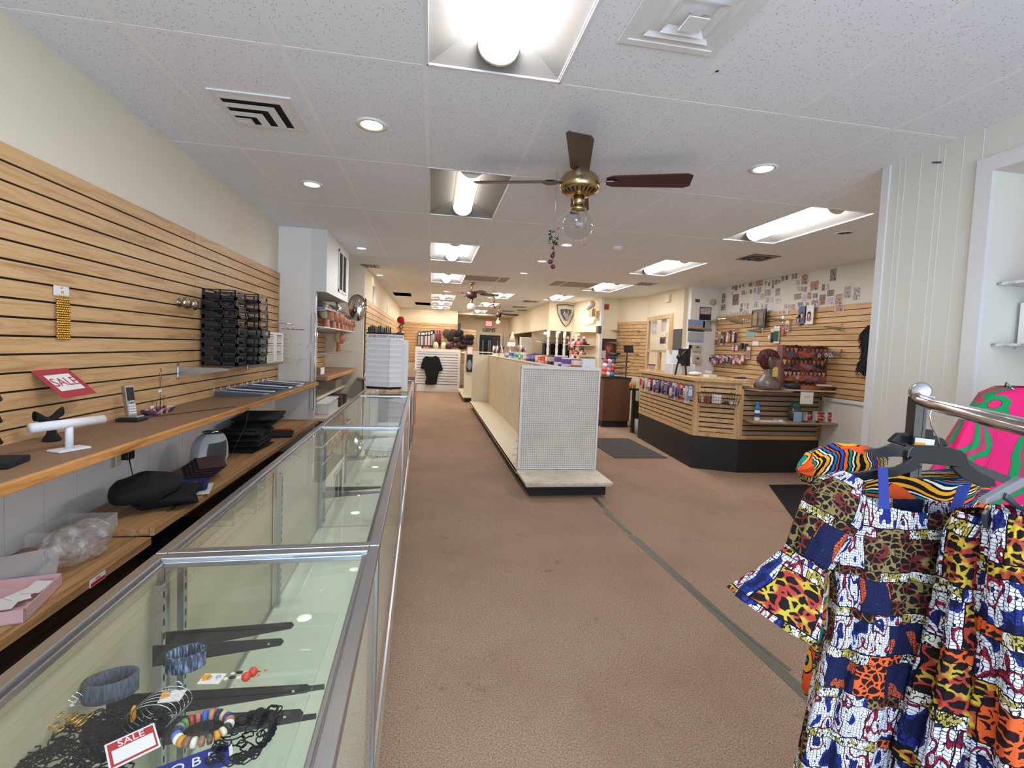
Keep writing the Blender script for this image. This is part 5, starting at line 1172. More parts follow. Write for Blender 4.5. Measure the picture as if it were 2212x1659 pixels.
# mannequin with red wig
P('wig_red', '4a1c20', .7); P('wig_red2', '6a2a2c', .7)
def wig(T, hc, s, t2):
    mb = MB(); r_ = random.Random(4)
    def df(v):
        x, y, z = v.x, v.y, v.z
        if x > .55 * s and z < .30 * s: x = .5 * s
        return Vector((x, y * .95, z * (1.15 if z > 0 else 1.35)))
    mb.ball(hc + Vector((-.10 * s, 0, .22 * s)), s * 1.16, 'wig_red', 26, 18, df)
    for k in range(150):
        a = r_.uniform(0, 6.28); v = r_.uniform(-.5, 1.2); rad = s * 1.14 * math.sqrt(max(.08, 1 - (v - .2) ** 2 * .75))
        b = hc + Vector((rad * math.cos(a) - .1 * s, rad * math.sin(a) * .95, s * v + .25 * s))
        if math.cos(a) > .3 and v < .25: continue
        e = b + Vector((math.cos(a) * s * .22, math.sin(a) * s * .22, -s * r_.uniform(.35, .7)))
        mb.tube([b, (b + e) / 2 + Vector((math.cos(a), math.sin(a), 0)) * s * .12, e], [.0045, .005, .001], 'wig_red2' if k % 2 else 'wig_red', 4, False)
    build(mb.xf(T), 'wig', t2)
p = cy(1655, 5.47, Z1); p.z = 1.126
mannequin(Vector((p.x, 5.45, 1.126)), .098, -1.25, 'skin_dark', 'grey brown mannequin bust with a short dark red wig on the upper ledge', cap=None, wig=wig, torso=True)
build(MB().slab([(4.20, 5.30, 1.28), (4.27, 5.29, 1.28), (4.26, 5.28, 1.40), (4.21, 5.29, 1.40)], .003, P('tag_gold', 'd8b860', .5)).tube([(4.235, 5.29, 1.40), (4.25, 5.33, 1.46)], .001, 'black_plastic', 4), 'price_tag', label='yellow price tag hanging at the neck of the wigged bust', cat='tag')
build(MB().lathe([(.0001, 0), (.03, 0), (.034, .03), (.02, .08), (.0001, .105)], (cy(1673, 5.36, 0).x, 5.36, Z1), 'clear_plastic', 18), 'silver_egg', label='small silver egg shaped jar right of the wigged bust', cat='jar')
build(MB().box(4.60, 4.78, 5.268, 5.276, .95, 1.10, 'paper').text('FREE', .04, frame((4.69, 5.267, 1.04), (1, 0, 0), (0, 0, 1), (0, -1, 0)), P('pale_ink', 'a8b8d0', .7), .0002), 'paper_notice', label='white paper notice taped below the upper ledge', cat='notice')
# box covered in faces: portraits built of discs
hc_ = random.Random(11); p = Vector((4.87, 5.50, Z1))
t2 = thing('hair_box', tuple(p), 'wide printed box covered with portraits of women on the upper ledge', 'box')
bx0, bx1 = at(1688, 790, Y=5.45).x, at(1786, 790, Y=5.45).x; bz1 = at(1740, 747, Y=5.45).z
P('print_back', '7a524a', .6); build(MB().box(bx0, bx1, 5.45, 5.55, Z1, bz1, 'print_back'), 'carton', t2)
SK = ['c98a6a', 'a86a4c', 'd9a184', '7c4a36', 'e0b090', 'b5704e']; HR = ['1c1416', '3c1f20', '5a2a22', '241a20', '6e3a2a']; TP = ['6a3a50', 'b85a4a', '2a2830', '9a6a7a', 'c8a898', '4a5a78']
def portrait(mb, x, y, z, s, r_, ax=(0, -1, 0), off=0.001):
    n = Vector(ax); e = Vector((0, 0, 1)).cross(n) * -1
    def disc(dx, dz, rx, rz_, m, o):
        c = Vector((x, y, z)) + e * dx * s + Vector((0, 0, dz * s)) + n * (off + o)
        mb.add([c + e * rx * s * math.cos(a) + Vector((0, 0, rz_ * s * math.sin(a))) for a in [i * math.pi / 7 for i in range(14)]], [tuple(range(14))], m)
    sk = r_.choice(SK); hr = r_.choice(HR)
    disc(0, -.95, .75, .55, P('pt_' + (tc := r_.choice(TP)), tc, .6), .0004)
    disc(0, .02, .62, .75, P('pt_' + hr, hr, .6), .0008)
    disc(0, -.45, .18, .3, P('pt_' + sk, sk, .6), .001)
    disc(.03, -.02, .36, .5, P('pt_' + sk, sk, .6), .0012)
    disc(.03, -.26, .10, .04, 'lip', .0014)
    for s_ in (-1, 1): disc(.03 + .14 * s_, .06, .07, .03, 'black_plastic', .0014)
    disc(-.05, .38, .4, .22, P('pt_' + hr, hr, .6), .0016)
mb = MB()
for row in range(4):
    for k in range(10):
        portrait(mb, bx0 + .04 + (bx1 - bx0 - .08) * (k + .5 * (row % 2)) / 9.5, 5.45, Z1 + .055 + (bz1 - Z1 - .10) * row / 3, .047 + .012 * ((k + row) % 3), hc_, off=.001 + .0004 * ((k * 3 + row * 5) % 7))
build(mb, 'printed_portraits', t2)
# baskets
def basket(x0, x1, y0, y1, z, h, m, label, n=7, fill=None):
    t2 = thing('basket', ((x0 + x1) / 2, (y0 + y1) / 2, z), label, 'basket')
    mb = MB()
    for k in range(n):
        zz = z + .006 + (h - .01) * k / (n - 1); e = .012 * k / n
        mb.tube([(x0 - e, y0 - e, zz), (x1 + e, y0 - e, zz), (x1 + e, y1 + e, zz), (x0 - e, y1 + e, zz), (x0 - e, y0 - e, zz)], h / n * .52, m, 6)
    build(mb, 'weave', t2)
    build(MB().box(x0, x1, y0, y1, z, z + .006, m), 'bottom', t2); return t2
P('rattan', 'b0683e', .6); P('rattan_dark', '5e2c24', .5)
basket(4.66, 4.90, 5.29, 5.40, Z1, .055, 'rattan', 'orange brown rattan basket in front of the portraits box')
basket(4.925, 5.10, 5.29, 5.40, Z1, .045, 'rattan_dark', 'dark red rattan basket at the right end of the ledge')
build(MB().obox((5.0, 5.35, Z1 + .062), (.15, .09, .02), 'paper', .05), 'paper_bundle', label='white paper bundle lying on the dark basket', cat='paper')
mb = MB().ball((4.59, 5.40, Z1 + .045), (.12, .07, .045), P('dark_pouch', '3a3436', .4), 18, 10)
build(mb, 'dark_pouch', label='dark pouch with a white label left of the rattan basket', cat='pouch')
build(MB().ball((4.55, 5.42, Z1 + .115), (.06, .05, .025), P('hair_gold', '8f5a2c', .8), 14, 8, lambda v: v * (1 + .2 * math.sin(v.x * 200))), 'gold_hairpiece', label='curly golden brown hairpiece on the dark pouch', cat='hairpiece')
# ---- things on the main countertop
def pane_frame():
    t2 = thing('window_screen', (3.62, 7.2, ZCT), 'oak framed glass screen with notices standing on the counter', 'screen')
    d = (CP[0] - CP[1]).normalized(); o = CP[1] + d * 1.02 + Vector((.06, 0, 0)); L = 1.06; zt = 2.14
    n = Vector((d.y, -d.x, 0)) * -1
    T = frame((o.x, o.y, ZCT), d, (0, 0, 1), d.cross(Vector((0, 0, 1))))
    B = lambda mb, nme: build(mb.xf(T), nme, t2)
    H = zt - ZCT
    for x0, x1, z0, z1, nme in ((0, .075, 0, H, 'stile'), (L - .075, L, 0, H, 'stile'), (.075, L - .075, H - .07, H, 'rail'), (.075, L - .075, 0, .03, 'rail'), (.42, .49, .03, .34, 'stile'), (.075, L - .075, .32, .36, 'rail')):
        B(MB().box(x0, x1, z0, z1, -.02, .02, 'counter_wood_z'), nme)
    B(MB().box(.075, L - .075, .03, H - .07, -.003, .003, 'clear'), 'pane')
    for (x, z, w, h, c_, l) in ((.66, .62, .25, .22, 'e4e2dc', None), (.24, .66, .22, .22, 'd8c8c8', 'SALES'), (.24, .46, .24, .11, '5a3c44', 'NO REFUNDS')):
        m_ = MB().box(x, x + w, z, z + h, .004, .006, P('nt_' + c_, c_, .6))
        B(m_, 'notice')
        if l:
            Tn = T @ Matrix.Translation((x + w / 2, z + h * (.8 if l == 'SALES' else .5), .0065))
            m_ = MB().text(l, .04 if l == 'SALES' else .036, Tn @ Matrix.Scale(-1, 4, (1, 0, 0)) if False else Tn, 'sale_rose' if l == 'SALES' else 'paper', .0003)
            build(m_, 'lettering', t2)
pane_frame()
# leaning card rack, register arm, boxes, phone
p = cz(1463, 792, ZCT)
p = Vector((3.72, 6.35, ZCT))
q = at(1478, 790, Y=6.45)
t2 = thing('monitor_stand', (q.x, 6.45, ZCT), 'black jointed monitor arm in front of a white equipment box', 'stand')
build(MB().tube([(q.x - .15, 6.42, ZCT), (q.x - .10, 6.44, ZCT + .22), (q.x - .03, 6.44, ZCT + .32), (q.x + .08, 6.45, ZCT + .40)], .013, 'black_plastic', 8).tube([(q.x - .12, 6.43, ZCT + .24), (q.x + .0, 6.42, ZCT + .16), (q.x + .02, 6.42, ZCT)], .014, 'black_plastic', 8).ball((q.x - .1, 6.43, ZCT + .26), .04, 'black_plastic', 10, 8), 'arm', t2)
build(MB().obox((q.x + .02, 6.5, ZCT + .26), (.05, .18, .25), 'black_plastic', .4), 'screen', t2)
mb = MB()
build(MB().box(q.x - .14, q.x + .22, 6.52, 6.78, ZCT, ZCT + .16, 'white'), 'white_box', label='low white equipment box on the counter beside the oak framed screen', cat='box', bevel=.004)
build(MB().slab([(q.x - .1, 6.80, ZCT), (q.x + .12, 6.80, ZCT), (q.x + .12, 6.84, ZCT + .36), (q.x - .1, 6.84, ZCT + .36)], .01, 'white'), 'white_board', label='white board standing behind the monitor arm', cat='board')
for k in range(3): build(MB().slab([(q.x + .14 + .04 * k, 6.62, ZCT + .162), (q.x + .16 + .04 * k, 6.64, ZCT + .162), (q.x + .16 + .04 * k, 6.74, ZCT + .40 - .03 * k), (q.x + .13 + .04 * k, 6.74, ZCT + .40 - .03 * k)], .006, ('paper', 'alu', 'paper')[k]), 'file_folder', label=ORD[k] + ' from the left of the upright folders on the white equipment box', cat='folder', group='folders on the equipment box')
for i, (px, py, h, l) in enumerate(((1506, 752, .12, 'upper ivory wall telephone box on the white column'), (1506, 776, .15, 'lower ivory wall telephone box on the white column'))):
    q2 = at(px, py, Y=7.97); t2 = thing('wall_phone', tuple(q2), l, 'phone')
    build(MB().box(q2.x - .075, q2.x + .075, 7.96, 8.019, q2.z - h / 2, q2.z + h / 2, P('ivory2', 'c8bda6', .45)), 'body', t2, bevel=.004)
    build(MB().box(q2.x - .02, q2.x + .03, 7.956, 7.96, q2.z - .0, q2.z + .03, 'dark_alu'), 'dial', t2)
build(MB().ball((cy(1500, 6.3, 0).x, 6.3, ZCT + .031), (.1, .08, .03), 'paper', 14, 8), 'tissue_pack', label='crumpled white paper pack on the counter', cat='paper')
for i, (px, Y_, sx, sy, h, c_, l) in enumerate(((1533, 6.05, .15, .10, .035, 'ece9e4', 'stack of white slips on the counter above the wire basket'), (1598, 5.86, .15, .06, .022, '26407a', 'blue case lying at the right end of the countertop'), (1556, 5.95, .09, .05, .006, 'd0d0d8', 'flat grey card on the countertop'))):
    q2 = cy(px, Y_, ZCT); build(MB().obox((q2.x, Y_, ZCT + h / 2 + .0005), (sx, sy, h), P('ct_' + c_, c_, .5), .2), 'counter_item', label=l, cat='card') if False else build(MB().obox((q2.x, Y_, ZCT + h / 2 + .0005), (sx, sy, h), P('ct_' + c_, c_, .5), .2), ('paper_stack', 'blue_case', 'card')[i], label=l, cat=('paper', 'case', 'card')[i])
q2 = at(1532, 803, Y=5.66); build(MB().slab([at(1523, 800, Y=5.70), at(1537, 802, Y=5.66), at(1537, 806, Y=5.66), at(1523, 805, Y=5.70)], .0012, 'paper'), 'edge_label', label='small white label on the front edge of the countertop', cat='label')
# hanging packs
def pack(p, w, h, cols, nrm, label, grp=None, name='hair_pack', kind=0, r_=R0, cat='pack'):
    """card or bag hanging from p (top centre), facing nrm"""
    n = Vector((nrm[0], nrm[1], 0)).normalized(); e = Vector((-n.y, n.x, 0)); up = Vector((0, 0, 1)); p = Vector(p)
    T = frame(p, e, up, n); mb = MB(); a, b = P('pk_' + cols[0], cols[0], .4), P('pk_' + cols[1], cols[1], .4)
    mb.box(-w / 2, w / 2, -h, 0, 0, .004, a)
    if kind == 0: mb.box(-w * .38, w * .38, -h * .88, -h * .3, .004, .014, b).box(-w * .3, w * .3, -h * .22, -h * .08, .004, .005, 'white')
    elif kind == 1:
        for q_ in range(3): mb.tube([(-w * .25 + w * .25 * q_, -h * .25, .012), (-w * .25 + w * .25 * q_ + .004, -h * .6, .016), (-w * .25 + w * .25 * q_, -h * .95, .010)], w * .12, b, 6)
    elif kind == 2: mb.ball((0, -h * .6, .012), (w * .42, h * .3, .014), b, 12, 8)
    mb.box(-.003, .003, -.006, .012, -.07, .02, 'chrome')
    return build(mb.xf(T), name, label=label, cat=cat, group=grp)
P('chrome', 'c8c8cc')
d1 = (CP[0] - CP[1]); L1 = d1.length; d1.normalize(); n1 = Vector((-d1.y, d1.x, 0)); n1 = n1 if n1.x < 0 else -n1
pc = [('d88a6c', 'b04030', 'orange'), ('e8d8c8', 'b86a5a', 'pale pink'), ('e6e2e0', 'c8b8c0', 'white'), ('c83a44', 'e8dcd8', 'red'), ('b82c3c', '3c2830', 'crimson'), ('e0d8e0', '6a4a80', 'white and purple'), ('3a3450', '8a7aa8', 'navy'), ('8a5a8c', '2c2434', 'purple'), ('b8a8c8', '33304a', 'lilac'),
      ('2a2630', '8c7c90', 'black'), ('c08098', '44304c', 'rose'), ('5a5478', 'd0c8d8', 'slate blue'), ('d8d0cc', '9a4c60', 'cream'), ('c8ccd8', '3c5c9c', 'grey blue'), ('d05a48', '34488c', 'red and blue'), ('dcae84', '6c3c34', 'tan'), ('b8486a', 'e8dce0', 'magenta'), ('e4e0e4', 'b8b0c0', 'pale lilac'), ('6484b8', 'c8d4e8', 'sky blue')]
for k, (a, b, nm) in enumerate(pc):
    px = 1384 + k * 5.9; s_ = 0
    py = 822 + k * .4
    pt = at(px, py, X=3.6); u = (k + .6) / len(pc)
    yy_ = CP[0].y - .10 - (CP[0].y - CP[1].y - .22) * (1 - (1 - u) ** 1.0)
    # even spacing in the picture means closer spacing near the far end
    best = min([i / 200 for i in range(201)], key=lambda w: abs(_px(CP[1] + d1 * L1 * w) - px)) if False else None
    def pxof(w):
        v = RM @ (CP[1] + d1 * L1 * w + n1 * .05 + Vector((0, 0, 1.08 - ZC))); return CX + F * v.x / v.z
    w_ = min([i / 300 for i in range(301)], key=lambda w: abs(pxof(w) - px))
    q = CP[1] + d1 * L1 * w_ + n1 * (.036 + .004 * (k % 2)) + Vector((0, 0, 1.10 - .012 * (k % 2)))
    pack(q, .062, .16 + .035 * ((k * 7) % 3), (a, b), (-.62, -.78), '%s pack, %s from the left in the row hanging under the countertop' % (nm, ORD[k]), 'packs hanging below the countertop', kind=k % 3)
# wire basket on the middle face
d2 = (CP[2] - CP[1]); L2 = d2.length; d2.normalize(); n2 = Vector((d2.y, -d2.x, 0)); n2 = n2 if n2.y < 0 else -n2
o2 = CP[1] + d2 * .02 + n2 * .008
T = frame((o2.x, o2.y, 0), d2, n2, (0, 0, 1)); WL = L2 - .04
t2 = thing('wire_basket', tuple(T @ Vector((WL / 2, .06, .90))), 'black wire basket of small goods hooked on the slatted counter', 'basket')
z0_, z1_ = .895, 1.02; mb = MB()
for y, z, e in ((0, z0_, .03), (.12, z0_, .03), (.14, z1_, 0), (0, z1_, 0)): mb.tube([(e, y, z), (WL - e, y, z)], .0035, 'black_plastic', 6)
for k in range(17):
    x = .03 + (WL - .06) * k / 16; mb.tube([(x, 0, z1_), (x, 0, z0_), (x, .12, z0_), (x + (x / WL - .5) * .03, .14, z1_)], .002, 'black_plastic', 5)
for k in (1, 2): mb.tube([(.01, .13, z0_ + .04 * k), (WL - .01, .13, z0_ + .04 * k)], .002, 'black_plastic', 5)
for x in (0, WL): mb.tube([(x + (.03 if x == 0 else -.03), 0, z0_), (x + (.03 if x == 0 else -.03), .12, z0_), (x, .14, z1_), (x, 0, z1_)], .003, 'black_plastic', 5)
mb.tube([(.10, 0, z1_), (.10, 0, 1.09), (WL - .1, 0, 1.09), (WL - .1, 0, z1_)], .003, 'black_plastic', 5)
build(mb.xf(T), 'wire_frame', t2)
for k, (x, w, h, a, l) in enumerate(((.06, .03, .09, 'd8c8c0', 'pale'), (.095, .03, .08, '9a3a34', 'dark red'), (.13, .03, .085, 'b04a40', 'red'), (.19, .06, .12, 'ece8e4', 'white'), (.25, .05, .11, 'f0eeec', 'white, taller'), (.34, .04, .035, '3a3434', 'black'), (.40, .04, .04, 'e0dcd8', 'small white'), (.45, .04, .035, 'cfc8c4', 'small grey'))):
    build(MB().box(x, x + w, .02, .10, z0_ + .003, z0_ + h, P('wb_' + a, a, .5)).xf(T), 'small_box', label='%s box, %s from the left inside the wire basket' % (l, ORD[k]), cat='box', group='boxes in the wire basket')
# ---------------------------------------------------------------- right wall behind the counter
XR = 5.149
def rw(px, py, X=XR): return at(px, py, X=X)
photos = [(943,200,16,35),(965,203,20,45),(991,192,14,32),(1015,187,18,20),(1068,178,26,38),(1088,178,14,40),(1130,172,60,45),(1177,170,14,30),(1200,178,16,28),(1228,170,16,40),(1252,165,22,36),(1274,160,12,25),(1299,137,20,42),(1328,130,18,40),(1372,125,18,38),(1394,120,20,36),(1455,145,45,75),(1660,112,50,95),
 (937,247,14,30),(960,290,50,85),(1015,240,28,35),(1040,240,10,20),(1070,232,16,35),(1098,225,22,36),(1130,225,30,50),(1190,240,50,50),(1228,195,16,30),(1262,235,38,55),(1405,168,26,40),(1410,212,30,38),(1438,215,16,34),(1460,215,22,40),(1525,190,65,70),(1590,202,22,50),(1620,197,24,45),
 (1110,270,50,50),(1150,267,25,40),(1188,292,28,40),(1220,290,22,44),(1265,297,36,44),(1405,268,56,44),(1452,275,42,60),(1488,262,28,56),(1530,262,40,40),(1530,312,55,50),(1583,290,48,80),(1642,242,56,48),(1640,298,50,55),(1700,288,54,85),(1762,235,50,90),(1828,245,52,100),
 (1003,330,16,30),(1023,328,14,30),(1046,335,12,50),(1000,362,22,26),(1030,378,25,26),(1105,325,25,45),(1150,340,18,45),(1178,338,16,36),(1207,352,32,40),(1318,338,26,36),(1345,340,16,30),(1372,345,32,54),(1424,322,46,30),(1472,322,22,26),(1290,380,28,22),(1318,380,18,24),(1340,380,20,26),(1410,430,26,45),(1435,390,38,75),(1487,398,45,90),(1548,365,24,36),(1715,352,65,52),(875,280,30,75),(872,345,38,45),(820,262,26,75),(818,330,20,36),(815,385,26,80)]
pal = [('2c2a3a', '8a8494', 'dark blue'), ('d8d2ca', '4a3c40', 'white edged'), ('3a2a2a', 'b08a78', 'brown'), ('1c1c22', '9a9aa4', 'black and white'), ('6a5a7a', 'd0c8d8', 'lilac'), ('8a8a88', '2a2a2c', 'grey'), ('a07a68', '3a2c30', 'warm toned')]
gph = []
for i, (a, b, nm) in enumerate(pal):
    g = G('photo_%d' % i); v = g.co(); n_ = g.noise(v, 14 + 2 * i, 3, .6, 1.5); n2_ = g.noise(v, 33, 2)
    MATS['photo_%d' % i] = g.set(g.ramp(g.math('ADD', g.math('MULTIPLY', n_, .8), g.math('MULTIPLY', n2_, .2)), [(.38, hx(a)), (.50, hx(b)), (.58, hx('b89880')), (.66, hx(a))]), .3)
photos.sort(key=lambda f_: (round((f_[1] + (f_[0] - 900) * .115) / 42), f_[0]))
rows = {}
for ph in photos: rows.setdefault(round((ph[1] + (ph[0] - 900) * .115) / 42), []).append(ph)
rk = sorted(rows); k = 0
for ri, key in enumerate(rk):
    for ci, (zx, zy, w, h) in enumerate(rows[key]):
        px, py, pw, ph_ = 1300 + zx * .3013, 560 + zy * .3013, w * .3013, h * .3013
        if px > 1540:
            c0, c1 = rw(px - pw / 2, py), rw(px + pw / 2, py); zc = rw(px, py).z; hh = abs(rw(px, py - ph_ / 2).z - rw(px, py + ph_ / 2).z)
            xo = XR - (.0215 if zc < 2.24 else 0.0) - .0012 * (k % 3) - .001
            y0, y1 = sorted((c0.y, c1.y)); mb = MB().box(xo - .0012, xo, y0, y1, zc - hh / 2, zc + hh / 2, 'paper').box(xo - .0016, xo - .0012, y0 + (y1 - y0) * .05, y1 - (y1 - y0) * .05, zc - hh * .46, zc + hh * .46, 'photo_%d' % ((k * 5 + ri) % 7))
        else:
            Yc = 8.018; c = at(px, py, Y=Yc); ww = pw * .0078; hh = ph_ * .0078
            mb = MB().box(c.x - ww / 2, c.x + ww / 2, Yc - .0012, Yc, c.z - hh / 2, c.z + hh / 2, 'photo_%d' % ((k * 5 + ri) % 7))
        nm = pal[(k * 5 + ri) % 7][2]
        build(mb, 'photograph', label='%s photo, %s from left, %s row of the wall pictures' % (nm, ORD[min(ci, 21)], ORD[ri]), cat='photograph', group='photographs pinned on the right wall')
        k += 1
# glass shelves with brackets on the right slatwall
def rshelf(z, y0, y1, dep, label, fill=None, xb=5.129, by=None):
    t2 = thing('wall_shelf', (xb - dep / 2, (y0 + y1) / 2, z), label, 'shelf')
    build(MB().box(xb - dep, xb, y0, y1, z, z + .007, 'glass'), 'shelf_glass', t2)
    for y in (by or (y0 + .08, y1 - .08)): build(MB().slab([(xb, y, z - .002), (xb - dep + .02, y, z - .002), (xb - dep + .02, y, z - .012), (xb, y, z - .05)], .005, 'alu').box(xb - .003, xb, y - .01, y + .016, z - .06, z + .04, 'chrome'), 'bracket', t2)
for px0, px1, py, dep, l in ((1548, 1600, 690, .28, 'upper far glass shelf over the counter with trinkets'), (1600, 1700, 688, .28, 'upper glass shelf left of the blue portrait cards'), (1640, 1830, 706, .30, 'long middle glass shelf on the right slatwall'), (1762, 1830, 762, .25, 'short lower glass shelf near the black fur piece')):
    a, b = rw(px1, py, 5.129), rw(px0, py, 5.129); rshelf(a.z, a.y, b.y, dep, l)
# small goods on the right slatwall (px, py, w, h, colours, kind, label)
goods = [(1550, 738, .07, .16, ('c8b8b0', '8a5a5c'), 0, 'cluster pack at the far end of the right slatwall'), (1557, 728, .06, .20, ('d8cfc0', 'b09880'), 1, 'cream pack at the far end of the right slatwall'),
 (1562, 735, .05, .15, ('e8e0d0', '3c3434'), 0, 'striped pack near the column'), (1567, 730, .05, .2, ('5a3a38', 'b08070'), 1, 'brown pack hanging third from the column'), (1574, 729, .05, .2, ('c84a40', 'e8d8d0'), 0, 'red and white pack hanging in the far group'), (1580, 728, .05, .22, ('2c2428', 'c8a890'), 1, 'black pack hanging in the far group'),
 (1587, 728, .05, .22, ('8a4a4c', 'e0c8c0'), 0, 'maroon pack hanging in the far group'), (1593, 727, .05, .24, ('b87060', '3a3038'), 1, 'salmon pack hanging at the right of the far group'), (1586, 752, .06, .1, ('9a3c48', 'd8b8b8'), 0, 'short red pack below the far group'), (1594, 752, .06, .1, ('c07080', 'e8d8d8'), 0, 'short pink pack below the far group'),
 (1619, 762, .075, .20, ('ddd6ce', 'a88078'), 0, 'white pack with a portrait left of the wigged bust'), (1680, 723, .10, .26, ('e6e4da', '3c5a44'), 0, 'white and green hair pack above the portraits box'), (1673, 726, .07, .22, ('dcd6cc', '4a4440'), 1, 'white narrow pack beside the green one'),
 (1694, 716, .06, .12, ('9a7ab0', 'd86a40'), 0, 'purple and orange pack below the middle shelf'), (1706, 704, .05, .16, ('e4dcd4', 'b87868'), 2, 'white pack right of the purple one')]
for px, py, w, h, c_, kd, l in goods:
    q = rw(px, py, 5.12); pack((5.10 - .01 * (kd), q.y, q.z + h / 2), w, h, c_, (-1, -.25), l, 'packs on the right slatwall', kind=kd)
r5 = random.Random(8)
for k in range(16):      # lower row of little packs seen over the counter
    px = 1540 + k * 4.6; q = rw(px, 775 + (k % 3) * 3, 5.10)
    c_ = r5.choice([('8a4a5c', 'c88aa0'), ('c8b0b8', '5a3a5a'), ('5a4a68', 'c8b8d0'), ('b85a60', 'e0d0d0'), ('8a6a60', '3a2a2c')])
    pack((5.06, q.y, q.z + .06), .07, .12, c_, (-1, -.4), '%s from the left of the small packs in the low row behind the counter' % ORD[k], 'low row of packs behind the counter', kind=k % 3)
def wallcard(px, py, w, h, m, l, X=5.127, name='card', cat='card', txt=None):
    q = rw(px, py, X); mb = MB().box(X - .002, X, q.y - w / 2, q.y + w / 2, q.z - h / 2, q.z + h / 2, m)
    if txt: mb.text(txt, h * .3, frame((X - .0025, q.y, q.z), (0, -1, 0), (0, 0, 1), (-1, 0, 0)), 'paper', .0002)
    return build(mb, name, label=l, cat=cat)
wallcard(1621, 723, .22, .085, P('teal_card', '7fb0ac', .5), 'teal card on the right slatwall above the counter')
wallcard(1632, 742, .14, .07, 'paper', 'blank white card left of the wig on the slatwall'); wallcard(1686, 751, .14, .05, 'paper', 'white label strip under the green hair pack')
wallcard(1661, 728, .045, .05, 'white', 'small white square label, left one of a pair on the slatwall'); wallcard(1667, 728, .045, .05, 'white', 'small white square label, right one of a pair on the slatwall')
q = rw(1608, 749, 5.10); build(MB().box(5.06, 5.127, q.y - .06, q.y + .07, q.z - .03, q.z + .05, 'dark_alu').box(5.04, 5.06, q.y - .02, q.y + .03, q.z - .05, q.z + .06, 'black_plastic'), 'label_gun', label='black pricing gun hooked on the right slatwall', cat='label gun')
q = rw(1645, 688, 5.10); build(MB().box(5.04, 5.06, q.y - .16, q.y + .16, q.z - .14, q.z + .14, 'black_plastic').box(5.036, 5.04, q.y - .12, q.y - .02, q.z - .11, q.z + .1, P('frame_tan', '8a6a58', .5)).box(5.036, 5.04, q.y + .02, q.y + .12, q.z - .11, q.z + .1, P('frame_olive', '9a8448', .5)), 'picture_frame', label='dark double picture frame on the upper glass shelf', cat='picture frame')
for i, (px, py, w, h, c_, l) in enumerate(((1733, 680, .14, .24, '4a5a8a', 'blue portrait card leaning on the middle glass shelf'), (1748, 680, .15, .26, 'e0dcd6', 'white card with red figures leaning on the middle glass shelf'), (1724, 690, .09, .13, 'c8b088', 'small tan framed card left of the blue portrait card'))):
    q = rw(px, py, 5.09); t2 = thing('portrait_card', tuple(q), l, 'card'); mb = MB().box(5.088, 5.092, q.y - w / 2, q.y + w / 2, q.z - h / 2, q.z + h / 2, P('pc_' + c_, c_, .4)); build(mb, 'card', t2)
    mb = MB(); portrait(mb, 5.088, q.y, q.z, .06, random.Random(i + 5), (-1, 0, 0)); build(mb, 'portrait', t2)
# scallop row of eyelash boxes on the far upper shelf
for k in range(12):
    q = rw(1553 + k * 6.0, 682 - k * .6, 5.02); build(MB().lathe([(.0001, 0), (.026, 0), (.026, .008), (.0001, .009)], (5.0, q.y, q.z), P('lash_tan', 'c0b49c', .5), 12, (-1, 0, 0)), 'round_sample', label='%s from the left of the pale round samples along the upper shelf' % ORD[k], cat='sample', group='round samples on the upper shelf')
# hooks, scissors etc. above the portraits box
for k in range(9):
    q = rw(1738 + k * 8, 770 - (k % 3) * 4, 4.98)
    m_ = ('black_plastic', 'white', 'dark_alu')[k % 3]
    mb = MB().tube([(5.128, q.y, q.z + .02), (4.93, q.y, q.z + .03)], .0025, 'chrome', 5)
    for s_ in (-1, 1): mb.tube([(4.95, q.y + .03 * s_ + .018 * math.cos(a), q.z - .01 + .022 * math.sin(a)) for a in [i * .7 for i in range(10)]], .005, m_, 6)
    mb.tube([(4.95, q.y - .02, q.z - .03), (4.95, q.y + .01, q.z - .10)], .004, 'alu', 5)
    build(mb, 'scissors', label='%s from the left of the hooked scissors above the portraits box' % ORD[k], cat='scissors', group='scissors on slatwall hooks')
# black fur piece at the near end
g = G('fur'); n_ = g.noise(g.mp((1, 1, .4)), 60, 3)
MATS['fur'] = g.set(g.ramp(n_, [(.35, hx('070709')), (.7, hx('26262c'))]), .9, bump=n_, bs=1, bd=.03)
q = rw(1876, 757, 5.06); zt_, zb_ = rw(1884, 703, 5.06).z, rw(1870, 812, 5.06).z
mb = MB(); r_ = random.Random(5)
mb.grid(lambda u, v: Vector((5.07 + .045 * math.cos(u * 6.283), q.y + (.11 + .02 * math.sin(v * 9)) * math.sin(u * 6.283) * math.sin(min(1, .15 + v * 4) * 1.57) * (1 if v < .9 else (1 - v) * 8 + .2), zt_ + (zb_ - zt_) * v)), 24, 30, 'fur')
for k in range(420):
    v = r_.random(); u = r_.uniform(.2, .8) * 6.283; b = Vector((5.07 + .045 * math.cos(u), q.y + (.11 + .02 * math.sin(v * 9)) * math.sin(u) * math.sin(min(1, .15 + v * 4) * 1.57), zt_ + (zb_ - zt_) * v))
    mb.tube([b, b + Vector((-.012, math.sin(u) * .022, -.035))], [.003, .0006], 'fur', 4, False)
build(mb, 'fur_scarf', label='long black curly hairpiece hanging at the near end of the right slatwall', cat='hairpiece')
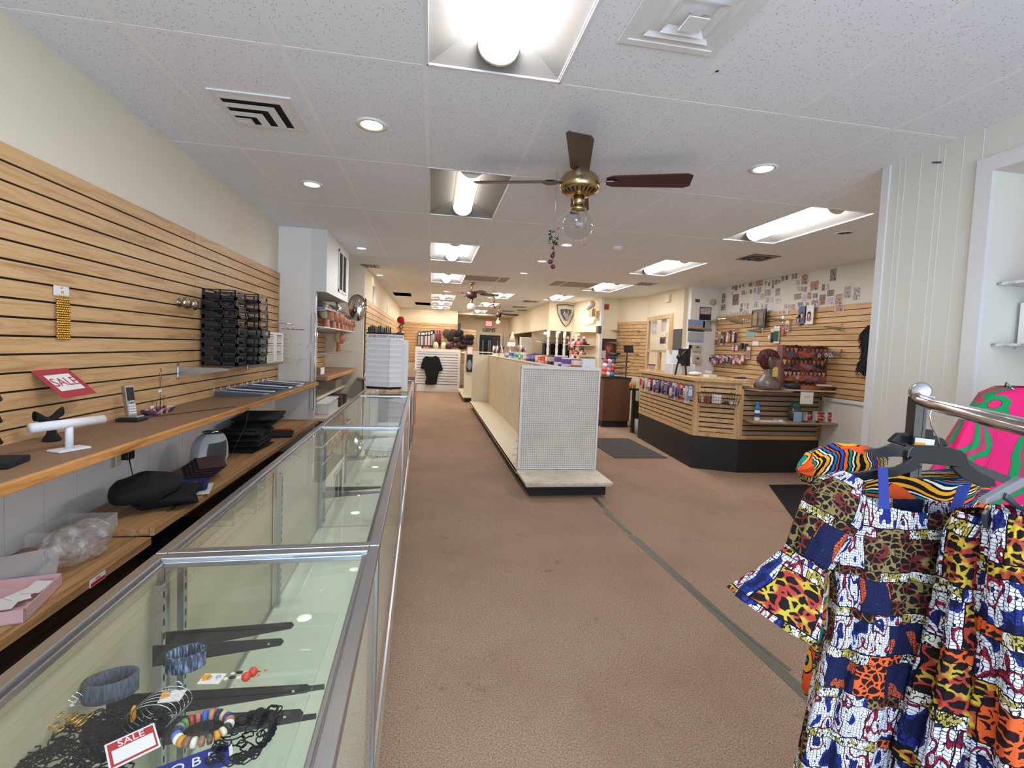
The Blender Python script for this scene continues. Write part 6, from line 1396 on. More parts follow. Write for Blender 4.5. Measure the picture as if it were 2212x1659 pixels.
# column: calendars, notices
def colcard(px0, px1, py0, py1, m, l, name='notice', cat='notice', Y=8.018, two=None, txt=None):
    a, b = at(px0, py0, Y=Y), at(px1, py1, Y=Y); z0, z1 = min(a.z, b.z), max(a.z, b.z)
    mb = MB().box(a.x, b.x, Y - .006, Y, z0, z1, m)
    if two: mb.box(a.x + .01, b.x - .01, Y - .007, Y - .006, z0 + (z1 - z0) * two[0], z0 + (z1 - z0) * two[1], two[2])
    return build(mb, name, label=l, cat=cat)
g = G('skyline'); s_ = g.sep(g.co())
MATS['skyline'] = g.set(g.ramp(g.math('ADD', g.math('MULTIPLY', s_[2], 4.5), g.math('MULTIPLY', g.noise(g.co(), 12, 3), .35)), [(.0, hx('3c5478')), (.32, hx('2a3040')), (.5, hx('c8a078')), (.75, hx('8aa0c0'))]), .5)
colcard(1487, 1521, 690, 717, 'skyline', 'calendar picture of a skyline at dusk on the white column', 'calendar_picture', 'calendar')
colcard(1486, 1519, 717, 740, P('calendar_grid', 'b8bcc8', .6), 'grid page of the calendar below the skyline picture', 'calendar', 'calendar', two=(.0, .2, 'light_blue'))
colcard(1512, 1535, 663, 692, 'black_plastic', 'black framed poster with a pink picture on the white column', 'poster', 'poster', two=(.45, .93, 'photo_4'))
colcard(1519, 1536, 694, 709, P('map_grey', 'a0a4a8', .6), 'small grey notice right of the skyline calendar')
colcard(1522, 1537, 709, 716, P('note_grey', '8a8c90', .6), 'narrow dark notice under the grey one on the column')
colcard(1502, 1511, 646, 653, 'dark_alu', 'tiny dark sticker high on the white column', 'sticker', 'sticker'); colcard(1494, 1503, 649, 657, 'paper', 'tiny white note high on the white column', 'note', 'note')
colcard(1488, 1494, 745, 753, 'black_plastic', 'small black switch on the left edge of the column', 'switch', 'switch')
build(MB().lathe([(.0001, 0), (.05, 0), (.055, .03), (.03, .04), (.0001, .042)], tuple(at(1539, 653, Y=8.01)), 'lash_tan', 18, (0, -1, 0)), 'doorbell_chime', label='round tan chime at the corner of the white column', cat='chime')
# wall beside the column
q = at(1446, 645, X=4.545); build(MB().box(4.50, 4.549, q.y - .06, q.y + .09, q.z - .07, q.z + .08, 'ivory'), 'thermostat_box', label='small ivory box high on the wall left of the column', cat='box', bevel=.004)
a, b = at(1447, 712, X=4.545), at(1471, 755, X=4.545)
build(MB().box(4.54, 4.549, min(a.y, b.y), max(a.y, b.y), min(a.z, b.z) - .2, a.z, P('slate', '55524f', .8)), 'chalkboard', label='dark grey board on the wall behind the monitor arm', cat='board')
# poster wall: alarm, speaker, poster
q = at(1310, 663, Y=10.41); build(MB().box(q.x - .045, q.x + .045, 10.36, 10.419, q.z - .06, q.z + .06, P('alarm_red', 'b02c34', .4)).box(q.x - .03, q.x + .03, 10.355, 10.36, q.z - .045, q.z + .01, 'red'), 'fire_alarm', label='red fire alarm box on the wall corner', cat='fire alarm', bevel=.003)
a, b = at(1301, 731, Y=10.41), at(1330, 777, Y=10.41)
t2 = thing('face_poster', ((a.x + b.x) / 2, 10.41, b.z), 'dark poster of a woman with purple and black hair', 'poster')
build(MB().box(a.x, b.x, 10.405, 10.418, b.z, a.z, P('poster_dark', '33232c', .5)), 'sheet', t2)
mb = MB(); portrait(mb, (a.x + b.x) / 2 - .01, 10.404, a.z - .20, .17, random.Random(1)); build(mb, 'portrait', t2)
build(MB().box(a.x, a.x + .10, 10.398, 10.403, b.z + .02, b.z + .2, P('inset_cream', 'cdbfb0', .6)), 'inset', t2)
q = at(1296, 712, X=3.74); build(MB().obox((q.x, 10.38, q.z), (.09, .09, .18), 'dark_alu', .3), 'wall_speaker', label='small grey speaker at the corner beside the oak slatwall', cat='speaker', bevel=.004)
# emergency light
q = at(1296, 672, X=3.76)
t2 = thing('emergency_light', (3.72, 10.62, q.z - .1), 'beige emergency light box with two round lamp heads', 'emergency light')
build(MB().box(3.60, 3.68, 10.50, 10.72, q.z - .12, q.z + .05, P('em_tan', 'b39a74', .4)), 'body', t2, bevel=.005)
for y, dz in ((10.52, .15), (10.74, .11)): build(MB().lathe([(.03, -.03), (.07, 0), (.085, .035), (.0001, .04)], (3.60, y, q.z + dz), P('em_lamp', 'd4ccba', .2), 20, (-.5, -.86, 0)).tube([(3.64, y, q.z + .05), (3.62, y, q.z + dz)], .012, 'em_tan', 8), 'lamp_head', t2)
# shelves on the angled slatwall
for k, z in enumerate((2.0, 1.74, 1.50)):
    t2 = thing('wall_shelf', (4.2, 10.0, z), '%s bare glass shelf from the top behind the oak framed screen' % ORD[k], 'shelf', 'bare glass shelves on the angled slatwall')
    build(MB().prism([(4.16, 10.42), (3.88, 10.28), (4.20, 9.60), (4.50, 9.70)], z, z + .01, 'glass'), 'shelf_glass', t2)
    for (x, y) in ((4.2, 10.3), (4.45, 9.75)): build(MB().slab([(x, y, z - .002), (x - .25, y - .11, z - .002), (x - .25, y - .11, z - .014), (x, y, z - .06)], .006, 'alu'), 'bracket', t2)
# slatwall under the emergency light: shelves with slippers and toys
def A_(px, py): return at(px, py, X=3.62)
for k, py in enumerate((717, 746, 770)):
    q = A_(1275, py); z = q.z
    build(MB().prism([(3.77, 10.60), (3.48, 10.56), (3.40, 11.5), (3.68, 11.5)], z - .012, z, 'cream_shelf'), 'wall_shelf', label='%s cream shelf from the top on the slatwall under the emergency light' % ORD[k], cat='shelf')
r6 = random.Random(6); colr = ['3a2c30', 'd84a68', 'e8a0b0', 'c82c34', 'e8e4e0', '8a5a48', 'd8a8a0', '2a2426', 'e07040', 'b03a5a']
kk = 0
for py, n_ in ((746, 5), (770, 5)):
    z = A_(1275, py).z
    for k in range(n_):
        y = 10.66 + .16 * k; x = 3.58 - .1 * (y - 10.6); c_ = colr[kk % 10]; m_ = P('sl_' + c_, c_, .7)
        mb = MB().ball((x - .03, y, z + .02), (.10, .05, .02), 'sl_e8e4e0' if 'sl_e8e4e0' in MATS else m_, 12, 6).ball((x - .06, y, z + .05), (.055, .055, .045), m_, 12, 8)
        build(mb, 'slipper', label='%s slipper, %s from the near end of the %s shelf' % ({'3a2c30': 'dark brown', 'd84a68': 'pink', 'e8a0b0': 'pale pink', 'c82c34': 'red', 'e8e4e0': 'white', '8a5a48': 'brown', 'd8a8a0': 'peach', '2a2426': 'black', 'e07040': 'orange', 'b03a5a': 'magenta'}[c_], ORD[k], 'middle' if py == 746 else 'lowest'), cat='slipper', group='slippers on the far shelves'); kk += 1
q = A_(1262, 775); mb = MB().ball((3.45, 11.2, q.z), (.05, .06, .11), 'red', 14, 10).ball((3.45, 11.2, q.z + .14), .06, 'red', 14, 10).ball((3.41, 11.2, q.z + .02), (.03, .04, .06), 'white', 10, 8)
build(mb, 'plush_toy', label='small red and white plush toy hanging among the far slippers', cat='toy')
for k in range(10):
    px = 1226 + k * 4.0; q = at(px, 735 + (k % 3) * 12, X=3.52)
    c_ = r6.choice([('c8b0a0', '6a4a44'), ('e0d8d0', '8a6a60'), ('4a3434', 'b89088'), ('d0a0a0', '7a3a44')])
    pack(q + Vector((0, 0, .1)), .09, .22, c_, (-.8, -.6), '%s from the left of the packs hanging left of the slippers' % ORD[k], 'packs left of the slippers', kind=k % 3)
q = at(1262, 700, X=3.70); build(MB().slab([at(1240, 706, X=3.70), at(1283, 690, X=3.72), at(1282, 697, X=3.70), at(1246, 711, X=3.68)], .06, P('heater_cream', 'cfc6b0', .5)), 'wall_light_cover', label='long cream fluorescent cover above the far slatwall', cat='light cover')
# shell ornament high on the soffit corner
c = at(1222, 682, Y=11.95)
t2 = thing('shell_ornament', tuple(c), 'large grey fan shaped shell ornament hung high on the soffit wall', 'ornament')
s_ = .24; pts = [(-1, .95), (0, 1.05), (1, .95), (.85, .1), (.45, -.7), (.05, -1.0), (-.4, -.6), (-.85, .15)]
P('shell_grey', '8f8a84', .4); P('shell_dark', '4c4540', .4)
build(MB().slab([(c.x + a_ * s_, 11.995, c.z + b_ * s_ * 1.15) for a_, b_ in pts], .03, P('shell_light', 'c4bba8', .5)), 'backing', t2)
mb = MB(); q8 = [Vector((c.x + a_ * s_, 11.96, c.z + b_ * s_ * 1.15)) for a_, b_ in pts]; mb.tube(q8 + [q8[0]], .012, 'shell_dark', 6); build(mb, 'rim', t2)
build(MB().slab([(c.x + a_ * s_ * .62, 11.962, c.z + .02 + b_ * s_ * .62) for a_, b_ in pts], .008, 'shell_dark'), 'inner_panel', t2)
for k in range(6):
    a0 = math.radians(50 + 14 * k); build(MB().tube([(c.x + .02, 11.94, c.z - .12), (c.x + .02 + .22 * math.cos(a0), 11.94, c.z - .12 + .24 * math.sin(a0))], [.004, .012], 'alu' if k % 2 else 'shell_light', 6), 'rib', t2)
# turned columns and clothes behind them
for k, px in enumerate((1184, 1203, 1219)):
    q = at(px, 740, Y=12.05); prof = [(.035, .95), (.035, 1.12), (.02, 1.14), (.035, 1.2), (.026, 1.3), (.040, 1.5), (.03, 1.62), (.045, 1.64), (.02, 1.70), (.04, 1.74), (.02, 1.80), (.045, 1.84), (.045, 2.0)]
    build(MB().lathe([(.035, 0)] + prof, (q.x, 12.05, 0), 'white_paint', 12), 'turned_column', label='white turned column, %s of three under the soffit' % ('leftmost', 'middle', 'rightmost')[k], cat='column', group='turned columns under the soffit')
cc = ['2a2628', '4a4038', '1c1c20', '8a7a60', '3a3430', '242024', '6a6058', '18181c', '2c2a30', '504840', '1e1c20', '7a6c5c', '2a2426', '3c3a3e']
for k in range(14):
    px = 1176 + k * 3.8 + (k > 6) * 4; q = at(px, 745, Y=12.7 if False else 12.0); q = at(px, 745, Y=11.9)
    x = 3.12 + k * .0; q = at(px, 725, Y=14.0); zt_ = 1.78
    build(MB().grid(lambda u, v, q=q: Vector((q.x + .022 * math.cos(u * 6.283) * (1 + .12 * v), 14.0 + .2 * math.sin(u * 6.283), 1.70 - .85 * v)), 12, 4, P('gm_' + cc[k], cc[k], .9)), 'hanging_garment', label='%s dark garment from the left on the rail behind the turned columns' % ORD[k], cat='garment', group='garments behind the turned columns')
build(MB().tube([(3.1, 14.0, 1.74), (4.4, 14.0, 1.74)], .012, 'chrome', 8), 'clothes_rail', label='chrome clothes rail behind the turned columns', cat='rail')
struct(MB().box(3.07, 4.49, 14.5, 14.56, 0, 2.2, 'wall_warm'), 'wall_right_fitting')
for k, (px, py) in enumerate(((1160, 722), (1178, 720), (1207, 717))):
    q = at(px, py, X=3.35 + .08 * k); build(MB().tube([q, Vector((q.x, q.y, 2.2))], .01, 'dark_alu', 6).ball(q, (.05, .05, .035), emis('spot_glow', (1, .9, .75), 5) if 'spot_glow' not in MATS else 'spot_glow', 12, 8), 'spot_lamp', label='small lit spot lamp, %s under the soffit' % ('leftmost', 'middle', 'rightmost')[k], cat='lamp', group='spot lamps under the soffit')
# ---------------------------------------------------------------- brown cabinet with sweets rack
cx0, cx1, cY = 3.44, 4.06, 8.98
q0, q1 = at(1303, 815, Y=cY), at(1364, 815, Y=cY)
t = thing('cabinet', ((q0.x + q1.x) / 2, cY + .25, 0), 'dark brown laminate cabinet on a black plinth between gondola and counter', 'cabinet')
build(MB().box(q0.x + .03, q1.x - .02, cY + .03, cY + .5, 0, .13, 'black_kick'), 'plinth', t)
build(MB().box(q0.x + .02, q1.x, cY, cY + .5, .13, q0.z - .02, 'brown_laminate'), 'body', t)
build(MB().box(q0.x - .01, q1.x + .01, cY - .01, cY + .52, q0.z - .02, q0.z + .005, 'black_kick'), 'top', t)
zt_ = q0.z + .006
t = thing('tiered_rack', (q1.x - .15, cY + .2, zt_), 'black four tier wire rack on the brown cabinet', 'rack')
for k in range(4): build(MB().slab([(q1.x - .32, cY + .05, zt_ + .05 + .115 * k), (q1.x - .02, cY + .05, zt_ + .09 + .115 * k), (q1.x - .02, cY + .33, zt_ + .09 + .115 * k), (q1.x - .32, cY + .33, zt_ + .05 + .115 * k)], .012, 'dark_alu'), 'tier', t)
for x in (q1.x - .30, q1.x - .04): build(MB().box(x - .008, x + .008, cY + .18, cY + .2, zt_, zt_ + .50, 'black_plastic'), 'upright', t)
build(MB().slab([(q1.x - .14, cY + .10, zt_ + .50), (q1.x + .06, cY + .10, zt_ + .50), (q1.x + .06, cY + .16, zt_ + .64), (q1.x - .14, cY + .16, zt_ + .64)], .015, 'black_plastic'), 'card_terminal', label='black card terminal leaning on top of the tiered rack', cat='terminal')
bc = ['d86a50', 'e8dcd8', '6a78b8', 'e85a40', 'd8a0a8', 'c03a4c', 'f0e8e4', '8a90c0', 'e0784c', 'b84860', 'dcc8c8', '4a5aa0']
for k in range(12):
    x = q0.x + .04 + .085 * (k % 3) + .02 * (k // 3); z = zt_ + .055 + .085 * (k // 3)
    build(MB().ball((x, cY + .08 + .03 * (k // 3), z), (.05, .05, .052), P('sw_' + bc[k], bc[k], .4), 12, 8, lambda v: v * (1 + .12 * math.sin(v.x * 90) * math.cos(v.z * 70))), 'candy_bag', label='bag of sweets, %s in the %s layer of the heap on the brown cabinet' % (('left', 'middle', 'right')[k % 3], ('bottom', 'second', 'third', 'top')[k // 3]), cat='bag', group='bags of sweets on the brown cabinet')
mb = MB()
for k in range(9): mb.ball((q0.x + .24 + .02 * (k % 3) + .01 * k, cY + .1, zt_ + .44 + .02 * (k // 3)), .022, 'black_plastic', 8, 6)
build(mb, 'dark_flowers', label='small heap of black hair ties left of the card terminal', cat='hair ties')
q = Vector((3.78, 7.8, ZCT)); build(MB().box(3.74, 3.86, 7.76, 7.88, ZCT, ZCT + .09, 'white').box(3.735, 3.865, 7.755, 7.885, ZCT + .09, ZCT + .11, 'red'), 'red_top_box', label='white box with a red lid at the far end of the counter', cat='box')
t = thing('display_stand', (q.x, 8.7, 0), 'pale green stand beyond the far end of the counter', 'stand')
build(MB().box(q.x + .10, q.x + .34, 8.3, 8.75, .60, .98, P('pale_green', 'c2c8a4', .6)), 'body', t)
build(MB().box(q.x + .14, q.x + .30, 8.35, 8.7, 0, .60, 'black_kick'), 'leg', t)
q = at(1366, 832, Y=8.3); 
for k in range(2): build(MB().ball((q.x - .03 + .07 * k, 8.3, q.z), (.03, .03, .06), P('orange_pack', 'd08a3c', .4), 10, 8), 'orange_packet', label='%s orange packet on the small black tray by the counter' % ('left', 'right')[k], cat='packet', group='orange packets')
build(MB().box(q.x - .09, q.x + .10, 8.22, 8.45, q.z - .09, q.z - .06, 'black_plastic').box(q.x + .07, q.x + .10, 8.35, 8.45, 0, q.z - .09, 'black_plastic'), 'packet_tray', label='small black tray on a post at the far end of the counter', cat='tray')
q = at(1370, 895, Y=8.6); build(MB().lathe([(.08, 0), (.10, .25), (.0001, .25)], (q.x, 8.4, 0), 'white', 16), 'waste_bin', label='small white bin behind the end of the counter', cat='bin')
# ================================================================ BACK OF THE SHOP
# white slatwall unit with the black T-shirt
YB = 15.6
a, b = at(897, 752, Y=YB), at(995, 757, Y=YB); zt_ = a.z
t = thing('white_slat_unit', ((a.x + b.x) / 2, YB, 0), 'white slatwall fixture at the end of the aisle with a black shirt', 'fixture')
slats('panel', (a.x + .06, YB + .02), (1, 0), b.x - a.x - .12, .22, zt_ - .10, (0, -1), 'white', None, pitch=.088, parent=t, gm='dark_alu', gap=.022)
build(MB().box(a.x, a.x + .07, YB - .02, YB + .3, 0, zt_, 'white').box(b.x - .07, b.x, YB - .02, YB + .3, 0, zt_, 'white').box(a.x + .07, b.x - .07, YB - .02, YB + .3, zt_ - .1, zt_, 'white').box(a.x + .07, b.x - .07, YB - .02, YB + .3, 0, .22, 'white').box(a.x + .07, b.x - .07, YB + .022, YB + .3, .22, zt_ - .1, 'white'), 'frame', t)
# T-shirt
def shp(px, py): return at(px, py, Y=YB - .10)
t = thing('tshirt', tuple(shp(931, 830)), 'black short sleeved dress shirt hanging on the white slatwall fixture', 'shirt')
body = [(921, 769), (927, 771), (935, 771), (941, 768), (949, 773), (953, 790), (949, 800), (946, 812), (943, 829), (936, 831), (923, 831), (918, 829), (921, 815), (917, 800), (914, 788), (914, 774)]
build(MB().slab([shp(*q) for q in body], .05, 'black_cloth'), 'body', t)
build(MB().slab([shp(*q) for q in ((915, 773), (910, 787), (909, 796), (917, 798), (919, 787))], .04, 'black_cloth'), 'sleeve', t)
build(MB().slab([shp(*q) for q in ((948, 772), (953, 785), (957, 799), (949, 803), (946, 790))], .04, 'black_cloth'), 'sleeve', t)
c = shp(931, 768); mb = MB().tube([shp(921, 770), c, shp(941, 769)], .008, 'white', 6).tube([c, c + Vector((0, 0, .06)), c + Vector((.02, .06, .09))], .005, 'chrome', 6)
build(mb, 'clothes_hanger', label='white hanger carrying the black shirt on the white fixture', cat='hanger')
# goods on top of the white unit: foam heads
zt2 = zt_ + .001
for k, (px, c_) in enumerate(((941, 'd8cfae'), (958, 'dcd2b4'))):
    p = at(px, 752, Y=15.7); build(MB().ball((p.x, 15.7, zt2 + .11), (.085, .10, .12), P('foam_' + c_, c_, .8), 16, 12), 'foam_head', label='%s cream foam head on top of the white fixture' % ('left', 'right')[k], cat='foam head')
p = at(969, 750, Y=15.7); build(MB().ball((p.x, 15.7, zt2 + .10), (.14, .1, .10), P('wig_maroon', '4a2226', .8), 18, 12), 'dark_wig', label='dark maroon wig on the white fixture right of the foam heads', cat='wig')
p = at(920, 755, Y=15.62); build(MB().box(p.x - .10, p.x + .12, 15.6, 15.64, zt2, zt2 + .07, 'red').text('LACES', .06, frame((p.x + .01, 15.598, zt2 + .035), (1, 0, 0), (0, 0, 1), (0, -1, 0)), 'white', .0005), 'red_sign', label='small red sign lettered on top of the white fixture', cat='sign')
p = at(903, 756, Y=15.62); build(MB().box(p.x - .08, p.x + .10, 15.6, 15.66, zt2, zt2 + .06, 'paper'), 'card_box', label='pale card box at the left end on top of the white fixture', cat='box')
# hanging hair packs on the back slatwall
YW = 16.56
hp = [(906, 716, 733, '2c2c2a', '9a9a90', 'olive black'), (912, 716, 733, '3a3434', 'c8c0b8', 'dark'), (916, 716, 733, '1c1a1e', '6a6468', 'black'), (921, 715, 733, '3a2024', 'e0b8b8', 'maroon with a pink window'), (927, 715, 733, '4a2428', 'e4c0c0', 'maroon with a pink label'), (933, 713, 733, '1e1c20', '8a9094', 'black and grey'), (937, 713, 733, '2a2624', 'a8a8a0', 'black and pale'), (943, 713, 733, 'a8605c', '6a2c30', 'rose'), (947, 713, 733, 'b86a66', '7a3438', 'pink'), (951, 713, 733, '9a5450', '5a2428', 'dusty red')]
for k, (px, y0, y1, a_, b_, nm) in enumerate(hp):
    p = at(px, y0, Y=YW - .06); h = p.z - at(px, 750 if k < 6 else 748, Y=YW - .06).z
    pack(p, .085, h, (a_, b_), (0, -1), '%s hair pack, %s from the left on the back slatwall' % (nm, ORD[k]), 'hair packs on the back slatwall', kind=1 if k > 5 else 0)
# round buns and ponytails
bn = [(965, 720, 9, '4a3a28'), (978, 719, 8, '4a2a28'), (987, 721, 8, '161418'), (996, 718, 6, '141216'), (973, 731, 7, '1a1618'), (998, 728, 6, '1a1416'), (1004, 729, 5, '5a2028'), (1011, 729, 7, '181418'), (1018, 729, 7, '141216'), (982, 737, 5, '2a1c20'), (986, 736, 5, '1a1418'), (991, 734, 5, '2a2024'), (999, 739, 5, '241a1e'), (1004, 739, 5, '3a2428'), (1009, 739, 6, '181418'), (1017, 740, 6, '1c161a'), (983, 745, 5, '7a4a4c'), (989, 746, 6, '3a282c'), (994, 750, 4, '181418'), (999, 750, 4, '1a1416'), (1006, 749, 4, '2a1c20'), (976, 745, 5, '2a2024')]
bn.sort(key=lambda q: (round(q[1] / 10), q[0]))
rw_ = {}
for q_ in bn: rw_.setdefault(round(q_[1] / 10), []).append(q_)
for ri, key in enumerate(sorted(rw_)):
    for ci, (px, py, r_, c_) in enumerate(rw_[key]):
        Y_ = YW - .09 if px < 990 else 16.8; p = at(px, py, Y=Y_)
        rr_ = r_ * 16.5 / 1060
        build(MB().ball(p, (rr_, .06, rr_), P('bun_' + c_, c_, .85), 14, 10, lambda v: v * (1 + .06 * math.sin(v.x * 90) * math.sin(v.z * 90))).tube([p + Vector((0, .05, rr_)), p + Vector((0, .12, rr_ + .05))], .006, 'white', 5), 'hair_bun', label='dark round hair bun, %s from the left in the %s row on the back wall' % (ORD[ci], ORD[ri]), cat='hairpiece', group='hair buns on the back wall')
# far end of the left wall: accessories behind the tower
r7 = random.Random(12)
for k in range(16):
    py = (742, 762, 786, 806)[k // 4]; px = (883, 887, 891, 896)[k % 4]
    Y_ = 15.2 - (3 - k % 4) * .9; p = at(px, py, X=-1.0)
    c_ = r7.choice([('3a2c30', 'b8808a'), ('c8b8b8', '6a4a50'), ('2a2428', 'd8a840'), ('8a4a50', 'e0d0d0')])
    pack((-1.0, 9.2 + 1.6 * (k % 4), at(px, py, Y=12).z + .1), .10, .22, c_, (1, -.3), '%s pack in the %s row on the long left slatwall' % (('nearest', 'second', 'third', 'farthest')[k % 4], ('top', 'second', 'third', 'bottom')[k // 4]), 'packs on the long left slatwall', kind=k % 3)
# doorway with the GEMS lettering, exit sign
a, b = at(1036, 723, Y=18.49), at(1078, 789, Y=18.49)
t = thing('door_1', (0, 0, 0), None, None, kind='structure'); 
build(MB().box(a.x, b.x, 18.47, 18.49, 0, a.z, P('door_dark', '14161c', .12)), 'panel', t)
build(MB().box(a.x + (b.x - a.x) * .62, b.x - .02, 18.46, 18.47, .05, a.z - .04, P('door_grey', '3c3836', .4)), 'leaf', t)
for k, u in enumerate((.15, .42, .5, .85)): build(MB().box(a.x + (b.x - a.x) * u, a.x + (b.x - a.x) * u + .04, 18.455, 18.462, .3, a.z - .2, P('door_glint', '8a8c94', .2)), 'painted_glint', t)  # glints on the dark door, drawn as pale strips
build(MB().box(a.x - .10, a.x, 18.44, 18.49, 0, a.z + .09, 'wall_cream').box(b.x, b.x + .10, 18.44, 18.49, 0, a.z + .09, 'wall_cream').box(a.x, b.x, 18.44, 18.49, a.z, a.z + .09, 'wall_cream'), 'casing', t)
p = at(1055, 713, Y=18.47); P('ink', '2c2c30', .5); P('ink_pale', 'b3a68e', .6)
build(MB().text('GEMS', .21, frame(p, (1, 0, 0), (0, 0, 1), (0, -1, 0)), 'ink', .008, shear=.3), 'wall_lettering', label='black slanted lettering on the wall directly above the dark doorway', cat='lettering')
p = at(1052, 689, Y=18.47); build(MB().text('WE APPRECIATE YOUR BUSINESS', .13, frame(p, (1, 0, 0), (0, 0, 1), (0, -1, 0)), 'ink_pale', .004, sx=.55), 'wall_lettering', label='faint lettering thanking customers above the exit sign', cat='lettering')
p = at(1056, 699, Y=18.4); t = thing('exit_sign', tuple(p), 'lit red exit sign above the dark doorway', 'sign')
build(MB().box(p.x - .13, p.x + .13, 18.40, 18.49, p.z - .10, p.z + .10, 'ivory'), 'housing', t, bevel=.004)
build(MB().box(p.x - .11, p.x + .11, 18.39, 18.40, p.z - .08, p.z + .08, emis('exit_glow', (1, .22, .2), 1.0)), 'face', t)
build(MB().text('EXIT', .11, frame((p.x, 18.388, p.z), (1, 0, 0), (0, 0, 1), (0, -1, 0)), 'white', .001), 'lettering', t)
p = at(992, 706, Y=16.58); build(MB().box(p.x - .05, p.x + .05, 16.50, 16.59, p.z - .13, p.z + .12, 'black_plastic'), 'wall_speaker', label='small black speaker at the edge of the back wall', cat='speaker', bevel=.005)
# dark display at the end of the second gondola
p = at(1016, 770, Y=12.9)
for k, (dz, c1_, c2_, l) in enumerate(((.30, 'd8a8a8', 'ece0dc', 'pink and white hair accessory card at the top of the second gondola end'), (.02, '1a181c', '8a8a90', 'black patterned scarf pack hanging on the second gondola end'))):
    q = at(1015, 765, Y=12.93); pack((q.x, 12.93, q.z + (.20 if k == 0 else -.01)), .16, .22 if k == 0 else .48, (c1_, c2_), (-.2, -1), l, kind=k + 1 if k else 0)
# rack of headbands and goods between gondolas
def spin(px, py0, py1, Y, label, cols, n_=12, rows_=3):
    p = at(px, py0, Y=Y); q = at(px, py1, Y=Y); t = thing('spinner_rack', (p.x, Y, 0), label, 'rack')
    build(MB().tube([(p.x, Y, 0), (p.x, Y, p.z)], .015, 'chrome', 8), 'pole', t); build(MB().lathe([(.2, 0), (.19, .03), (.02, .05)], (p.x, Y, 0), 'black_kick', 16), 'base', t)
    for r_ in range(rows_): build(MB().tube([(p.x + .16 * math.cos(a), Y + .16 * math.sin(a), p.z - .08 - .2 * r_) for a in [i * .524 for i in range(13)]], .006, 'white', 6), 'hook_ring', t)
    return p, q
p, q = spin(1103, 742, 775, 12.2, 'white spinner rack of headbands behind the gondola', None)
hb = ['d8889a', 'e8a0a8', '7a2c3c', 'f0e0e0', 'b84a64', '8a3a4a', 'e8b8b8', '5a2430', 'd87088', 'f0d0d4', 'c05a70', 'e0a0b0', '6a2838', 'f0e8e8', 'a83c54', 'e898a4']
for k in range(16):
    a = -math.pi + k * math.pi / 15; c = Vector((p.x + .22 * math.cos(a), 12.2 + .22 * math.sin(a), p.z - .12 - .16 * (k % 2)))
    e = Vector((-math.sin(a), math.cos(a), 0))
    build(MB().tube([c + e * .05 * math.cos(b_) + Vector((0, 0, .06 * math.sin(b_))) for b_ in [i * .5 - .6 for i in range(9)]], .010, P('hb_' + hb[k], hb[k], .5), 6), 'headband', label='headband, %s round the %s ring of the white spinner rack' % (ORD[k // 2], ('upper', 'lower')[k % 2]), cat='headband', group='headbands on the white spinner rack')
build(MB().lathe([(.10, 0), (.015, .27), (.0001, .28)], (at(1107, 730, Y=12.2).x, 12.2, p.z + .03), P('cone_cream', 'dcc8b0', .6), 12), 'paper_cone', label='tall cream paper cone on top of the headband rack', cat='cone')
build(MB().box(at(1104, 742, Y=12.0).x - .1, at(1104, 742, Y=12.0).x + .1, 11.95, 11.96, p.z - .07, p.z + .03, 'paper'), 'white_card', label='white sign card on the headband rack', cat='card')
for k, (px, py, w, c_, l) in enumerate(((1071, 752, .14, '8a7a70', 'grey hair goods stand left of the headband rack'), (1084, 752, .13, '5a4c48', 'brown hair goods stand beside the headband rack'), (1127, 750, .22, '6a5c50', 'stand of pale goods right of the headband rack'))):
    q = at(px, py, Y=11.8); t = thing('goods_stand', (q.x, 11.8, 0), l, 'stand')
    build(MB().box(q.x - w / 2, q.x + w / 2, 11.75, 11.95, 0, q.z - .12, 'cream_metal'), 'base', t)
    for j in range(6): build(MB().ball((q.x - w * .4 + w * .16 * j, 11.78, q.z - .02 - .05 * (j % 2)), (.03, .05, .08), P('gs_%d' % ((j + k) % 4), ('d8d0c8', '3a3030', '9a8878', 'b8a8a0')[(j + k) % 4], .7), 10, 8), 'merchandise', t)
q = at(1135, 778, Y=8.9); q = at(1146, 762, Y=8.5)
p = at(1144, 766, X=1.62); t = thing('straw_hat', (1.62, p.y, 1.226), 'gold satin hat among the boxes on the gondola', 'hat')
build(MB().ball((1.70, p.y + .3, 1.30), (.17, .17, .09), P('satin_gold', 'c8a878', .25), 20, 12), 'crown', t)
build(MB().lathe([(.16, 0), (.20, .01), (.16, .02)], (1.70, p.y + .3, 1.235), P('satin_brown', '3a2620', .4), 20), 'brim', t)
# dark goods wall under the soffit
build(MB().box(3.3, 4.45, 17.9, 18.2, .4, 1.95, P('dark_shelving', '4a3c34', .6)), 'shelf_unit', label='dark shelving under the soffit in the far right corner', cat='shelving')
q = at(1138, 745, Y=13.3); build(MB().box(q.x - .16, q.x + .16, 13.3, 13.6, 0, q.z + .22, P('pale_box', 'c8bfb0', .6)), 'pale_carton', label='tall pale carton below the spot lamps', cat='box')
# end of the showcase run: wooden counter and papers
t = thing('wooden_counter', (-.5, 8.3, 0), 'brown topped counter at the far end of the showcases', 'counter')
T = Matrix.Translation((fx(7.33), 7.33, 0)) @ Matrix.Rotation(.0215, 4, 'Z')
build(MB().box(-.53, 0, 0, 1.9, 0, .98, 'brown_laminate').xf(T), 'body', t); build(MB().box(-.55, .02, -.01, 1.92, .98, 1.01, 'masonite').xf(T), 'top', t)
build(MB().box(.001, .006, -1.9, -1.0, .30, .88, P('pink_paper', '9c7c72', .6)).xf(T), 'paper_sheet', label='brown paper taped to the side of the far showcase', cat='paper')
build(MB().box(.022, .040, .2, .26, .25, .9, P('card_orange', 'c89068', .6)).xf(T), 'leaning_board', label='orange brown board leaning on the far counter side', cat='board')
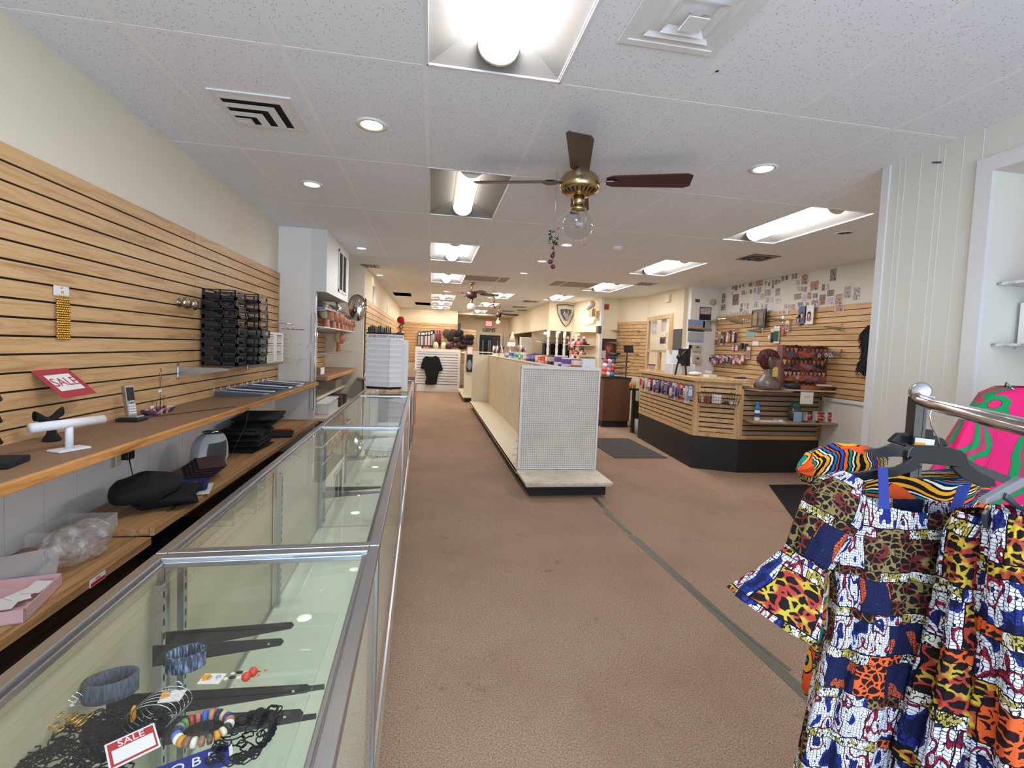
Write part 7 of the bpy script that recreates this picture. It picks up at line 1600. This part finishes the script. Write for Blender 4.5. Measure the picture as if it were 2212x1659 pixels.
# ================================================================ GARMENT RACK AT THE RIGHT FRONT
def ankara(name, seed, sc=1.0, olive=('6a5c34', '85764a', '6a2a26')):
    g = G(name); uv = g.n('ShaderNodeVectorMath', {0: g.co('UV'), 1: (seed * 3.17, seed * 1.31, 0)}, operation='ADD').outputs[0]
    wob = g.n('ShaderNodeTexNoise', {'Vector': uv, 'Scale': 9.}).outputs[1]
    uvw = g.n('ShaderNodeVectorMath', {0: uv, 1: g.n('ShaderNodeVectorMath', {0: wob, 'Scale': .028}, operation='SCALE').outputs[0]}, operation='ADD').outputs[0]
    s_ = g.sep(uvw); U, V = s_[0], s_[1]
    rowf = g.math('MULTIPLY', V, 1 / (.105 * sc)); row = g.math('FLOOR', rowf); fv = g.math('FRACT', rowf)
    wn = g.n('ShaderNodeTexWhiteNoise', {'W': g.math('ADD', row, .37)}, noise_dimensions='1D').outputs[0]
    band = g.math('LESS_THAN', fv, .24)
    colf = g.math('ADD', g.math('MULTIPLY', U, 1 / (.072 * sc)), g.math('MULTIPLY', wn, 3.7))
    colf = g.math('ADD', colf, g.math('MULTIPLY', band, .5))
    col = g.math('FLOOR', colf); fu = g.math('FRACT', colf)
    idv = g.n('ShaderNodeCombineXYZ', {0: g.math('ADD', col, .5), 1: g.math('ADD', g.math('MULTIPLY', row, 2.), g.math('ADD', band, .5)), 2: seed * 1.7})
    idn = g.n('ShaderNodeTexWhiteNoise', {'Vector': idv.outputs[0]}, noise_dimensions='3D').outputs[0]
    # hexagon-like scales
    e = g.vor(uv, 160 / sc, 'DISTANCE_TO_EDGE', .45); cellc = g.noise(g.n('ShaderNodeMapping', {'Vector': uv, 'Scale': (1.6, .7, 1)}).outputs[0], 16 / sc, 2)
    base = g.ramp(cellc, [(0, hx('141c48')), (.37, hx('22307e')), (.425, hx('dfe3ee')), (.525, hx('5c1a30')), (.545, hx('9c2038')), (.565, hx('e4e6ee')), (.625, hx('1c2660')), (.68, hx('e8e9f0'))], 'CONSTANT')
    A = g.mix(g.math('LESS_THAN', e, .075), base, hx('14162c'))
    # giraffe
    ds = g.n('ShaderNodeVectorMath', {0: uv, 1: g.n('ShaderNodeVectorMath', {0: g.n('ShaderNodeTexNoise', {'Vector': uv, 'Scale': 45.}).outputs[1], 'Scale': .012}, operation='SCALE').outputs[0]}, operation='ADD').outputs[0]
    e2 = g.vor(ds, 62 / sc, 'DISTANCE_TO_EDGE'); gn = g.noise(uv, 26, 1)
    gc = g.ramp(gn, [(.0, hx(olive[0])), (.47, hx(olive[1])), (.55, hx(olive[2]))], 'LINEAR')
    B_ = g.mix(g.math('GREATER_THAN', e2, .11), gc, hx('1c1416'))
    D = g.mix(g.math('GREATER_THAN', e2, .12), hx('d9602e'), hx('2a161a'))
    # squiggles on white
    q = g.noise(g.n('ShaderNodeMapping', {'Vector': uv, 'Scale': (1.5, .6, 1)}).outputs[0], 150 / sc, 1)
    sq = g.math('LESS_THAN', g.math('ABSOLUTE', g.math('SUBTRACT', q, .5)), .045)
    pale = g.mix(g.math('GREATER_THAN', g.noise(uv, 30, 2), .54), hx('dedcd2'), hx('a89a48'))
    C_ = g.mix(sq, pale, hx('1c1820'))
    E_ = g.mix(g.math('LESS_THAN', e, .09), g.mix(g.math('GREATER_THAN', cellc, .56), hx('18224c'), hx('c8582e')), hx('18162c'))
    def step(a, lo, x, y): return g.mix(g.math('GREATER_THAN', a, lo), x, y)
    body = step(idn, .58, A, step(idn, .80, B_, step(idn, .84, D, step(idn, .92, E_, C_))))
    bandc = step(idn, .58, C_, step(idn, .78, B_, step(idn, .92, A, D)))
    c = g.mix(band, body, bandc)
    ln = g.math('MAXIMUM', g.math('MAXIMUM', g.math('LESS_THAN', fv, .018), g.math('LESS_THAN', g.math('ABSOLUTE', g.math('SUBTRACT', fv, .24)), .012)), g.math('LESS_THAN', fu, .025))
    c = g.mix(ln, c, hx('120e14'))
    MATS[name] = g.set(c, .85, spec=.2, bump=g.noise(uv, 60, 2), bs=.25, bd=.004); return g.m
ankara('print_a', 1, 1.0); ankara('print_b', 2.3, 1.35, ('a58e2c', 'c0a83c', 'a83c34')); ankara('print_c', 4.1, 1.35, ('b59a28', 'cdb13a', 'a84a34'))
def stripes(name, seed):
    g = G(name); uv = g.n('ShaderNodeVectorMath', {0: g.co('UV'), 1: (seed, seed * .7, 0)}, operation='ADD').outputs[0]
    w = g.noise(g.n('ShaderNodeMapping', {'Vector': uv, 'Scale': (1, 1, 1)}).outputs[0], 5, 1)
    s_ = g.sep(uv); dirc = g.math('ADD', g.math('MULTIPLY', s_[1], 1.), g.math('MULTIPLY', w, .22))
    f_ = g.math('FRACT', g.math('MULTIPLY', dirc, 10.5))
    c = g.ramp(f_, [(0, hx('0e0c0e')), (.05, hx('e8a028')), (.13, hx('0e0c0e')), (.17, hx('e4dcd0')), (.22, hx('0e0c0e')), (.27, hx('1e6c9c')), (.33, hx('0e0c0e')), (.37, hx('c84038')), (.41, hx('0e0c0e')), (.46, hx('2448a0')), (.53, hx('0e0c0e')), (.57, hx('e05c28')), (.66, hx('0e0c0e')), (.70, hx('1c7a68')), (.77, hx('0e0c0e')), (.81, hx('ece4d4')), (.85, hx('0e0c0e')), (.9, hx('e8a028')), (.96, hx('0e0c0e'))], 'CONSTANT')
    p2 = g.vor(uv, 11, 'F1'); big = g.ramp(p2, [(0, hx('2060a8')), (.16, hx('0f8a80')), (.36, hx('101010')), (.40, hx('e8a030')), (.52, hx('101010')), (.56, hx('e05a28'))], 'CONSTANT')
    m_ = g.math('GREATER_THAN', g.noise(uv, 7, 0), .59)
    MATS[name] = g.set(g.mix(m_, c, big), .85, spec=.2)
stripes('print_stripe', .3)
g = G('print_pink'); uv = g.co('UV')
n_ = g.n('ShaderNodeTexWave', {'Vector': uv, 'Scale': 3.4, 'Distortion': 9., 'Detail': .6, 'Detail Scale': 1.3}).outputs[1]
rg = g.vor(uv, 5.5, 'F1', 1); ring = g.math('FRACT', g.math('MULTIPLY', rg, 3.2))
f_ = g.mix(g.math('LESS_THAN', rg, .26), n_, ring)
MATS['print_pink'] = g.set(g.ramp(f_, [(0, hx('d8286c')), (.50, hx('3a2a20')), (.52, hx('1a8a50')), (.92, hx('a8405a'))], 'CONSTANT'), .85, spec=.2)
def cloth(rows, Y0, d0, mat, ripple=.018, nr=9, seed=0, v0=0., name='body', nu=110, nv=60, top=None, ex=.0, uvs=1.0):
    """closed tube of cloth; rows of (py, left px, right px) give its outline at depth Y0, d0 its half depth"""
    R_ = []
    for py, pl, pr_ in rows:
        a, b = at(pl, py, Y=Y0), at(pr_, py, Y=Y0); R_.append(((a.x + b.x) / 2, abs(b.x - a.x) / 2, (a.z + b.z) / 2, (b.z - a.z) / 2))
    n = len(R_) - 1; L = [0]
    for i in range(n): L.append(L[-1] + abs(R_[i + 1][2] - R_[i][2]))
    def row(v):
        x = v * n; i = min(int(x), n - 1); f2 = x - i
        return [R_[i][k] * (1 - f2) + R_[i + 1][k] * f2 for k in range(4)], L[i] * (1 - f2) + L[i + 1] * f2
    rr_ = random.Random(seed); ph = [rr_.uniform(0, 6.28) for _ in range(4)]
    def fn(u, v):
        (cx, w, z, tl), l = row(v); a = u * 2 * math.pi
        amp = ripple * min(1, .12 + v * 1.5)
        rp = amp * (math.sin(nr * a + ph[0] + 1.2 * math.sin(v * 3 + ph[1])) + .5 * math.sin((nr * 1.7 // 1) * a + ph[2] + v * 4)) + .25 * ripple * math.sin(31 * a + v * 30)
        d = d0 * (1 + .5 * v)
        ca, sa = math.cos(a), math.sin(a)
        sw = abs(sa) ** .8 * (1 if sa > 0 else -1)
        x = cx + (w + rp * abs(ca)) * ca; y = Y0 + (d * sw + rp * (1 - .3 * abs(ca)) * (1 if sa >= 0 else -1) * (abs(sa) ** .5))
        zz = z + tl * ca + (top(ca, sa) * max(0, 1 - v * n * 1.0) if top else 0)
        return Vector((x, y, zz))
    def uvf(u, v):
        (cx, w, z, tl), l = row(v); return (u * 2 * (2.2 * R_[0][1] + d0) * uvs, -(l + v0) * uvs)
    return MB().grid(fn, nu, nv, mat, uvf=uvf)
def tubecloth(cs, rs, mat, Y0, ripple=.006, nr=9, nu=60, nv=24, sq=.8, uo=0, Ys=None):
    """cloth tube along picture points at depth Y0"""
    P_ = [at(px, py, Y=(Ys[i] if Ys else Y0)) for i, (px, py) in enumerate(cs)]; n = len(P_) - 1
    def fr_(v):
        x = v * n; i = min(int(x), n - 1); f2 = x - i; f3 = f2
        return P_[i].lerp(P_[i + 1], f3), rs[i] * (1 - f3) + rs[i + 1] * f3, (P_[min(i + 1, n)] - P_[max(i - (0 if f2 > .5 else 1), 0)]).normalized()
    D = (P_[-1] - P_[0]).normalized(); e1 = D.cross(Vector((0, 1, 0))).normalized(); e2 = D.cross(e1)
    L_ = (P_[-1] - P_[0]).length
    def fn(u, v):
        c, r_, t_ = fr_(v); a = u * 6.2832; q = r_ + ripple * (.3 + v) * math.sin(nr * a + 3 * v) + ripple * .4 * math.sin(23 * a)
        return c + e1 * q * math.cos(a) + e2 * q * sq * math.sin(a)
    return MB().grid(fn, nu, nv, mat, uvf=lambda u, v: (uo + u * .38, -v * L_ * 1.1))
# rack -------------------------------------------------------------
t = thing('garment_rack', (1.36, 1.13, 0), 'chrome garment rack with a thick tube rail at the right front', 'rack')
rail = [Vector((1.345, 1.115, 1.407)), Vector((1.33, 1.088, 1.402)), Vector((1.262, 1.0, 1.40)), Vector((1.195, .908, 1.4)), Vector((1.12, .79, 1.398)), Vector((1.054, .684, 1.396)), Vector((.97, .50, 1.39)), Vector((.93, .30, 1.385)), Vector((.95, .05, 1.38))]
build(MB().tube(rail, .0165, 'chrome', 28), 'rail', t)
build(MB().lathe([(.020, -.03), (.024, -.026), (.024, .026), (.020, .03)], (1.372, 1.135, 1.425), 'chrome', 28, (.6, .6, -.1)), 'end_fitting', t)
build(MB().box(1.345, 1.372, 1.12, 1.145, .02, 1.41, 'dark_alu').box(1.374, 1.384, 1.12, 1.14, .02, 1.39, 'dark_alu'), 'post', t)
build(MB().box(1.33, 1.42, 1.02, 1.22, 0, .03, 'dark_alu'), 'foot', t)
build(MB().tube([(.95, .05, 1.38), (.95, .05, .03)], .016, 'chrome', 16).box(.90, 1.0, -.3, .4, 0, .03, 'dark_alu'), 'rear_post', t)
P('hanger_black', '14161c', .25); P('hanger_grey', '3d3f44', .3); P('hanger_clear', '8c8c90', .12, Alpha=.75)
def hanger(Y, plate, la, ra, hook, label, m='hanger_black', m2='hanger_black', tag_=None, th=.010):
    c = at(*plate[0], Y=Y); t2 = thing('clothes_hanger', tuple(c), label, 'hanger')
    f = lambda pts, dy=0: [at(px, py, Y=Y + dy) for px, py in pts]
    build(MB().slab(f(la), th, m2), 'arm', t2, bevel=.002); build(MB().slab(f(ra), th, m2), 'arm', t2, bevel=.002)
    build(MB().slab(f(plate, -.004), th + .006, m), 'centre_plate', t2, bevel=.003)
    build(MB().tube([at(px, py, Y=Y + dy) for px, py, dy in hook], .0018, 'chrome', 10), 'hook', t2)
    if tag_: build(MB().slab(f(tag_, -.024), .001, 'white').slab(f([(tag_[0][0] + 2, tag_[0][1] - 8), (tag_[0][0] + 24, tag_[0][1] - 6), (tag_[0][0] + 24, tag_[0][1] + 1), (tag_[0][0] + 1, tag_[0][1])], -.0255), .001, 'orange_tag'), 'size_tag', t2)
    return t2
# pink and green garment behind -------------------------------------
t = thing('printed_garment', tuple(at(2180, 1200, Y=1.55)), 'bright pink and green printed garment hanging behind the chrome rail', 'garment')
rows = [(836, 2168, 2260), (850, 2128, 2290), (880, 2103, 2330), (930, 2080, 2360), (990, 2062, 2370), (1050, 2030, 2380), (1120, 2040, 2390), (1250, 2080, 2380), (1500, 2100, 2380)]
build(cloth(rows, 1.55, .07, 'print_pink', .008, 6, 3, nv=40, uvs=1.2), 'body', t)
build(tubecloth([(2118, 900), (2095, 960), (2070, 1010), (2045, 1060)], [.055, .075, .07, .085], 'print_pink', 1.50, .008), 'sleeve', t)
build(MB().tube([at(2170, 838, Y=1.55), at(2175, 815, Y=1.55) + Vector((0, 0, -.02)), at(2190, 842, Y=1.50)], .003, 'chrome', 6), 'hanger_loop', t)
# striped dress behind -----------------------------------------------
hanger(1.13, [(1965, 967), (1930, 957), (1926, 953), (1945, 936), (1980, 935), (1992, 926), (2017, 929), (2018, 940), (2040, 948), (2053, 966), (2030, 972)],
       [(1966, 968), (1924, 957), (1890, 967), (1840, 972), (1842, 986), (1897, 987), (1924, 985), (1955, 986)], [(2040, 960), (2098, 999), (2177, 1029), (2170, 1044), (2090, 1018), (2030, 975)],
       [(1997, 926, 0), (1990, 908, 0), (1979, 888, 0), (1981, 868, -.01), (2000, 855, -.02), (2018, 858, -.03), (2030, 872, -.04)], 'dark hanger with a white size tag, farther one on the rail', 'hanger_black', 'hanger_grey', [(1975, 963), (2016, 966), (2019, 950), (1977, 945)])
t = thing('striped_dress', tuple(at(1900, 1300, Y=1.16)), 'orange black and blue striped print dress hanging farther on the rail', 'dress')
rows = [(1005, 1880, 2120), (1040, 1820, 2125), (1100, 1790, 2120), (1200, 1800, 2100), (1300, 1790, 2100), (1400, 1760, 2100), (1480, 1742, 2100), (1500, 1745, 2100)]
build(cloth(rows, 1.16, .05, 'print_stripe', .010, 7, 5, nv=40, top=lambda ca, sa: .02 * ca * ca - .03), 'body', t)
build(tubecloth([(1905, 990), (1880, 992), (1840, 998), (1800, 1003), (1760, 1012), (1735, 1020), (1722, 1018)], [.022, .034, .052, .058, .046, .024, .002], 'print_stripe', 1.15, .004, 8, sq=.9), 'sleeve', t)
# front patterned dress ----------------------------------------------
hanger(1.0, [(1968, 999), (1960, 990), (1963, 975), (1972, 963), (2030, 964), (2058, 968), (2080, 974), (2090, 984), (2094, 1000), (2081, 1010)],
       [(1985, 1008), (1965, 985), (1948, 999), (1931, 1007), (1890, 1013), (1835, 1020), (1836, 1034), (1880, 1034), (1928, 1028), (1960, 1018)], [(2056, 1010), (2093, 1001), (2112, 1018), (2150, 1036), (2154, 1052), (2118, 1051), (2081, 1035)],
       [(2029, 965, 0), (2026, 945, 0), (2012, 920, 0), (2008, 895, 0), (2016, 877, 0), (2035, 872, -.01), (2052, 878, -.02)], 'dark navy hanger holding the front patterned dress')
t = thing('patterned_dress', tuple(at(1930, 1400, Y=1.0)), 'blue white and orange patchwork print dress with a flared sleeve, front of the rack', 'dress')
rows = [(1092, 1812, 2092), (1130, 1802, 2094), (1200, 1797, 2088), (1280, 1800, 2078), (1370, 1796, 2070), (1440, 1776, 2062), (1530, 1756, 2050), (1620, 1738, 2050), (1720, 1722, 2060), (1900, 1700, 2080)]
build(cloth(rows, 1.0, .055, 'print_a', .012, 8, 2, nv=80, top=lambda ca, sa: (.045 * max(0, -ca) ** 2 - .0)), 'bodice', t)
for k, (py, ) in enumerate(((1096,), (1130,), (1300,), (1325,), (1350,))):
    pass
build(MB().slab([at(1897, 1010, Y=.985), at(1918, 1008, Y=.985), at(1922, 1100, Y=.94), at(1900, 1098, Y=.94)], .002, 'print_strap' if 'print_strap' in MATS else P('print_strap', '28388c', .8)), 'shoulder_strap', t)
build(MB().slab([at(2070, 1050, Y=.985), at(2100, 1045, Y=.985), at(2075, 1105, Y=.94), at(2050, 1103, Y=.94)], .002, 'print_strap'), 'shoulder_strap', t)
build(tubecloth([(1842, 1030), (1815, 1060), (1795, 1100), (1770, 1150), (1740, 1212)], [.03, .058, .068, .062, .052], 'print_a', .99, .005, 9, uo=.5), 'upper_sleeve', t)
build(tubecloth([(1738, 1208), (1718, 1248), (1692, 1290), (1664, 1332)], [.052, .075, .096, .112], 'print_b', .98, .008, 6, uo=.1, sq=.7), 'flared_cuff', t)
build(MB().tube([at(1778, 1225, Y=1.03), at(1762, 1250, Y=1.03), at(1758, 1275, Y=1.03), at(1772, 1290, Y=1.03), at(1788, 1284, Y=1.03), at(1796, 1255, Y=1.03), at(1790, 1215, Y=1.03)], .0045, 'ivory', 8), 'ribbon_loop', t)
# dresses at the right edge -------------------------------------------
t = thing('patterned_dress', tuple(at(2110, 1400, Y=.86)), 'larger scaled white and blue print dress hanging sideways at the right edge', 'dress')
rows = [(1110, 2088, 2190), (1150, 2062, 2190), (1220, 2050, 2185), (1320, 2042, 2180), (1440, 2022, 2175), (1560, 1995, 2170), (1700, 1960, 2170), (1900, 1930, 2180)]
build(cloth(rows, .87, .045, 'print_b', .016, 5, 7, nv=60), 'body', t)
t = thing('patterned_dress', tuple(at(2210, 1400, Y=.78)), 'black and yellow giraffe print dress cut off by the right edge of the picture', 'dress')
rows = [(1105, 2160, 2290), (1160, 2150, 2310), (1300, 2140, 2330), (1450, 2135, 2340), (1600, 2125, 2350), (1900, 2110, 2380)]
build(cloth(rows, .79, .045, 'print_c', .014, 5, 9, nv=60), 'body', t)
hanger(.82, [(2128, 1092), (2132, 1078), (2160, 1062), (2212, 1032), (2225, 1038), (2215, 1052), (2165, 1078)],
       [(2126, 1098), (2118, 1110), (2122, 1140), (2138, 1140), (2142, 1100)], [(2165, 1062), (2190, 1085), (2212, 1098), (2214, 1108), (2188, 1096), (2160, 1074)],
       [(2215, 1040, 0), (2225, 1010, 0), (2235, 960, 0), (2228, 930, 0)], 'grey clear plastic hanger with clips at the right edge', 'hanger_clear', 'hanger_grey')
# ---------------------------------------------------------------- shelf recess in the near right wall
P('marble', 'b4b6b8', .4)
g = G('marble_edge'); n_ = g.noise(g.co(), 26, 4, .6, 1.)
MATS['marble_edge'] = g.set(g.ramp(n_, [(.4, hx('8b9096')), (.5, hx('c9ccd0')), (.6, hx('dcdee0'))]), .4)
for k, z in enumerate((1.945, 1.635)):
    zz = at(2140 if k == 0 else 2127, 612 if k == 0 else 742, X=2.86).z
    build(MB().box(2.86, 3.195, .605, 2.02, zz - .014, zz, 'marble_edge'), 'recess_shelf', label=('upper marbled shelf in the recess of the near right wall', 'lower marbled shelf in the recess of the near right wall')[k], cat='shelf')
a = at(2205, 480, X=3.1); build(MB().box(3.12, 3.124, a.y - .3, a.y, at(2208, 575, X=3.12).z, at(2205, 495, X=3.12).z, P('hot_pink', 'e0305c', .5)), 'pink_notice', label='hot pink paper notice in the recess at the right edge', cat='notice')
a = at(2200, 760, X=3.0); build(MB().box(3.0, 3.004, a.y - .3, a.y + .01, at(2200, 755, X=3.0).z, at(2200, 655, X=3.0).z, 'paper'), 'white_notice', label='white paper hanging between the marbled shelves', cat='notice')
q = at(2025, 351, X=2.8); build(MB().obox((2.795, q.y, q.z), (.006, .05, .008), 'dark_alu', 0, .35), 'wall_hook', label='small dark hook high on the near right wall', cat='hook')
# dark plinth of the second case row and the wall switch
q = at(1549, 153, Z=CEIL); build(MB().obox((q.x, q.y, CEIL - .002), (.008, .014, .003), 'black_plastic', .4), 'ceiling_clip', label='tiny black clip on the ceiling near the large air diffuser', cat='clip')
